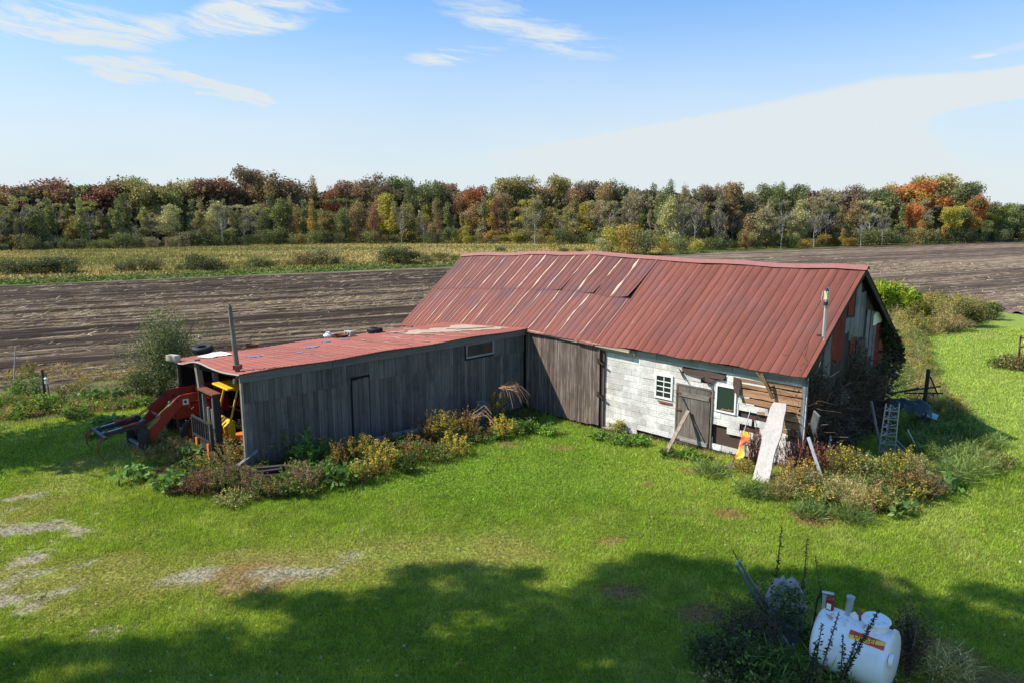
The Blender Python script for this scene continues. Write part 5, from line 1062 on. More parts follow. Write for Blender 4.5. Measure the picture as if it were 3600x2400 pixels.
mb = MB(); mb.box(-.56, -.50, -.0, .08, TZ+TR-.02, TZ+TR+.22); mb.cyl((-.58, .05, TZ+TR+.24), (-.40, .05, TZ+TR+.27), .028, n=8); mb.build('nozzle_holder', M_GALV, pump); mb = MB(); mb.tube([(-.5, .08, TZ+TR+.2), (-.62, .2, TZ+TR+.2), (-.75, .35, TZ+TR-.1), (-.8, .4, TZ-.2), (-.8, .3, TZ-.5)], .018, 6); mb.build('hose', M_BLACK, pump)
mb = MB(); mb.cyl((.04, .02, TZ+TR-.02), (.04, .02, TZ+TR+.10), .028, n=8); mb.cyl((.04, .02, TZ+TR+.1), (.04, .02, TZ+TR+.14), .035, n=8); mb.build('filler_cap', M_TRED, tank); 
for x_ in (-.05, .11):
    mb = MB(); M_ = Matrix(((1, 0, 0, x_), (0, 0, 1, .0), (0, 1, 0, TZ+TR-.06), (0, 0, 0, 1))); mb.prism([(-.08, 0), (.08, 0), (.06, .13), (.0, .18), (-.06, .13)], M_, .015); mb.build('lifting_lug', M_TANK, tank)
mb = MB()
for x_ in (-.4, .4): mb.box(x_-.05, x_+.05, -.42, .42, -.05, .20)
mb.build('support_saddle', M_STEEL, tank)
mb = MB(); mb.cyl((TL+.04, -.3, TZ+.2), (TL+.10, -.3, TZ+.2), .10, n=16); mb.build('gauge', M_TANK, tank, smooth=True)
# sticker following the shell
def onshell(x, a, o=.003): return ((x), -(TR+o)*math.sin(a), TZ+(TR+o)*math.cos(a))
def sticker(x0, x1, a0, a1, mat, o, name, par, shape=None):
    mb = MB(); NX = 12; NA = 4; vs = []
    for i in range(NX+1):
        for j in range(NA+1): u_ = i/NX; v_ = j/NA; aa = (a0(u_) if callable(a0) else a0); ab = (a1(u_) if callable(a1) else a1); vs.append(onshell(x0+(x1-x0)*u_, aa+(ab-aa)*v_, o))
    mb.add(vs, [(i*(NA+1)+j, i*(NA+1)+j+1, (i+1)*(NA+1)+j+1, (i+1)*(NA+1)+j) for i in range(NX) for j in range(NA)]); return mb.build(name, mat, par)
M_SRED = mat_plain('sticker_red', (.62, .06, .03), .4, var=.05); M_SYEL = mat_plain('sticker_yellow', (.85, .55, .05), .4, var=.05)
a_s, a_e = .52, .80; x_s, x_e = -.02, .50
st_ = sticker(x_s, x_e, a_s, a_e, M_SYEL, .004, 'sticker', tank)
sticker(x_s, x_e, lambda u: a_s, lambda u: a_s+(a_e-a_s)*max(.0, .62-.62*u), M_SRED, .007, 'sticker_stripe', st_)
sticker(x_s+.2, x_e, lambda u: a_e-(a_e-a_s)*.55*u, lambda u: a_e, M_SRED, .007, 'sticker_stripe', st_)
cu = bpy.data.curves.new('diesel_text', 'FONT'); cu.body = 'DIESEL'; cu.size = .15; cu.resolution_u = 2; to = bpy.data.objects.new('diesel_text', cu); COL.objects.link(to)
dg = bpy.context.evaluated_depsgraph_get(); tm = bpy.data.meshes.new_from_object(to.evaluated_get(dg)); COL.objects.unlink(to); bpy.data.objects.remove(to)
co = np.array([v.co[:] for v in tm.vertices]); wdt = co[:, 0].max()-co[:, 0].min(); co[:, 0] = (co[:, 0]-co[:, 0].min())/wdt
for v_, (u_, h_, _) in zip(tm.vertices, co): v_.co = onshell(x_s+.08+.34*u_, a_e-.06-h_/TR*.78, .010)
tm.materials.clear(); tm.materials.append(mat_plain('sticker_ink', (.35, .03, .02), .5)); link('lettering', tm, st_)
for x_ in (-.49, -.02, .44):
    mb = MB(); q2 = Matrix.Translation((x_, 0, TZ)) @ Matrix.Rotation(math.pi/2, 4, 'Y'); mb.lathe(q2, [(TR, -.012), (TR+.004, -.006), (TR+.004, .006), (TR, .012)], 56); mb.build('weld_seam', M_TANK, tank, smooth=True)
# ------------------------------------------------------------------ other things at the tank
sx0, sy0 = G(2762, 2205, 0.3); e = empty('concrete_slab', (sx0+.05, sy0+.1, gz(sx0, sy0)), rad(-8), 'upright grey concrete slab covered by weeds, left of the white tank', 'slab', rx=-.12); e.scale = (.85, .85, .82)
m_con = mat_plain('concrete', (.21, .21, .21), .9, var=.35, scale=4, bs=.5)
pts = [(-.30, -.1), (.30, -.1), (.33, .75), (.28, 1.08), (.12, 1.22), (-.10, 1.24), (-.26, 1.10), (-.32, .7)]
mb = MB(); mb.prism(pts, Matrix(((1, 0, 0, 0), (0, 0, 1, -.12), (0, 1, 0, 0), (0, 0, 0, 1))), .24); mb.build('slab_body', m_con, e, bevel=.03)
e2 = empty('crumpled_tarp', (sx0+.05, sy0+.1, gz(sx0, sy0)), rad(-8), 'crumpled pale grey tarpaulin draped over the upright slab', 'tarpaulin', rx=-.12); e2.scale = (.85, .85, .82)
mb = MB(); vs = []; NU, NV = 30, 26
for i in range(NU+1):
    for j in range(NV+1):
        u_, v_ = i/NU*2-1, j/NV*2-1; x_ = u_*.38; yy = v_*.30; zz_ = 1.30-.16*u_*u_-.08*abs(v_); ed = max(abs(u_), abs(v_)); zz_ -= max(0, ed-.60)*(.25+1.1*float(fbm(np.array(u_*2.2+3), np.array(v_*2.2), 1.0, 2))); cr = fbm(np.array(x_*5+9), np.array(yy*5), 2.5, 3)-.5
        vs.append((x_*(1+.2*cr), yy*(.75+.3*cr), zz_+cr*.30))
mb.add(vs, [(i*(NV+1)+j, (i+1)*(NV+1)+j, (i+1)*(NV+1)+j+1, i*(NV+1)+j+1) for i in range(NU) for j in range(NV)]); mb.build('sheet', mat_plain('pale_tarp', (.34, .31, .30), .7, var=.25, scale=3, bs=.4), e2)
bx_, by_ = G(2735, 2200, 0); 
for k, ((a, b), zt_, lab) in enumerate((((2588, 1982), 1.62, 'bluish metal pole leaning out of the brush, left one of the pair'), ((2598, 1970), 1.70, 'bluish metal pole leaning out of the brush, right one of the pair'))):
    X1, Y1 = G(a, b, zt_); single('blue_pole', lab, 'pole', Vector((bx_+.12*k-.1, by_+.05, 0)), Vector((X1, Y1, zt_)), 0, 0, mat_plain('blue_grey_metal', (.22, .30, .38), .35, .5, var=.15), r=.024)
for p, q, z1_, lab in (((2820, 2345), (2755, 2235), .55, 'broken stick leaning on the slab, longer one'), ((2812, 2330), (2788, 2262), .42, 'broken stick leaning on the slab, shorter one')):
    X0_, Y0_, g_ = GT(*p); X1, Y1 = G(q[0], q[1], z1_); single('dry_stick', lab, 'stick', Vector((X0_, Y0_, g_)), Vector((X1, Y1, z1_)), 0, 0, M_PGREY, r=.018)
# ------------------------------------------------------------------ weeds in front of the shed (each clump its own thing)
WD = [
 (470, 1690, 'burdock', .45, .45, 'burdock_plant', 'low broad-leaved plant at the left end of the weed bed'),
 (610, 1720, 'burdock', .55, .5, 'burdock_plant', 'broad-leaved plant at the left foot of the brown weeds'),
 (650, 1680, 'green', .6, .45, 'leafy_weed', 'green leafy weed just left of the brown dead weeds'),
 (700, 1725, 'dead', .55, .7, 'dead_weed', 'mauve-brown dead weed clump below the orange forks'),
 (780, 1705, 'dead', .62, .65, 'dead_weed', 'brown dead weed clump right below the forklift'),
 (870, 1640, 'rusty', 1.0, .6, 'dry_weed', 'tan drying weed mound at the shed corner post'),
 (800, 1640, 'deadpale', .9, .5, 'dry_weed', 'pale straw-coloured weed mound between forklift and slat pile'),
 (935, 1745, 'mixed', .5, .5, 'low_weed', 'low mixed weed in front of the slat pile'),
 (820, 1770, 'mixed', .38, .55, 'low_weed', 'low green weed in the grass left of the slat pile'),
 (1010, 1735, 'green', .5, .55, 'low_weed', 'green weed right of the slat pile'),
 (1000, 1620, 'green', 1.15, .6, 'tall_weed', 'tall green feathery weed against the shed wall near its left end'),
 (1090, 1630, 'bright', 1.05, .55, 'tall_weed', 'light green weed against the shed wall left of the narrow door'),
 (1075, 1715, 'dead', .75, .55, 'dead_weed', 'reddish-brown dead weed clump in the middle of the weed bed'),
 (1130, 1690, 'green', .7, .6, 'leafy_weed', 'olive green weed right of the reddish-brown clump'),
 (1190, 1640, 'rusty', .95, .45, 'dead_weed', 'rusty brown seeded weed left of the narrow shed door'),
 (1205, 1690, 'burdock', .5, .45, 'burdock_plant', 'pale green broad-leaved plant below the narrow shed door'),
 (1160, 1625, 'green', .9, .4, 'leafy_weed', 'dark green weed at the wall beside the narrow door'),
 (1270, 1610, 'goldenrod', .9, .5, 'dead_weed', 'green and yellow seeded weed right under the narrow shed door'),
 (1340, 1630, 'goldleaf', .85, .6, 'golden_weed', 'yellow-green leafy weed in front of the grey log'),
 (1260, 1670, 'goldleaf', .6, .4, 'golden_weed', 'small yellowing weed at the lawn edge below the narrow shed door'),
 (1430, 1620, 'green', .55, .4, 'leafy_weed', 'low dark green weed right of the grey log'),
 (1450, 1590, 'rusty', .8, .42, 'drooping_weed', 'rusty drooping weed at the right end of the grey log'),
 (1500, 1520, 'rusty', .95, .45, 'drooping_weed', 'first tall golden-brown weed right of the log'),
 (1560, 1520, 'goldleaf', 1.0, .6, 'golden_weed', 'golden drooping weed in the middle of the shed wall'),
 (1640, 1500, 'rusty', .9, .6, 'drooping_weed', 'rusty gold weed left of the tall yellow bush'),
 (1600, 1560, 'goldleaf', .6, .5, 'golden_weed', 'low golden weed leaning onto the lawn'),
 (1545, 1580, 'mixed', .5, .5, 'low_weed', 'low olive weed at the lawn edge under the golden ones'),
 (1735, 1460, 'goldleaf', 1.35, .5, 'golden_bush', 'tallest yellow-green bush near the corner of shed and barn'),
 (1765, 1500, 'goldleaf', .7, .5, 'golden_weed', 'yellow-green weed at the foot of the tallest bush'),
 (1850, 1480, 'green', .45, .5, 'leafy_weed', 'low dark green weed in the corner of shed and barn'),
 (1920, 1490, 'bright', .3, .5, 'leafy_weed', 'low green weed patch in front of the brown boarded door'),
]
for px, py, k, h, r, nm, lb in WD:
    f_ = ss(px, 950, 1450); weed(px, py+float(f_)*38, k, h*1.08+.16*float(f_), r*.98, nm, lb, dens=2.4)
# dry drooping stems over the tall bush
X, Y, z = GT(1775, 1508); n_ = 26; A_ = np.tile([X-.1, Y, z+1.5], (n_, 1))+NR.normal(0, .05, (n_, 3)); ang = NR.normal(0, .7, n_); L_ = NR.uniform(.4, .95, n_)
B_ = A_+np.stack([np.cos(ang)*L_*.75, np.sin(ang)*L_*.4-.2, NR.uniform(-.05, .2, n_)], -1); C2 = B_+np.stack([np.cos(ang)*L_*.4, np.sin(ang)*.2, -NR.uniform(.25, .55, n_)], -1)
cc = pick([(.45, .28, .17), (.36, .22, .13)], n_); finish_plant('dead_bush', [ribbons(A_, B_, .022, cc), ribbons(B_, C2, .016, cc)], 'tan bare drooping stems arching right from the tallest golden bush', 'dry stems', mat=TWIG)
X, Y, z = GT(1660, 1550); n_ = 8; A_ = np.tile([X, Y, z+.8], (n_, 1))+NR.normal(0, .05, (n_, 3)); B_ = A_+np.stack([NR.uniform(.1, .5, n_), -NR.uniform(0, .4, n_), NR.uniform(.1, .45, n_)], -1); C2 = B_+np.stack([NR.uniform(.15, .4, n_), -NR.uniform(.1, .3, n_), -NR.uniform(.2, .4, n_)], -1)
finish_plant('dead_bush', [ribbons(A_, B_, .022, pick([(.45, .28, .17)], n_)), ribbons(B_, C2, .016, pick([(.45, .28, .17)], n_))], 'pale bare stems bent over the rusty gold weed in the middle of the shed wall', 'dry stems', mat=TWIG)
# weeds under the white wall
WB = [
 (2120, 1540, 'bright', .28, .5, 'leafy_weed', 'low light green weed at the left foot of the white wall'),
 (2190, 1560, 'bright', .42, .6, 'leafy_weed', 'green creeper patch under the white wall'),
 (2170, 1520, 'goldenrod', .55, .3, 'tall_weed', 'tall thin weed standing against the white siding'),
 (2255, 1560, 'bright', .45, .38, 'leafy_weed', 'round green weed at the sill left of the plank door'),
 (2360, 1600, 'green', .22, .5, 'leafy_weed', 'low dark weed under the plank door'),
 (2450, 1612, 'bright', .22, .5, 'leafy_weed', 'low green weed patch right of the plank door'),
 (2500, 1665, 'grassy', .35, .6, 'grass_tuft', 'long grass tuft left of the flat stone'),
 (2610, 1660, 'rusty', .5, .35, 'dry_weed', 'orange-brown dry weed at the foot of the bright cloth'),
 (2650, 1740, 'grassy', .45, .6, 'grass_tuft', 'blue-green long grass tuft at the foot of the wide board'),
 (2740, 1750, 'drygrass', .7, .45, 'dry_grass_clump', 'orange-tan dry grass right of the wide board'),
 (2780, 1700, 'rusty', .8, .4, 'dry_weed', 'rusty weed under the red stalks'),
 (2830, 1745, 'mixed', .75, .5, 'leafy_weed', 'dark leafy weed left of the leaning gutter'),
 (2900, 1760, 'mixed', .7, .5, 'leafy_weed', 'olive weed right of the leaning gutter'),
 (2850, 1810, 'grassy', .35, .55, 'grass_tuft', 'dark green grass tuft at the left front of the right weed bed'),
 (2960, 1690, 'goldleaf', 1.3, .5, 'golden_bush', 'tall yellow-green weed with seed heads before the dark gable'),
 (3040, 1700, 'mixed', 1.0, .6, 'leafy_weed', 'tall pale olive weed left of the bright goldenrod'),
 (2990, 1780, 'drygrass', .8, .7, 'dry_grass_clump', 'tan tangled dry grass in the middle of the right weed bed'),
 (3060, 1790, 'deadpale', .65, .6, 'dry_weed', 'pale tangled weed in the front of the right weed bed'),
 (2990, 1830, 'grassy', .4, .55, 'grass_tuft', 'green grass tuft at the front edge of the right weed bed'),
 (3120, 1700, 'goldenrod', 1.05, .55, 'goldenrod', 'bright yellow goldenrod in front of the lattice tower'),
 (3170, 1745, 'rusty', .75, .5, 'dry_weed', 'yellow-brown weed right of the bright goldenrod'),
 (3100, 1790, 'bright', .55, .5, 'leafy_weed', 'bright green leafy weed below the goldenrod'),
 (3150, 1800, 'burdock', .45, .5, 'burdock_plant', 'broad light green leaves at the front right of the weed bed'),
 (3230, 1750, 'dead', .8, .65, 'dead_weed', 'dark brown dead bush at the right of the weed bed'),
 (3210, 1690, 'deadpale', .85, .5, 'dry_weed', 'grey-tan dead weed behind the dark brown bush'),
 (3300, 1720, 'burdock', .55, .5, 'burdock_plant', 'pale green broad-leaved plant right of the dark brown bush'),
 (3340, 1690, 'grassy', .75, .7, 'grass_tuft', 'tall arching grass clump right of the weed bed'),
 (3420, 1660, 'grassy', .75, .7, 'grass_tuft', 'tall arching grass clump at the edge of the gable shadow'),
 (3500, 1640, 'mixed', .5, .6, 'low_weed', 'low weed with brown seed heads at the tip of the gable shadow'),
]
for px, py, k, h, r, nm, lb in WB: weed(px, py, k, h, r, nm, lb, dens=2.2)
# red stalks
def stalks(px, py, wd, h, n_, pal, lab, nm, spread=.3):
    X, Y, z = GT(px, py); A_ = np.stack([X+NR.uniform(-wd, wd, n_)*BX[0], Y+NR.uniform(-wd, wd, n_)*BX[1]+NR.normal(0, .12, n_), np.full(n_, z)], -1)
    A_[:, 1] = Y+(A_[:, 0]-X)/BX[0]*BX[1]+NR.normal(0, .12, n_)
    B_ = A_+np.stack([NR.normal(0, spread, n_), NR.normal(0, spread*.6, n_), h*NR.uniform(.5, 1, n_)], -1)
    out = [ribbons(A_, B_, .026, pick(pal, n_, .3))]; k = n_*2; i = NR.integers(0, n_, k); t = NR.uniform(.3, .95, (k, 1)); P_ = A_[i]*(1-t)+B_[i]*t; Q_ = P_+rdir(k)*NR.uniform(.08, .3, (k, 1)); out.append(ribbons(P_, Q_, .012, pick(pal, k, .3)))
    k = n_*4; i = NR.integers(0, n_, k); t = NR.uniform(.55, 1.02, (k, 1)); P_ = A_[i]*(1-t)+B_[i]*t+NR.normal(0, .05, (k, 3)); out.append(leaves(P_, rdir(k), .06, .5, pick(BRN+[(.3, .13, .05)], k)))
    finish_plant(nm, out, lab, 'dry stalks', mat=TWIG)
REDP = [(.30, .07, .05), (.22, .05, .045), (.36, .14, .09), (.16, .06, .05)]
stalks(2825, 1660, .55, 1.05, 120, REDP, 'thicket of red-brown dry stalks right of the wide board', 'red_stalks')
stalks(2655, 1625, .25, 1.15, 60, REDP+MAU, 'dark red stalks with brown leaves between bright cloth and wide board', 'red_stalks', .15)
# dead vines over the lower gable, one tangle nobody could count
n_ = 2300; yl = NR.uniform(.3, 7.6, n_); zl = NR.random(n_)**.95*(2.3+.5*np.sin(yl*1.9)+.25*np.sin(yl*5.1)); xl = -.26+NR.random(n_)**2*.45*(1-zl/4)
def B2W(x, y, z): return np.stack([BA[0]+x*BX[0]+y*BY[0], BA[1]+x*BX[1]+y*BY[1], z], -1)
P_ = B2W(xl, yl, zl); D = rdir(n_); L_ = NR.uniform(.15, .7, (n_, 1)); q1 = P_+D*L_; q2 = q1+(D+rdir(n_)*.7)*L_*.7
cc = pick([(.09, .065, .05), (.15, .11, .09), (.06, .045, .035), (.20, .165, .14)], n_)
k = 8000; i = NR.integers(0, n_, k)
k2 = 1900; y2 = np.concatenate([NR.uniform(6.3, 7.9, k2-900), NR.uniform(7.4, 8.3, 900)]); z2 = NR.uniform(1.4, 5.2, k2); lim = np.where(y2 < YR, 5.2, 2.75+2.6*(1-(y2-YR)/4.05)); z2 = np.minimum(z2, lim-.02-NR.random(k2)*.6)
keep_ = NR.random(k2) < .35+.65*(np.abs(lim-z2) < .9)
P2 = B2W(NR.uniform(-.22, .02, k2), y2, z2)[keep_]
finish_plant('dead_vines', [ribbons(P_, q1, .022, cc), ribbons(q1, q2, .014, cc), leaves(P_[i]+rdir(k)*.25, rdir(k), .09, .6, pick([(.055, .04, .03), (.09, .06, .045), (.05, .05, .03), (.12, .085, .06)], k)), leaves(P2, rdir(len(P2)), .14, .7, pick([(.03, .045, .018), (.045, .06, .025), (.02, .03, .014)], len(P2)))],
             'tangle of dead brown vines covering the lower dark gable', 'vines', kind='stuff')
# ------------------------------------------------------------------ region scatter (stuff)
def region(px_poly, n_, kinds, hr, rr, name, label, cat='vegetation', dens=.5, seed=0):
    poly = [G(*p) for p in px_poly]; xs = [p[0] for p in poly]; ys = [p[1] for p in poly]; out = []; c = 0
    while c < n_:
        x, y = R.uniform(min(xs), max(xs)), R.uniform(min(ys), max(ys))
        if inpoly(x, y, poly):
            sp = dict(K[R.choice(kinds)]); sp['stems'] = max(3, int(sp['stems']*dens)); s_ = max(1, y/32)
            sp['ls'] = sp['ls']*s_; sp['sw'] = sp.get('sw', .012)*s_; sp['ts'] = sp.get('ts', .035)*s_
            plant(sp, (x, y, gz(x, y)-.02), R.uniform(*hr), R.uniform(*rr), out); c += 1
    return finish_plant(name, out, label, cat, kind='stuff')
region([(3110, 1062), (3180, 1080), (3300, 1075), (3400, 1090), (3500, 1115), (3430, 1140), (3330, 1170), (3240, 1190), (3180, 1210), (3150, 1180)], 330, ['drygrass', 'drygrass', 'goldleaf', 'mixed', 'deadpale', 'goldenrod'], (.8, 1.6), (.4, .8), 'weed_verge', 'tall tan and olive weeds between barn gable and ploughed field', dens=.7)
region([(3150, 1190), (3230, 1200), (3250, 1260), (3270, 1330), (3290, 1400), (3340, 1440), (3390, 1480), (3300, 1490), (3230, 1450), (3190, 1400), (3165, 1300)], 240, ['drygrass', 'goldleaf', 'mixed', 'grassy', 'drygrass'], (.5, 1.1), (.3, .6), 'weed_border', 'tan and gold weeds along the right side of the barn', dens=.7)
region([(3230, 1470), (3400, 1490), (3500, 1560), (3420, 1620), (3300, 1640), (3200, 1600)], 130, ['grassy', 'green', 'grassy'], (.25, .6), (.3, .5), 'rough_grass', 'rough uncut grass in the shadow of the gable', dens=.8)
region([(2900, 1640), (3200, 1640), (3280, 1740), (3150, 1800), (2880, 1800), (2780, 1730)], 90, ['mixed', 'green', 'drygrass', 'goldleaf'], (.35, .7), (.3, .5), 'weed_undergrowth', 'mixed green and tan undergrowth filling the right weed bed', dens=.9)
region([(560, 1690), (860, 1600), (1250, 1600), (1500, 1520), (1800, 1460), (1900, 1480), (1620, 1570), (1430, 1640), (1200, 1720), (950, 1770), (640, 1750)], 110, ['mixed', 'green', 'green', 'dead', 'bright'], (.25, .65), (.3, .5), 'weed_undergrowth', 'mixed dark undergrowth filling the weed bed along the shed', dens=.9)
region([(500, 1530), (650, 1530), (700, 1580), (620, 1620), (480, 1600)], 40, ['deadpale', 'drygrass', 'mixed'], (.1, .35), (.3, .5), 'trampled_weeds', 'trampled straw and weeds under the loader of the tractor', dens=.8)
region([(-60, 1475), (440, 1440), (560, 1410), (600, 1390), (300, 1400), (0, 1410), (-60, 1410)], 190, ['mixed', 'green', 'bright', 'drygrass', 'dead'], (.15, .42), (.3, .6), 'garden_weeds', 'overgrown garden strip between lawn and field at the left', dens=.7)
region([(560, 1345), (720, 1330), (1300, 1240), (1390, 1200), (1390, 1185), (560, 1290), (100, 1290), (0, 1300), (0, 1340)], 180, ['drygrass', 'deadpale', 'dead'], (.1, .35), (.3, .7), 'field_edge_weeds', 'sparse dry weeds along the near edge of the field', dens=.5)
# garden plants and stakes
for px, py, k, h, r, nm, lb in (
  (60, 1400, 'bright', 1.2, .5, 'garden_plant', 'tall leafy garden plant beside the leaning stake'), (130, 1400, 'green', 1.35, .45, 'garden_plant', 'tall dark garden plant right of the leaning stake'), (105, 1330, 'goldenrod', .9, .3, 'garden_plant', 'thin tall plant sticking up behind the garden stakes'),
  (20, 1440, 'green', .8, .7, 'garden_plant', 'bushy green garden plant at the left picture edge'), (200, 1440, 'green', .7, .6, 'garden_plant', 'low dark plant in front of the upright stake'), (110, 1455, 'bright', .7, .6, 'garden_plant', 'light green bushy plant in front of the garden'),
  (320, 1410, 'burdock', .5, .7, 'squash_plant', 'yellow-green squash leaves left of the shrub'), (400, 1405, 'burdock', .5, .7, 'squash_plant', 'bright squash leaves just left of the shrub'), (280, 1470, 'green', .5, .6, 'garden_plant', 'dark low plant on the shady garden edge'),
  (380, 1500, 'burdock', .45, .6, 'squash_plant', 'dark bluish squash leaves in the shade left of the grapple'), (350, 1535, 'burdock', .35, .4, 'squash_plant', 'single grey-green squash leaf clump on the shady lawn'), (250, 1380, 'mixed', .5, .7, 'garden_plant', 'yellowish low plant behind the squash leaves'), (680, 1610, 'burdock', .6, .35, 'burdock_plant', 'pale green broad leaves between tractor wheel and backrest'), (620, 1580, 'deadpale', .5, .5, 'dry_weed', 'dry straw clump under the tractor loader')):
    weed(px, py, k, h, r, nm, lb, dens=2.0)
x0, y0, g0 = GT(48, 1345); x1, y1 = G(84, 1222, 1.3); single('garden_stake', 'thin bare stake leaning right over the garden', 'stake', Vector((x0, y0, g0)), Vector((x0+.28, y0, top_z(1218, x0, y0))), 0, 0, M_WHITEB, r=.025)
x0, y0, g0 = GT(160, 1400); single('garden_stake', 'dark upright square stake in the garden', 'stake', Vector((x0, y0, g0)), Vector((x0, y0, top_z(1298, x0, y0))), .09, .09, M_GDARK)
x0, y0, g0 = GT(176, 1400); single('garden_stake', 'thin stake with a white rag right of the dark stake', 'stake', Vector((x0, y0, g0)), Vector((x0-.05, y0, top_z(1310, x0, y0))), .04, .04, M_POST)
mb = MB(); mb.lathe(Matrix.Identity(4), [(.01, -.2), (.07, -.12), (.05, 0), (.08, .08), (.01, .14)], 8); o = mb.build('white_rag', M_WPAINT, None); o.location = (x0-.03, y0-.06, top_z(1335, x0, y0)); tag(o, 'white rag tied to the thin garden stake', 'rag')
# big shrub behind the shed's open end
def shrub(px, py, h, rx_, ry_, n_, ls, pal, name, label, trunk=True, cat='shrub', flat=.25, asp=.4, z0f=.05, lobes=9, group=None, pos=None):
    X, Y, z = pos or GT(px, py); e = empty(name, (X, Y, z), 0, label, cat, group); cs = []
    for i in range(lobes): a = R.uniform(0, 6.28); q = R.uniform(.15, .62); cs.append((math.cos(a)*rx_*q, math.sin(a)*ry_*q, h*R.uniform(.28, .72), R.uniform(.38, .55)))
    cs.append((0, 0, h*.45, .6)); P_ = []
    for (a, b, c, s_) in cs:
        k = n_//len(cs); d = rdir(k); rr_ = NR.random((k, 1))**.35*NR.uniform(.8, 1.12, (k, 1)); P_.append(np.array([a, b, c])+d*rr_*np.array([rx_*s_, ry_*s_, h*s_*.75]))
    P_ = np.concatenate(P_); P_ = P_[P_[:, 2] > h*z0f*NR.random(len(P_))]; P_ = P_[fbm(P_[:, 0]*3+P_[:, 2], P_[:, 1]*3-P_[:, 2]*1.7, 1.1/max(.4, rx_*.4), 2) > .36]
    m_ = len(P_); D = rdir(m_); D[:, 2] += .3; D /= np.linalg.norm(D, axis=1)[:, None]; V_, C_ = leaves(P_, D, ls*NR.uniform(.6, 1.3, m_), asp, pick(pal, m_, .22)); o = link('foliage', npmesh('foliage', V_, 4, C_, LEAF), e)
    if trunk:
        mb = MB()
        for i in range(9): a = R.uniform(0, 6.28); q = R.uniform(.3, .8); mb.tube([(0, 0, 0), (math.cos(a)*rx_*q*.3, math.sin(a)*ry_*q*.3, h*.35), (math.cos(a)*rx_*q, math.sin(a)*ry_*q, h*R.uniform(.6, .9))], .02+.012*h, 5, r1=.006)
        mb.build('stem', BARK, e)
    return e
OLG = [(.075, .095, .045), (.10, .125, .06), (.055, .075, .035), (.14, .155, .085), (.17, .175, .11), (.09, .12, .05)]
shrub(0, 0, 3.6, 2.1, 1.7, 24000, .085, [tuple(q*1.45 for q in c) for c in OLG], 'willow_shrub', 'tall airy grey-green shrub behind the open end of the shed', pos=(*G(572, 1385), 0), lobes=14)
shrub(0, 0, 1.3, 1.2, .9, 3500, .08, OLG+GRN, 'low_shrub', 'lower part of greenery in front of the tall airy shrub', pos=(*G(505, 1400), 0))
YG = [(.20, .30, .02), (.28, .36, .03), (.15, .24, .02), (.34, .38, .04)]
for px, py, h, r, lab in ((3075, 1120, 2.6, 1.3, 'bright yellow-green sumac just right of the roof edge'), (3150, 1115, 2.6, 1.3, 'bright yellow-green sumac in the middle of three'), (3200, 1125, 2.2, 1.0, 'lowest yellow-green sumac at the field edge')):
    shrub(px, py, h, r, r*.8, 1500, .42, YG, 'sumac_bush', lab, asp=.28, lobes=6, z0f=.5)
shrub(3235, 1160, 1.9, 1.3, 1.0, 2600, .16, [(.13, .14, .02), (.19, .17, .025), (.09, .10, .02)], 'verge_bush', 'olive gold bush in the weeds right of the barn gable')
shrub(3400, 1150, 1.7, 1.9, 1.0, 2800, .16, [(.15, .15, .045), (.20, .19, .07), (.11, .12, .035)], 'verge_bush', 'wide pale olive bush at the end of the weedy verge')
shrub(3480, 1125, 1.2, 1.0, .8, 1200, .16, [(.06, .09, .025), (.09, .12, .035)], 'verge_bush', 'small dark green bush where the verge meets the field')
# heap of hay on the verge
shrub(3340, 1165, .8, 1.7, .8, 2500, .22, TANP+[(.38, .25, .14)], 'hay_heap', 'low heap of tan dry hay at the verge by the mown path', trunk=False, cat='hay heap', asp=.08, z0f=0)
# bush at the right edge with red frame
shrub(3590, 1300, 1.0, 1.5, .9, 2200, .13, [(.22, .15, .07), (.16, .12, .06), (.12, .15, .04), (.28, .2, .1)], 'brown_bush', 'brown weedy bush at the right edge of the picture')
X, Y, z = GT(3590, 1285); e = empty('iron_rack', (X, Y, z), .3, 'rusty red iron frame standing in the brown bush at the right edge', 'frame'); mb = MB(); mb.cyl((-.3, 0, 0), (-.25, 0, 1.5), .035, n=6); mb.cyl((-.1, 0, 0), (-.32, 0, 1.45), .03, n=6); mb.build('upright', M_RUST, e); mb = MB(); mb.cyl((-.3, 0, .9), (.8, 0, 1.1), .03, n=6); mb.cyl((-.3, 0, 1.35), (.8, .1, 1.35), .03, n=6); mb.build('rail', M_RUST, e); mb = MB(); mb.box(-.05, .7, -.02, .02, 1.12, 1.22); mb.build('plate', M_WPAINT, e)
shrub(3500, 1290, .45, .7, .5, 700, .12, K['bright']['pal'], 'low_bush', 'low light green plant left of the brown bush at the right edge', trunk=False)
out = []; sX, sY = G(2762, 2205, .3); n_ = 900; P_ = np.stack([sX+NR.normal(0, .2, n_), sY+NR.normal(-.12, .12, n_), .25+NR.random(n_)**.7*.85], -1); out.append(leaves(P_, rdir(n_), .06, .6, pick(GRN+[(.2, .22, .14)], n_)))
finish_plant('ivy', out, 'leafy creeper clinging to the front of the concrete slab', 'creeper')
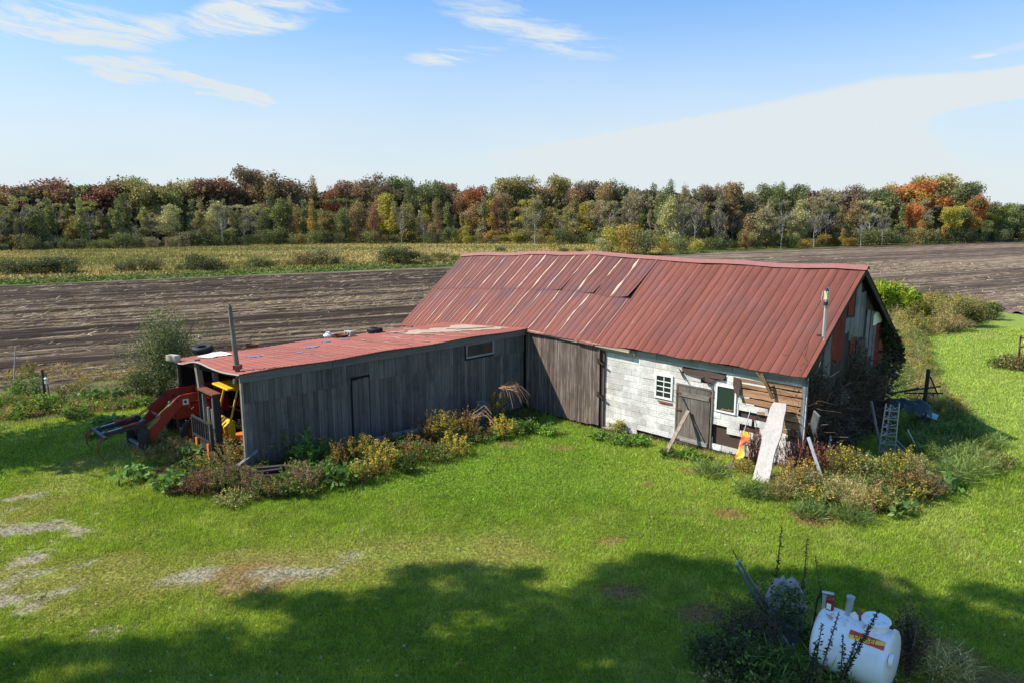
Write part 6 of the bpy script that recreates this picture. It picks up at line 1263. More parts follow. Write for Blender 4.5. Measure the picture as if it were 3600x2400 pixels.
# ------------------------------------------------------------------ vegetation round the tank
for px, py, k, h, r, nm, lb in (
  (2600, 2370, 'green', .8, .6, 'dark_weed', 'dark leafy weed at the bottom left of the tank brush'), (2690, 2400, 'grassy', .7, .6, 'grass_tuft', 'long dark grass below the slab'), (2780, 2420, 'green', .6, .5, 'dark_weed', 'dark green weed between the slab and the tank'),
  (2860, 2400, 'mixed', .5, .45, 'dark_weed', 'weed at the lower left foot of the tank'), (2940, 2440, 'grassy', .55, .5, 'grass_tuft', 'grass tuft in front of the tank'), (2500, 2330, 'green', .6, .5, 'dark_weed', 'dark weed at the left edge of the tank brush'),
  (2560, 2420, 'mixed', .7, .6, 'dark_weed', 'mixed weed at the bottom edge left of the slab'), (2700, 2150, 'mixed', .7, .35, 'leafy_weed', 'pale flowering weed at the foot of the blue poles'), (3080, 2440, 'mixed', .5, .5, 'dark_weed', 'weed under the right end of the tank'),
  (2850, 2250, 'green', .5, .35, 'dark_weed', 'low dark weed behind the slab beside the tank'), (3290, 2380, 'drygrass', .6, .6, 'dry_grass_clump', 'dry grass right of the dead brown shrub')):
    weed(px, py, k, h, r, nm, lb, dens=2.0)
DBR = [(.10, .07, .055), (.14, .095, .07), (.07, .055, .045), (.09, .085, .05)]
shrub(2610, 2290, .95, .75, .6, 5500, .05, DBR+[(.06, .08, .04)], 'brown_bush', 'rounded brown dead bush left of the grey slab', asp=.35)
shrub(2560, 2380, .7, .7, .6, 3000, .06, [(.04, .06, .03), (.06, .08, .04), (.09, .08, .05)], 'dark_bush', 'dark green bush at the foot of the brown dead bush', asp=.4)
shrub(3190, 2380, 1.25, .30, .35, 3500, .05, [(.10, .07, .05), (.15, .10, .07), (.06, .045, .035)], 'dead_shrub', 'upright dead brown shrub hugging the right end of the tank', asp=.35)
def stalkplant(px, py, topx, topy, ztop, r, n_, pal, lab, nm='seed_stalk', ls=.07):
    X, Y, z = GT(px, py); X1, Y1 = G(topx, topy, ztop); A_ = np.array([X, Y, z]); B_ = np.array([X1, Y1, ztop]); e = empty(nm, (X, Y, z), 0, lab, 'plant')
    mb = MB(); mb.tube([(0, 0, 0), tuple((B_-A_)*.5+np.array([.03, 0, .03])), tuple(B_-A_)], .013, 5, r1=.006); mb.build('stem', TW2, e)
    t = NR.uniform(.35, 1, (n_, 1)); P_ = (B_-A_)*t+np.array([.06, 0, .06])*(t*(1-t))*2; V_, C_ = leaves(P_, rdir(n_, .6), ls*NR.uniform(.5, 1.2, n_)*(1.15-.6*t[:, 0]), .4, pick(pal, n_)); link('leaves', npmesh('leaves', V_, 4, C_, LEAF), e)
TW2 = mat_plain('dark_stem', (.06, .05, .035), .9)
DK = [(.02, .03, .015), (.035, .045, .02), (.05, .05, .03)]
stalkplant(2700, 2210, 2748, 1848, 2.0, .1, 170, DK, 'tall dark seed stalk rising from the brush onto the sunlit lawn, the taller one')
stalkplant(2800, 2230, 2838, 1890, 1.85, .1, 110, DK, 'dark seed stalk left of the tank top, the shorter one')
stalkplant(2740, 2240, 2572, 1930, 1.5, .1, 45, DK, 'thin seed stalk by the blue poles')
stalkplant(2900, 2300, 2866, 1950, 1.55, .1, 60, DK, 'short leafy tip rising behind the pump of the tank')
stalkplant(2880, 2520, 3090, 2140, 1.95, .1, 420, DK, 'long dark leafy branch crossing in front of the tank', 'leafy_branch')
stalkplant(2830, 2500, 2950, 2150, 1.8, .1, 130, DK+[(.2, .11, .04)], 'thinner dark branch crossing the left end of the tank', 'leafy_branch')
for k, (a, b, c, d, zt) in enumerate(((2830, 2480, 2890, 2190, 1.5), (2900, 2520, 3010, 2250, 1.5), (2930, 2520, 2965, 2230, 1.5), (2820, 2450, 2870, 2250, 1.2))): stalkplant(a, b, c, d, zt, .1, 110, DK, ['leafy twig against the left end of the tank', 'leafy twig against the lower belly of the tank', 'leafy twig in the middle of the tank side', 'short leafy twig at the left foot of the tank'][k], 'leafy_twig', .085)
# ------------------------------------------------------------------ grass blades on the lawn
def grass(n_, ymin, ymax, h0, w0, xw=.80, pw=1.0, name='grass', lab='short green grass covering the lawn'):
    y = ymin+(ymax-ymin)*NR.random(n_)**pw; x = NR.uniform(-1, 1, n_)*(y*xw+.6); lx = (x-BA[0])*BX[0]+(y-BA[1])*BX[1]; ly = (x-BA[0])*BY[0]+(y-BA[1])*BY[1]
    n1, n2, n3, worn, dirt, tan = lawn_masks(x, y); s, t = st(x, y)
    ok = ~(((lx < -10.85) & (lx > -16) & (ly > -11.0) & (ly < .3)) | ((lx < 0) & (lx > -19) & (ly > 0.2) & (ly < 7.7)) | ((lx < -10.8) & (ly > -9)))
    ok &= (t < near_t(s)-.2) & (NR.random(n_) > dirt*.97) & (NR.random(n_) > worn*.50) & (NR.random(n_) > tan*.75)
    ok &= ~((x < -6) & (t > 30) & (NR.random(n_) < .8))
    x, y, worn, n3, n1 = x[ok], y[ok], worn[ok], n3[ok], n1[ok]; m_ = len(x); z = hz(x, y)
    cl = vn(x, y, 3.1)*.55+vn(x+5, y, 7.3)*.45; c = ground_col(x, y)*NR.uniform(.65, 1.5, (m_, 1))*(.68+.68*cl)[:, None]*(1+NR.normal(0, .07, (m_, 3))); c = np.clip(c*np.array([1.12, 1.12, 1.0]), .004, .6)
    dr = NR.random(m_) < .045+.25*worn; c[dr] = pick([(.34, .28, .13), (.26, .24, .10)], dr.sum())
    ds = np.hypot(x, y); h = h0*NR.uniform(.5, 1.3, m_)*(1-.45*worn)*(.55+.5*n1+.6*cl); wd = w0*(ds/14)
    a = NR.uniform(0, 6.28, m_); ln = np.stack([np.cos(a), np.sin(a)], -1)*(h*NR.uniform(.2, 1.1, m_))[:, None]; b_ = NR.uniform(0, 6.28, m_); sx = np.stack([np.cos(b_), np.sin(b_)], -1)*(wd/2)[:, None]
    V_ = np.empty((m_, 3, 3)); V_[:, 0, :2] = np.stack([x, y], -1)-sx; V_[:, 1, :2] = np.stack([x, y], -1)+sx; V_[:, 2, :2] = np.stack([x, y], -1)+ln; V_[:, :2, 2] = (z-.01)[:, None]; V_[:, 2, 2] = z+h
    o = link(name, npmesh(name, V_.reshape(-1, 3), 3, np.repeat(c, 3, 0), GRASSM)); tag(o, lab, 'grass', kind='stuff')
grass(600000, 8.6, 17, .062, .014, xw=.92)
grass(520000, 17, 44, .078, .016, xw=.92, pw=1.15, name='grass', lab='green grass on the farther lawn and the mown path')
# fallen leaves and clover tufts over the lawn
n_ = 2600; y = NR.uniform(9, 26, n_); x = NR.uniform(-1, 1, n_)*(y*.8); P_ = np.stack([x, y, hz(x, y)+.05], -1); lx = (x-BA[0])*BX[0]+(y-BA[1])*BX[1]; ly = (x-BA[0])*BY[0]+(y-BA[1])*BY[1]; P_ = P_[~((ly > .2) | (lx < -10.9))]; n_ = len(P_)
finish_plant('fallen_leaves', [leaves(P_, rdir(n_, .3), .05*NR.uniform(.6, 1.5, n_), .6, pick([(.35, .28, .12), (.22, .14, .07), (.45, .40, .30), (.30, .26, .06), (.12, .2, .05)], n_))], 'small fallen leaves and pale bits scattered on the lawn', 'leaves', kind='stuff')
# meadow beyond the field
n_ = 230000; s = NR.uniform(-75, 110, n_); t = far_t(s)+1+NR.random(n_)**1.2*95; x = s*UF[0]-t*UF[1]; y = s*UF[1]+t*UF[0]; ok = (np.abs(x) < y*.78+3) & (y > 60) & (x < 60) & (fbm(x, y, .18, 3) > .22+.18*NR.random(n_)); x, y, s, t = x[ok], y[ok], s[ok], t[ok]; m_ = len(x); off_ = t-far_t(s)
ed = ss(off_, 4, 10); h = (.12+.26*ed)*NR.uniform(.5, 1.3, m_); a = NR.uniform(0, 6.28, m_); B_ = np.stack([x, y, hz(x, y)], -1); T_ = B_+np.stack([np.cos(a)*.35, np.sin(a)*.25, h], -1)
c = ground_col(x, y)*NR.uniform(.85, 1.18, (m_, 1)); V_, C_ = ribbons(B_, T_, .16, c*1.1); o = link('meadow_grass', npmesh('meadow_grass', V_, 4, C_, TWIG)); tag(o, 'tall tan meadow grass between field and woodland', 'grass', kind='stuff')
# ------------------------------------------------------------------ trees: mesh variants of unit height
def crown_mesh(kind, seed, n_):
    rg = np.random.default_rng(seed); rr_ = random.Random(seed); cs = []
    if kind == 'broad':
        for i in range(13): a = rr_.uniform(0, 6.28); q = rr_.uniform(.05, .26); z = rr_.uniform(.40, .90); q *= 1.15-abs(z-.62)*1.2; cs.append((math.cos(a)*q, math.sin(a)*q, z, rr_.uniform(.09, .15), rr_.uniform(.08, .12)))
        cs.append((0, 0, .66, .2, .22))
    elif kind == 'slim':
        for i in range(12): a = rr_.uniform(0, 6.28); z = rr_.uniform(.25, .96); q = rr_.uniform(.0, .10)*(1.15-z); cs.append((math.cos(a)*q, math.sin(a)*q, z, .085*(1.25-z*.8), .07))
    elif kind == 'sparse':
        for i in range(16): a = rr_.uniform(0, 6.28); q = rr_.uniform(.06, .24); z = rr_.uniform(.42, .97); cs.append((math.cos(a)*q, math.sin(a)*q, z, rr_.uniform(.04, .08), rr_.uniform(.03, .06)))
    elif kind == 'bush':
        for i in range(12): a = rr_.uniform(0, 6.28); q = rr_.uniform(.1, .45); z = rr_.uniform(.2, .72); cs.append((math.cos(a)*q, math.sin(a)*q, z, rr_.uniform(.16, .28), rr_.uniform(.15, .25)))
        cs.append((0, 0, .4, .45, .42))
    elif kind == 'oval':
        for i in range(12): a = rr_.uniform(0, 6.28); z = rr_.uniform(.14, .93); q = .22*math.sin(math.pi*min(1, (z+.05)))*rr_.uniform(.3, 1); cs.append((math.cos(a)*q, math.sin(a)*q, z, .12, .10))
        cs.append((0, 0, .55, .17, .40))
    wts = np.array([c[3]**2*c[4]**.5 for c in cs]); wts /= wts.sum(); P = []; sh = []
    for c, w_ in zip(cs, wts):
        k = max(20, int(n_*w_)); d = rg.normal(size=(k, 3)); d /= np.linalg.norm(d, axis=1)[:, None]; r_ = rg.random((k, 1))**.4*rg.uniform(.8, 1.18, (k, 1)); P.append(np.array(c[:3])+d*r_*np.array([c[3], c[3], c[4]])); sh.append(np.full(k, rr_.uniform(.85, 1.15)))
    P = np.concatenate(P); sh = np.concatenate(sh); kp = (fbm(P[:, 0]*9+P[:, 2]*4, P[:, 1]*9-P[:, 2]*5, 1.2, 2) > .34) & (P[:, 2] > .02); P, sh = P[kp], sh[kp]; m_ = len(P)
    ls = {'broad': .026, 'slim': .022, 'sparse': .020, 'bush': .05, 'oval': .026}[kind]
    D = rg.normal(size=(m_, 3)); D[:, 2] -= .2; D /= np.linalg.norm(D, axis=1)[:, None]
    hue = rg.normal(0, .10, (m_, 1)); c = np.array([[1, 1, 1]])*(sh*rg.uniform(.65, 1.35, m_))[:, None]*np.concatenate([1+hue, 1-hue*.3, 1-hue*.5], 1); V_, C_ = leaves(P, D, ls*rg.uniform(.5, 1.45, m_), .62, np.clip(c, .05, 3)); return npmesh('crown_'+kind, V_, 4, C_, LEAFO)
def trunk_mesh(kind, seed, mat):
    rr_ = random.Random(seed); mb = MB(); top = {'broad': .8, 'slim': .93, 'sparse': .80, 'bush': .5, 'oval': .8}[kind]; r0 = {'broad': .016, 'slim': .0075, 'sparse': .011, 'bush': .02, 'oval': .012}[kind]
    pts = [Vector((rr_.uniform(-.012, .012)*i, rr_.uniform(-.012, .012)*i, top*i/5)) for i in range(6)]; pts[0] = Vector((0, 0, -.02)); mb.tube(pts, r0, 6, r1=.003)
    for i in range({'broad': 12, 'slim': 9, 'sparse': 20, 'bush': 5, 'oval': 8}[kind]):
        z = rr_.uniform(.3, .68 if kind in ('broad', 'sparse') else .85)*top/.9; a = rr_.uniform(0, 6.28); L_ = {'broad': .26, 'slim': .11, 'sparse': .24, 'bush': .3, 'oval': .15}[kind]*rr_.uniform(.6, 1); p0 = Vector((0, 0, z)); p1 = p0+Vector((math.cos(a)*L_*.5, math.sin(a)*L_*.5, L_*.45)); p2 = p1+Vector((math.cos(a+.3)*L_*.5, math.sin(a+.3)*L_*.5, L_*.6)); mb.tube([p0, p1, p2], r0*.38, 4, r1=.0015)
        if kind == 'sparse':
            for q in range(2): a2 = a+rr_.uniform(-.9, .9); mb.tube([p1, p1+Vector((math.cos(a2)*L_*.4, math.sin(a2)*L_*.4, L_*.45))], .0028, 3, r1=.001)
    o = mb.build('trunk', mat); me = o.data; COL.objects.unlink(o); bpy.data.objects.remove(o); return me
TV = {k: [(crown_mesh(k, 100+i*7+len(k), n_), trunk_mesh(k, 300+i, m_)) for i in range(c_)] for k, n_, c_, m_ in (('broad', 7500, 5, BARK), ('slim', 3200, 4, BARKP), ('sparse', 2400, 4, BARKP), ('bush', 2600, 4, BARK), ('oval', 5200, 4, BARK))}
def tree(kind, x, y, h, wf, col, name, label, cat='tree', group=None, low=0.0):
    cm, tm_ = R.choice(TV[kind]); e = empty(name, (x, y, gz(x, y)-.1), R.uniform(0, 6.28), label, cat, group)
    s_ = R.uniform(.94, 1.06); cr = link('crown', cm, e); cr.scale = (h*wf, h*wf*s_, h); cr.color = (*col, 1)
    if kind != 'bush' or h > 3: tk = link('trunk', tm_, e); tk.scale = (h*(.5+.5*wf), h*(.5+.5*wf), h)
    return e
CC = dict(maroon=(.105, .038, .036), redbrown=(.125, .062, .042), brown=(.115, .085, .050), dkgreen=(.048, .062, .028), green=(.075, .098, .036), ltgreen=(.120, .140, .052), grey=(.115, .112, .075), olive=(.110, .105, .042),
          orange=(.32, .125, .030), redor=(.30, .080, .030), gold=(.30, .205, .030), yelgr=(.21, .205, .035), red=(.30, .045, .045), darkbr=(.065, .048, .040), palegr=(.16, .17, .095))
CC = {k: tuple(q*1.75 for q in v) for k, v in CC.items()}
for k in ('orange', 'redor', 'gold', 'red'): CC[k] = tuple(q*.66+.02 for q in CC[k])
for k in ('maroon', 'redbrown'): CC[k] = tuple(q*.9+.012 for q in CC[k])
CC = {k: (q[0]*1.5+.012, q[1]*1.38+.010, q[2]*1.3+.006) for k, q in CC.items()}
for k, f_ in (('orange', .68), ('redor', .60), ('gold', .68), ('red', .6), ('yelgr', .72), ('maroon', .80), ('ltgreen', .85), ('green', .85), ('redbrown', .9)): CC[k] = tuple(q*f_ for q in CC[k])
CR = dict(CC); CC = {k: tuple((a*.74+b*.26)*1.2 for a, b in zip(q, (.14, .145, .065))) for k, q in CC.items()}; CR = {k: tuple(q_*1.25 for q_ in q) for k, q in CR.items()}
WORD = dict(maroon='maroon', redbrown='red-brown', brown='brown', dkgreen='dark green', green='green', ltgreen='light green', grey='grey-green', olive='olive', orange='orange', redor='red-orange', gold='golden', yelgr='yellow-green', red='crimson', darkbr='dark brown', palegr='pale green')
def basepy(px): return float(np.interp(px, [-300, 0, 400, 1000, 1500, 2050, 2250, 2400, 2600, 3000, 3300, 3500, 3700], [890, 886, 877, 864, 858, 862, 872, 884, 878, 866, 857, 851, 850]))
def zone(px):
    for lim, w_ in ((350, 'at the far left'), (800, 'above the left half of the meadow'), (1250, 'above the shed'), (1650, 'above the left roof end'), (2100, 'above the middle of the barn roof'), (2500, 'above the willow'), (2950, 'right of the willow'), (3300, 'right of the service mast')):
        if px < lim: return w_
    return 'at the far right'
TALL = [(20, 632, 'redbrown', .9), (-60, 625, 'brown', 1), (90, 660, 'darkbr', .7), (190, 602, 'maroon', 1.05), (262, 640, 'palegr', .7), (310, 650, 'ltgreen', .6), (375, 622, 'maroon', 1.1), (440, 640, 'maroon', .8), (460, 592, 'green', .8), (520, 612, 'olive', .8), (595, 632, 'green', .75), (660, 605, 'olive', .75), (710, 618, 'brown', .7), (760, 625, 'maroon', .85), (820, 640, 'maroon', .7), (850, 632, 'redbrown', .6), (895, 588, 'darkbr', .75), (950, 600, 'brown', .7), (1000, 590, 'darkbr', .85), (1055, 640, 'darkbr', .55), (1110, 622, 'gold', .42), (1165, 650, 'redor', .5), (1215, 632, 'redbrown', .75), (1300, 594, 'darkbr', .75), (1345, 620, 'darkbr', .6), (1400, 605, 'green', .6), (1445, 628, 'dkgreen', .55), (1515, 612, 'dkgreen', .65), (1570, 640, 'redbrown', .6), (1625, 655, 'redbrown', .6), (1680, 640, 'redor', .6), (1735, 650, 'green', .5), (1815, 622, 'olive', .85), (1850, 640, 'dkgreen', .6), (1915, 628, 'brown', .75), (1970, 618, 'olive', .7), (2030, 628, 'redbrown', .7), (2075, 620, 'darkbr', .6), (2120, 640, 'brown', .6), (2180, 617, 'dkgreen', .7), (2235, 650, 'grey', .6), (2290, 650, 'green', .5), (2348, 634, 'dkgreen', .5), (2400, 655, 'brown', .5), (2480, 636, 'darkbr', .6), (2515, 650, 'brown', .5), (2555, 640, 'brown', .6), (2620, 660, 'grey', .6), (2690, 632, 'green', .6), (2735, 642, 'green', .5), (2790, 645, 'dkgreen', .6), (2850, 655, 'redbrown', .6), (2900, 640, 'grey', .6), (2980, 628, 'darkbr', .6), (3030, 650, 'green', .6), (3080, 640, 'dkgreen', .7), (3110, 650, 'redor', .6), (3160, 630, 'gold', .9), (3215, 622, 'orange', 1.0), (3270, 616, 'olive', 1.0), (3320, 618, 'brown', .8), (3350, 638, 'redor', .65), (3385, 625, 'dkgreen', .7), (3415, 672, 'orange', .6), (3470, 700, 'dkgreen', .7), (3530, 712, 'green', .8), (3590, 716, 'dkgreen', .8), (3660, 712, 'olive', .9)]
LOWERZ = {}
for i, (px, tp, cn, wf) in enumerate(TALL):
    X, Y = G(px, basepy(px)-R.uniform(9, 16) if px < 3380 else basepy(px)-R.uniform(2, 5)); h = top_z(tp, X, Y)
    kind = 'broad' if wf > .56 else 'oval'
    tree(kind, X, Y, h*1.03, wf*(1.3 if kind == 'broad' else 1.05), (CR if px > 3100 else CC)[cn], 'tall_tree', f'tall {WORD[cn]} tree {zone(px)}', group=f'tall {WORD[cn]} trees {zone(px)}')
# middle layer: slim and sparse trees, density along the line
px = -120; i = 0
MIDC_L = ['grey', 'ltgreen', 'green', 'grey', 'olive', 'dkgreen', 'palegr']; MIDC_M = ['olive', 'brown', 'green', 'grey', 'olive', 'brown', 'dkgreen', 'yelgr']; MIDC_R = ['grey', 'brown', 'olive', 'green', 'grey', 'palegr', 'dkgreen']
while px < 3720:
    X, Y = G(px, basepy(px)-R.uniform(2, 11)); tp = R.uniform(668, 765) if px < 3300 else R.uniform(700, 760); h = top_z(tp, X, Y)
    cn = R.choice(MIDC_L if px < 1000 else MIDC_M if px < 2100 else MIDC_R); kind = R.choice(['slim', 'slim', 'oval', 'sparse', 'oval'] if px < 3350 else ['oval', 'broad'])
    if px > 3350: cn = R.choice(['yelgr', 'green', 'gold', 'dkgreen'])
    nm = {'slim': 'slender_tree', 'oval': 'leafy_tree', 'sparse': 'half_bare_tree', 'broad': 'broad_tree'}[kind]
    wd_ = {'slim': 'slender', 'oval': 'leafy', 'sparse': 'half-bare', 'broad': 'broad'}[kind]
    tree(kind, X, Y, h, R.uniform(1.0, 1.5), CC[cn], nm, f'{wd_} {WORD[cn]} tree lower down {zone(px)}', group=f'{wd_} {WORD[cn]} trees {zone(px)}'); px += R.uniform(17, 30); i += 1
# hand-placed colourful ones
for px, tp, bp, kind, wf, cn, lab in ((1100, 700, 862, 'slim', 1.2, 'gold', 'slim yellow tree in the gap left of the dark skyline trees'), (1320, 715, 862, 'oval', .8, 'redbrown', 'rusty young tree above the meadow'), (1535, 690, 860, 'oval', .6, 'brown', 'narrow brown tree in the middle distance'), (1742, 690, 857, 'oval', .5, 'maroon', 'small maroon tree below the skyline'), (1730, 745, 863, 'slim', 1.6, 'gold', 'slender golden tree above the roof ridge'),
   (1640, 790, 864, 'oval', 1.0, 'yelgr', 'rounded yellow-green young tree at the meadow edge'), (2325, 655, 872, 'oval', .9, 'green', 'dense green tree right above the willow'), (3230, 770, 860, 'oval', .9, 'gold', 'golden tree at the edge of the far field'), (3340, 720, 856, 'broad', .9, 'yelgr', 'yellow-green broad tree at the right end of the woodland'), (3310, 790, 857, 'oval', .8, 'gold', 'bright golden young tree at the far field edge'), (3200, 690, 858, 'broad', .8, 'orange', 'orange tree below the big golden one'), (3400, 740, 853, 'broad', .9, 'gold', 'yellow tree on the right flank of the woodland'), (3460, 770, 852, 'broad', 1.0, 'dkgreen', 'dark green tree at the right foot of the woodland'), (3520, 780, 851, 'broad', 1.0, 'dkgreen', 'second dark green tree at the right foot of the woodland'),
   (2745, 800, 874, 'oval', .8, 'gold', 'golden young tree in the far field hedge, left one'), (2960, 800, 868, 'oval', .8, 'gold', 'golden young tree in the far field hedge, right one'), (2620, 820, 880, 'oval', .9, 'orange', 'small orange tree by the far green strip'), (2720, 690, 868, 'slim', 1.3, 'dkgreen', 'tall narrow dark green tree right of the pale birches')):
    X, Y = G(px, bp); h = top_z(tp, X, Y); tree(kind, X, Y, h, wf, (CR if px > 3100 else CC)[cn], 'colourful_tree' if cn in ('gold', 'orange', 'redor', 'red') else 'leafy_tree', lab)
# pale bare birches
for k, (px, tp, bp) in enumerate(((785, 690, 868), (690, 740, 866), (860, 735, 866), (1412, 700, 862), (1490, 740, 862), (1880, 700, 866), (2215, 690, 868), (2395, 680, 878), (2440, 660, 880), (2520, 700, 880), (2745, 700, 874), (2860, 720, 872), (3025, 740, 868), (3100, 740, 866), (320, 740, 874), (60, 740, 880))):
    X, Y = G(px, bp+1); h = top_z(tp, X, Y); tree('sparse', X, Y, h, .75, (.20, .19, .12), 'pale_birch', f'pale-trunked bare birch {zone(px)}', group=f'pale birches {zone(px)}')
# understorey bushes along the foot of the wood
px = -140
while px < 3720:
    X, Y = G(px, basepy(px)+R.uniform(-3, 2)); tp = basepy(px)-R.uniform(35, 80); h = top_z(tp, X, Y)
    cn = R.choice(['dkgreen', 'dkgreen', 'green', 'grey', 'olive'] if px < 1050 else ['olive', 'brown', 'dkgreen', 'yelgr', 'green', 'olive'] if px < 2200 else ['yelgr', 'gold', 'dkgreen', 'green', 'olive', 'dkgreen'] if px < 3300 else ['dkgreen', 'dkgreen', 'green'])
    tree('bush', X, Y, h, R.uniform(.9, 1.4), tuple(q*.85 for q in CC[cn]), 'hedge_bush', f'{WORD[cn]} bush {zone(px)}', 'bush', f'{WORD[cn]} bushes {zone(px)}'); px += R.uniform(28, 48)
# the dark depth of the wood behind: one mass of far trees nobody could count
out = []; n_ = 60000; px_ = NR.uniform(-250, 3800, n_); by_ = np.interp(px_, [-300, 0, 400, 1000, 1500, 2050, 2250, 2400, 2600, 3000, 3300, 3500, 3700], [890, 886, 877, 864, 858, 862, 872, 884, 878, 866, 857, 851, 850])-14
t_ = CAMZ/((by_-760)/2450.); X_ = (px_-1800)/2450*t_; Y_ = t_*1.0+NR.uniform(0, 22, n_); hh = NR.random(n_)**.8*(np.clip((760-np.interp(px_, [-300, 0, 400, 800, 1100, 1300, 1700, 2200, 2600, 3000, 3300, 3500, 3700], [640, 640, 630, 640, 660, 635, 660, 650, 670, 660, 655, 720, 735]))/2450*Y_, 4, 40)+CAMZ)*.86
P_ = np.stack([X_, Y_, hh], -1); out.append(leaves(P_, rdir(n_), NR.uniform(.8, 1.7, n_), .7, pick([(.11, .115, .06), (.14, .13, .07), (.17, .14, .085), (.12, .10, .075)], n_, .25)))
A_ = np.stack([X_[:2500], Y_[:2500]-2, np.zeros(2500)], -1); B_ = A_+np.stack([NR.normal(0, .5, 2500), np.zeros(2500), NR.uniform(5, 10, 2500)], -1); out.append(ribbons(A_, B_, .22, pick([(.14, .13, .11), (.09, .08, .07), (.2, .19, .17)], 2500)))
finish_plant('distant_woodland', out, 'dark depth of the wood behind the front trees', 'woodland', kind='stuff')
# willow and bushes in front, meadow shrubs
for k, (px, tp, bp, wf, cn, lab) in enumerate(((2150, 770, 892, 1.0, 'yelgr', 'yellow-green left half of the round willow behind the roof'), (2215, 760, 895, .9, 'gold', 'yellow-topped round willow behind the roof'), (2260, 790, 898, 1.0, 'dkgreen', 'dark green right half of the round willow behind the roof'), (2120, 820, 893, .9, 'palegr', 'pale green bush at the left foot of the willow'), (2335, 840, 896, .9, 'gold', 'low golden bush right of the willow'), (2390, 820, 893, 1.1, 'green', 'green bush right of the low golden bush'), (2450, 825, 889, 1.0, 'yelgr', 'yellow-green bush at the start of the far hedge'))):
    X, Y = G(px, bp); h = top_z(tp, X, Y); tree('bush', X, Y, h, wf, CC[cn], 'willow_bush', lab, 'bush')
MS = [(-20, 968, 905, 'green'), (60, 972, 915, 'dkgreen'), (120, 970, 918, 'dkgreen'), (165, 968, 902, 'dkgreen'), (215, 966, 900, 'dkgreen'), (262, 968, 925, 'green'), (440, 962, 920, 'dkgreen'), (500, 958, 905, 'green'), (545, 958, 912, 'olive'), (640, 955, 930, 'green'), (690, 955, 892, 'dkgreen'), (735, 954, 905, 'dkgreen'), (790, 952, 925, 'olive'), (900, 946, 905, 'green'), (950, 943, 910, 'green'), (1020, 940, 915, 'olive'), (1075, 938, 885, 'brown'), (1150, 935, 870, 'palegr'), (1190, 934, 900, 'olive'), (1360, 928, 880, 'green'), (1400, 930, 862, 'green'), (1440, 930, 880, 'dkgreen'), (1500, 926, 895, 'green'), (1545, 924, 885, 'olive'), (1600, 920, 895, 'green'), (1760, 890, 868, 'green'), (1980, 892, 870, 'green'), (2040, 892, 878, 'dkgreen')]
for px, bp, tp, cn in MS:
    X, Y = G(px, bp); h = max(1.0, top_z(tp, X, Y))*1.25; z_ = 'at the far left' if px < 300 else 'left of the grey shed pole' if px < 800 else 'between shed pole and barn roof' if px < 1650 else 'just behind the roof ridge'
    tree('bush', X, Y, h, R.uniform(1.2, 1.8), tuple(q*.55 for q in CC[cn]), 'meadow_shrub', f'{WORD[cn]} shrub at the meadow edge {z_}', 'shrub', f'{WORD[cn]} meadow shrubs {z_}')
# ------------------------------------------------------------------ big trees beside the camera that shade the lawn
def big_tree(x, y, h, r, zb, n_, lab, ls=.34, seed=1):
    rg = np.random.default_rng(seed); rr_ = random.Random(seed); e = empty('maple_tree', (x, y, 0), 0, lab, 'tree'); P_ = []; mb = MB(); mb.tube([(0, 0, -.2), (.1, 0, zb*.5), (0, .1, zb), (0, 0, h*.8)], .38, 10, r1=.08)
    for i in range(30):
        a = rr_.uniform(0, 6.28); z = rr_.uniform(zb+.8, h-1); q = r*rr_.uniform(.25, .85)*math.sqrt(max(.15, 1-((z-(zb+h)/2)/((h-zb)/2))**2)); c = np.array([math.cos(a)*q, math.sin(a)*q, z]); s_ = rr_.uniform(1.0, 1.9); k = n_//30
        d = rg.normal(size=(k, 3)); d /= np.linalg.norm(d, axis=1)[:, None]; P_.append(c+d*rg.random((k, 1))**.45*s_*np.array([1, 1, .75])); mb.tube([(0, 0, max(zb*.6, z-3)), tuple(c*.5+np.array([0, 0, z*.42])), tuple(c)], .09, 5, r1=.02)
    P_ = np.concatenate(P_); m_ = len(P_); V_, C_ = leaves(P_, rdir(m_), ls*rg.uniform(.6, 1.3, m_), .75, pick([(.06, .10, .025), (.08, .13, .03), (.12, .14, .04)], m_)); link('crown', npmesh('crown', V_, 4, C_, LEAF), e); mb.build('trunk', BARK, e)
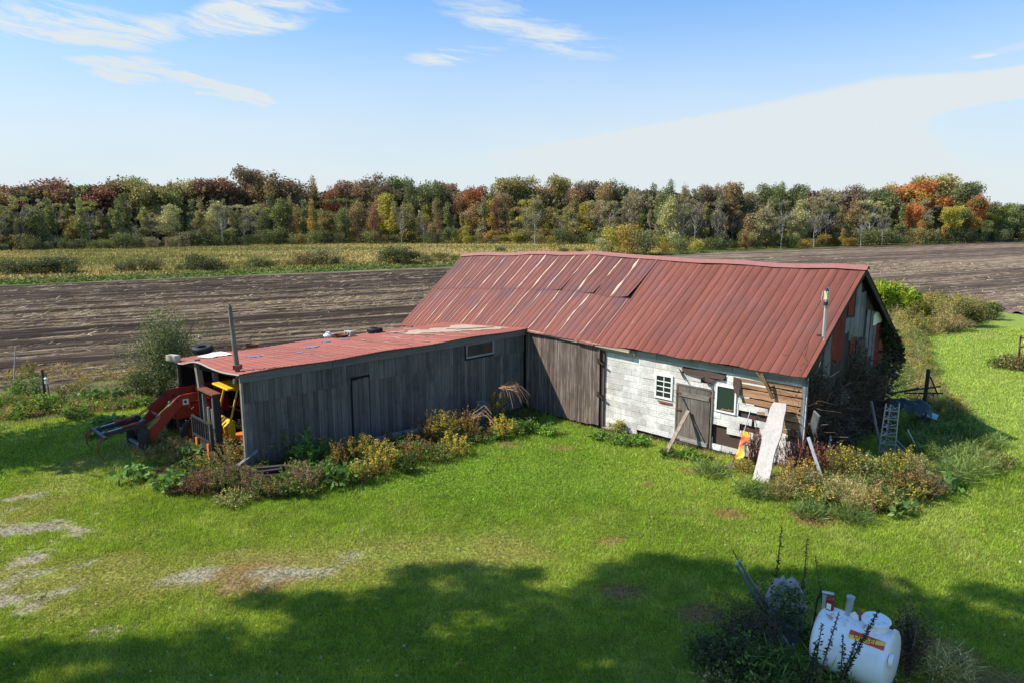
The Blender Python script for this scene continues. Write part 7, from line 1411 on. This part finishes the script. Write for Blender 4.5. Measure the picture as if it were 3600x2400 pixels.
def shade_trees():
    T = [(-23.5, 7.0, 'big maple farthest left of the camera'), (-15.5, 8.0, 'big maple left of the camera shading the lawn'), (-9.6, 8.9, 'big maple nearest the camera, shading the fuel tank')]
    BND = [G(*p) for p in ((-500, 2330), (-100, 2260), (0, 2290), (90, 2225), (230, 2255), (350, 2285), (480, 2215), (600, 2190), (700, 2200), (850, 2150), (870, 2060), (960, 2050), (1100, 2075), (1250, 2045), (1450, 2000), (1650, 1965), (1950, 1965), (2100, 1980), (2300, 1955), (2500, 1935), (2750, 1975), (3000, 1985), (3160, 2035), (3230, 2130), (3330, 2100), (3450, 2070), (3800, 2030))]
    bx = [p[0] for p in BND]; by = [p[1] for p in BND]; rr_ = random.Random(3); lob = []; x = -11.0
    while x < 12:
        yb = float(np.interp(x, bx, by)); y = yb; k = 0
        while y > 7.6:
            r_ = rr_.uniform(.30, .55) if k == 0 else rr_.uniform(.55, .8) if k == 1 else rr_.uniform(.75, 1.1)
            gap = (k > 0 and rr_.random() < (.30 if x < 3.5 else .10)) or (k == 0 and rr_.random() < .25)
            if not gap and not (x < -5.5 and k > 0 and rr_.random() < .25): lob.append((x+rr_.uniform(-.35, .35), y-r_+rr_.uniform(-.35, .25), r_))
            y -= r_*1.45; k += 1
        x += .58
    sx_, sy_, sz_ = sd; data = [[] for _ in T]
    for (tx, ty, r_) in lob:
        z = rr_.uniform(13.5, 20.5); X = tx+sx_/sz_*z
        for _ in range(20):
            if X > -5.2: z += 1; X = tx+sx_/sz_*z
        Y = ty+sy_/sz_*z; i = min(range(3), key=lambda q: abs(T[q][0]-X)); data[i].append((X-T[i][0], Y-T[i][1], z, r_))
    rg = np.random.default_rng(8)
    for (tx, ty, lb), L_ in zip(T, data):
        e = empty('maple_tree', (tx, ty, 0), 0, lb, 'tree'); mb = MB(); mb.tube([(0, 0, -.2), (.1, 0, 6), (0, .1, 11), (0, 0, 15)], .38, 10, r1=.1); P_ = []
        for (a, b, z, r_) in L_:
            k = int(60+430*r_*r_); d = rg.normal(size=(k, 3)); d /= np.linalg.norm(d, axis=1)[:, None]; P_.append(np.array([a, b, z])+d*rg.random((k, 1))**.5*r_*1.12*np.array([1, 1, .8]))
            mb.tube([(0, .05, min(11.5, z-3)), (a*.5, b*.5, z-1.2), (a, b, z)], .05, 4, r1=.012)
        P_ = np.concatenate(P_); m_ = len(P_); V_, C_ = leaves(P_, rdir(m_), .22*rg.uniform(.6, 1.3, m_), .8, pick([(.06, .10, .025), (.08, .13, .03), (.12, .14, .04)], m_)); link('crown', npmesh('crown', V_, 4, C_, LEAF), e); mb.build('trunk', BARK, e)
shade_trees()
big_tree(-20.6, 20.9, 11, 3.3, 4.0, 8000, 'lower tree left of the garden shading the lawn edge', ls=.28, seed=17)

# ------------------------------------------------------------------ labels shared by several things get their place in the row
ORD = ['first', 'second', 'third', 'fourth', 'fifth', 'sixth', 'seventh', 'eighth', 'ninth', 'tenth', 'eleventh', 'twelfth', 'thirteenth', 'fourteenth']
byl = {}
for o in COL.objects:
    if o.parent is None and 'label' in o and 'group' in o: byl.setdefault(o['label'], []).append(o)
for l_, os_ in byl.items():
    if len(os_) > 1:
        os_.sort(key=lambda o: o.location.x/max(o.location.y, 1))
        for i, o in enumerate(os_): o['label'] = f"{ORD[min(i, 13)]} from left of the {o['group']}"
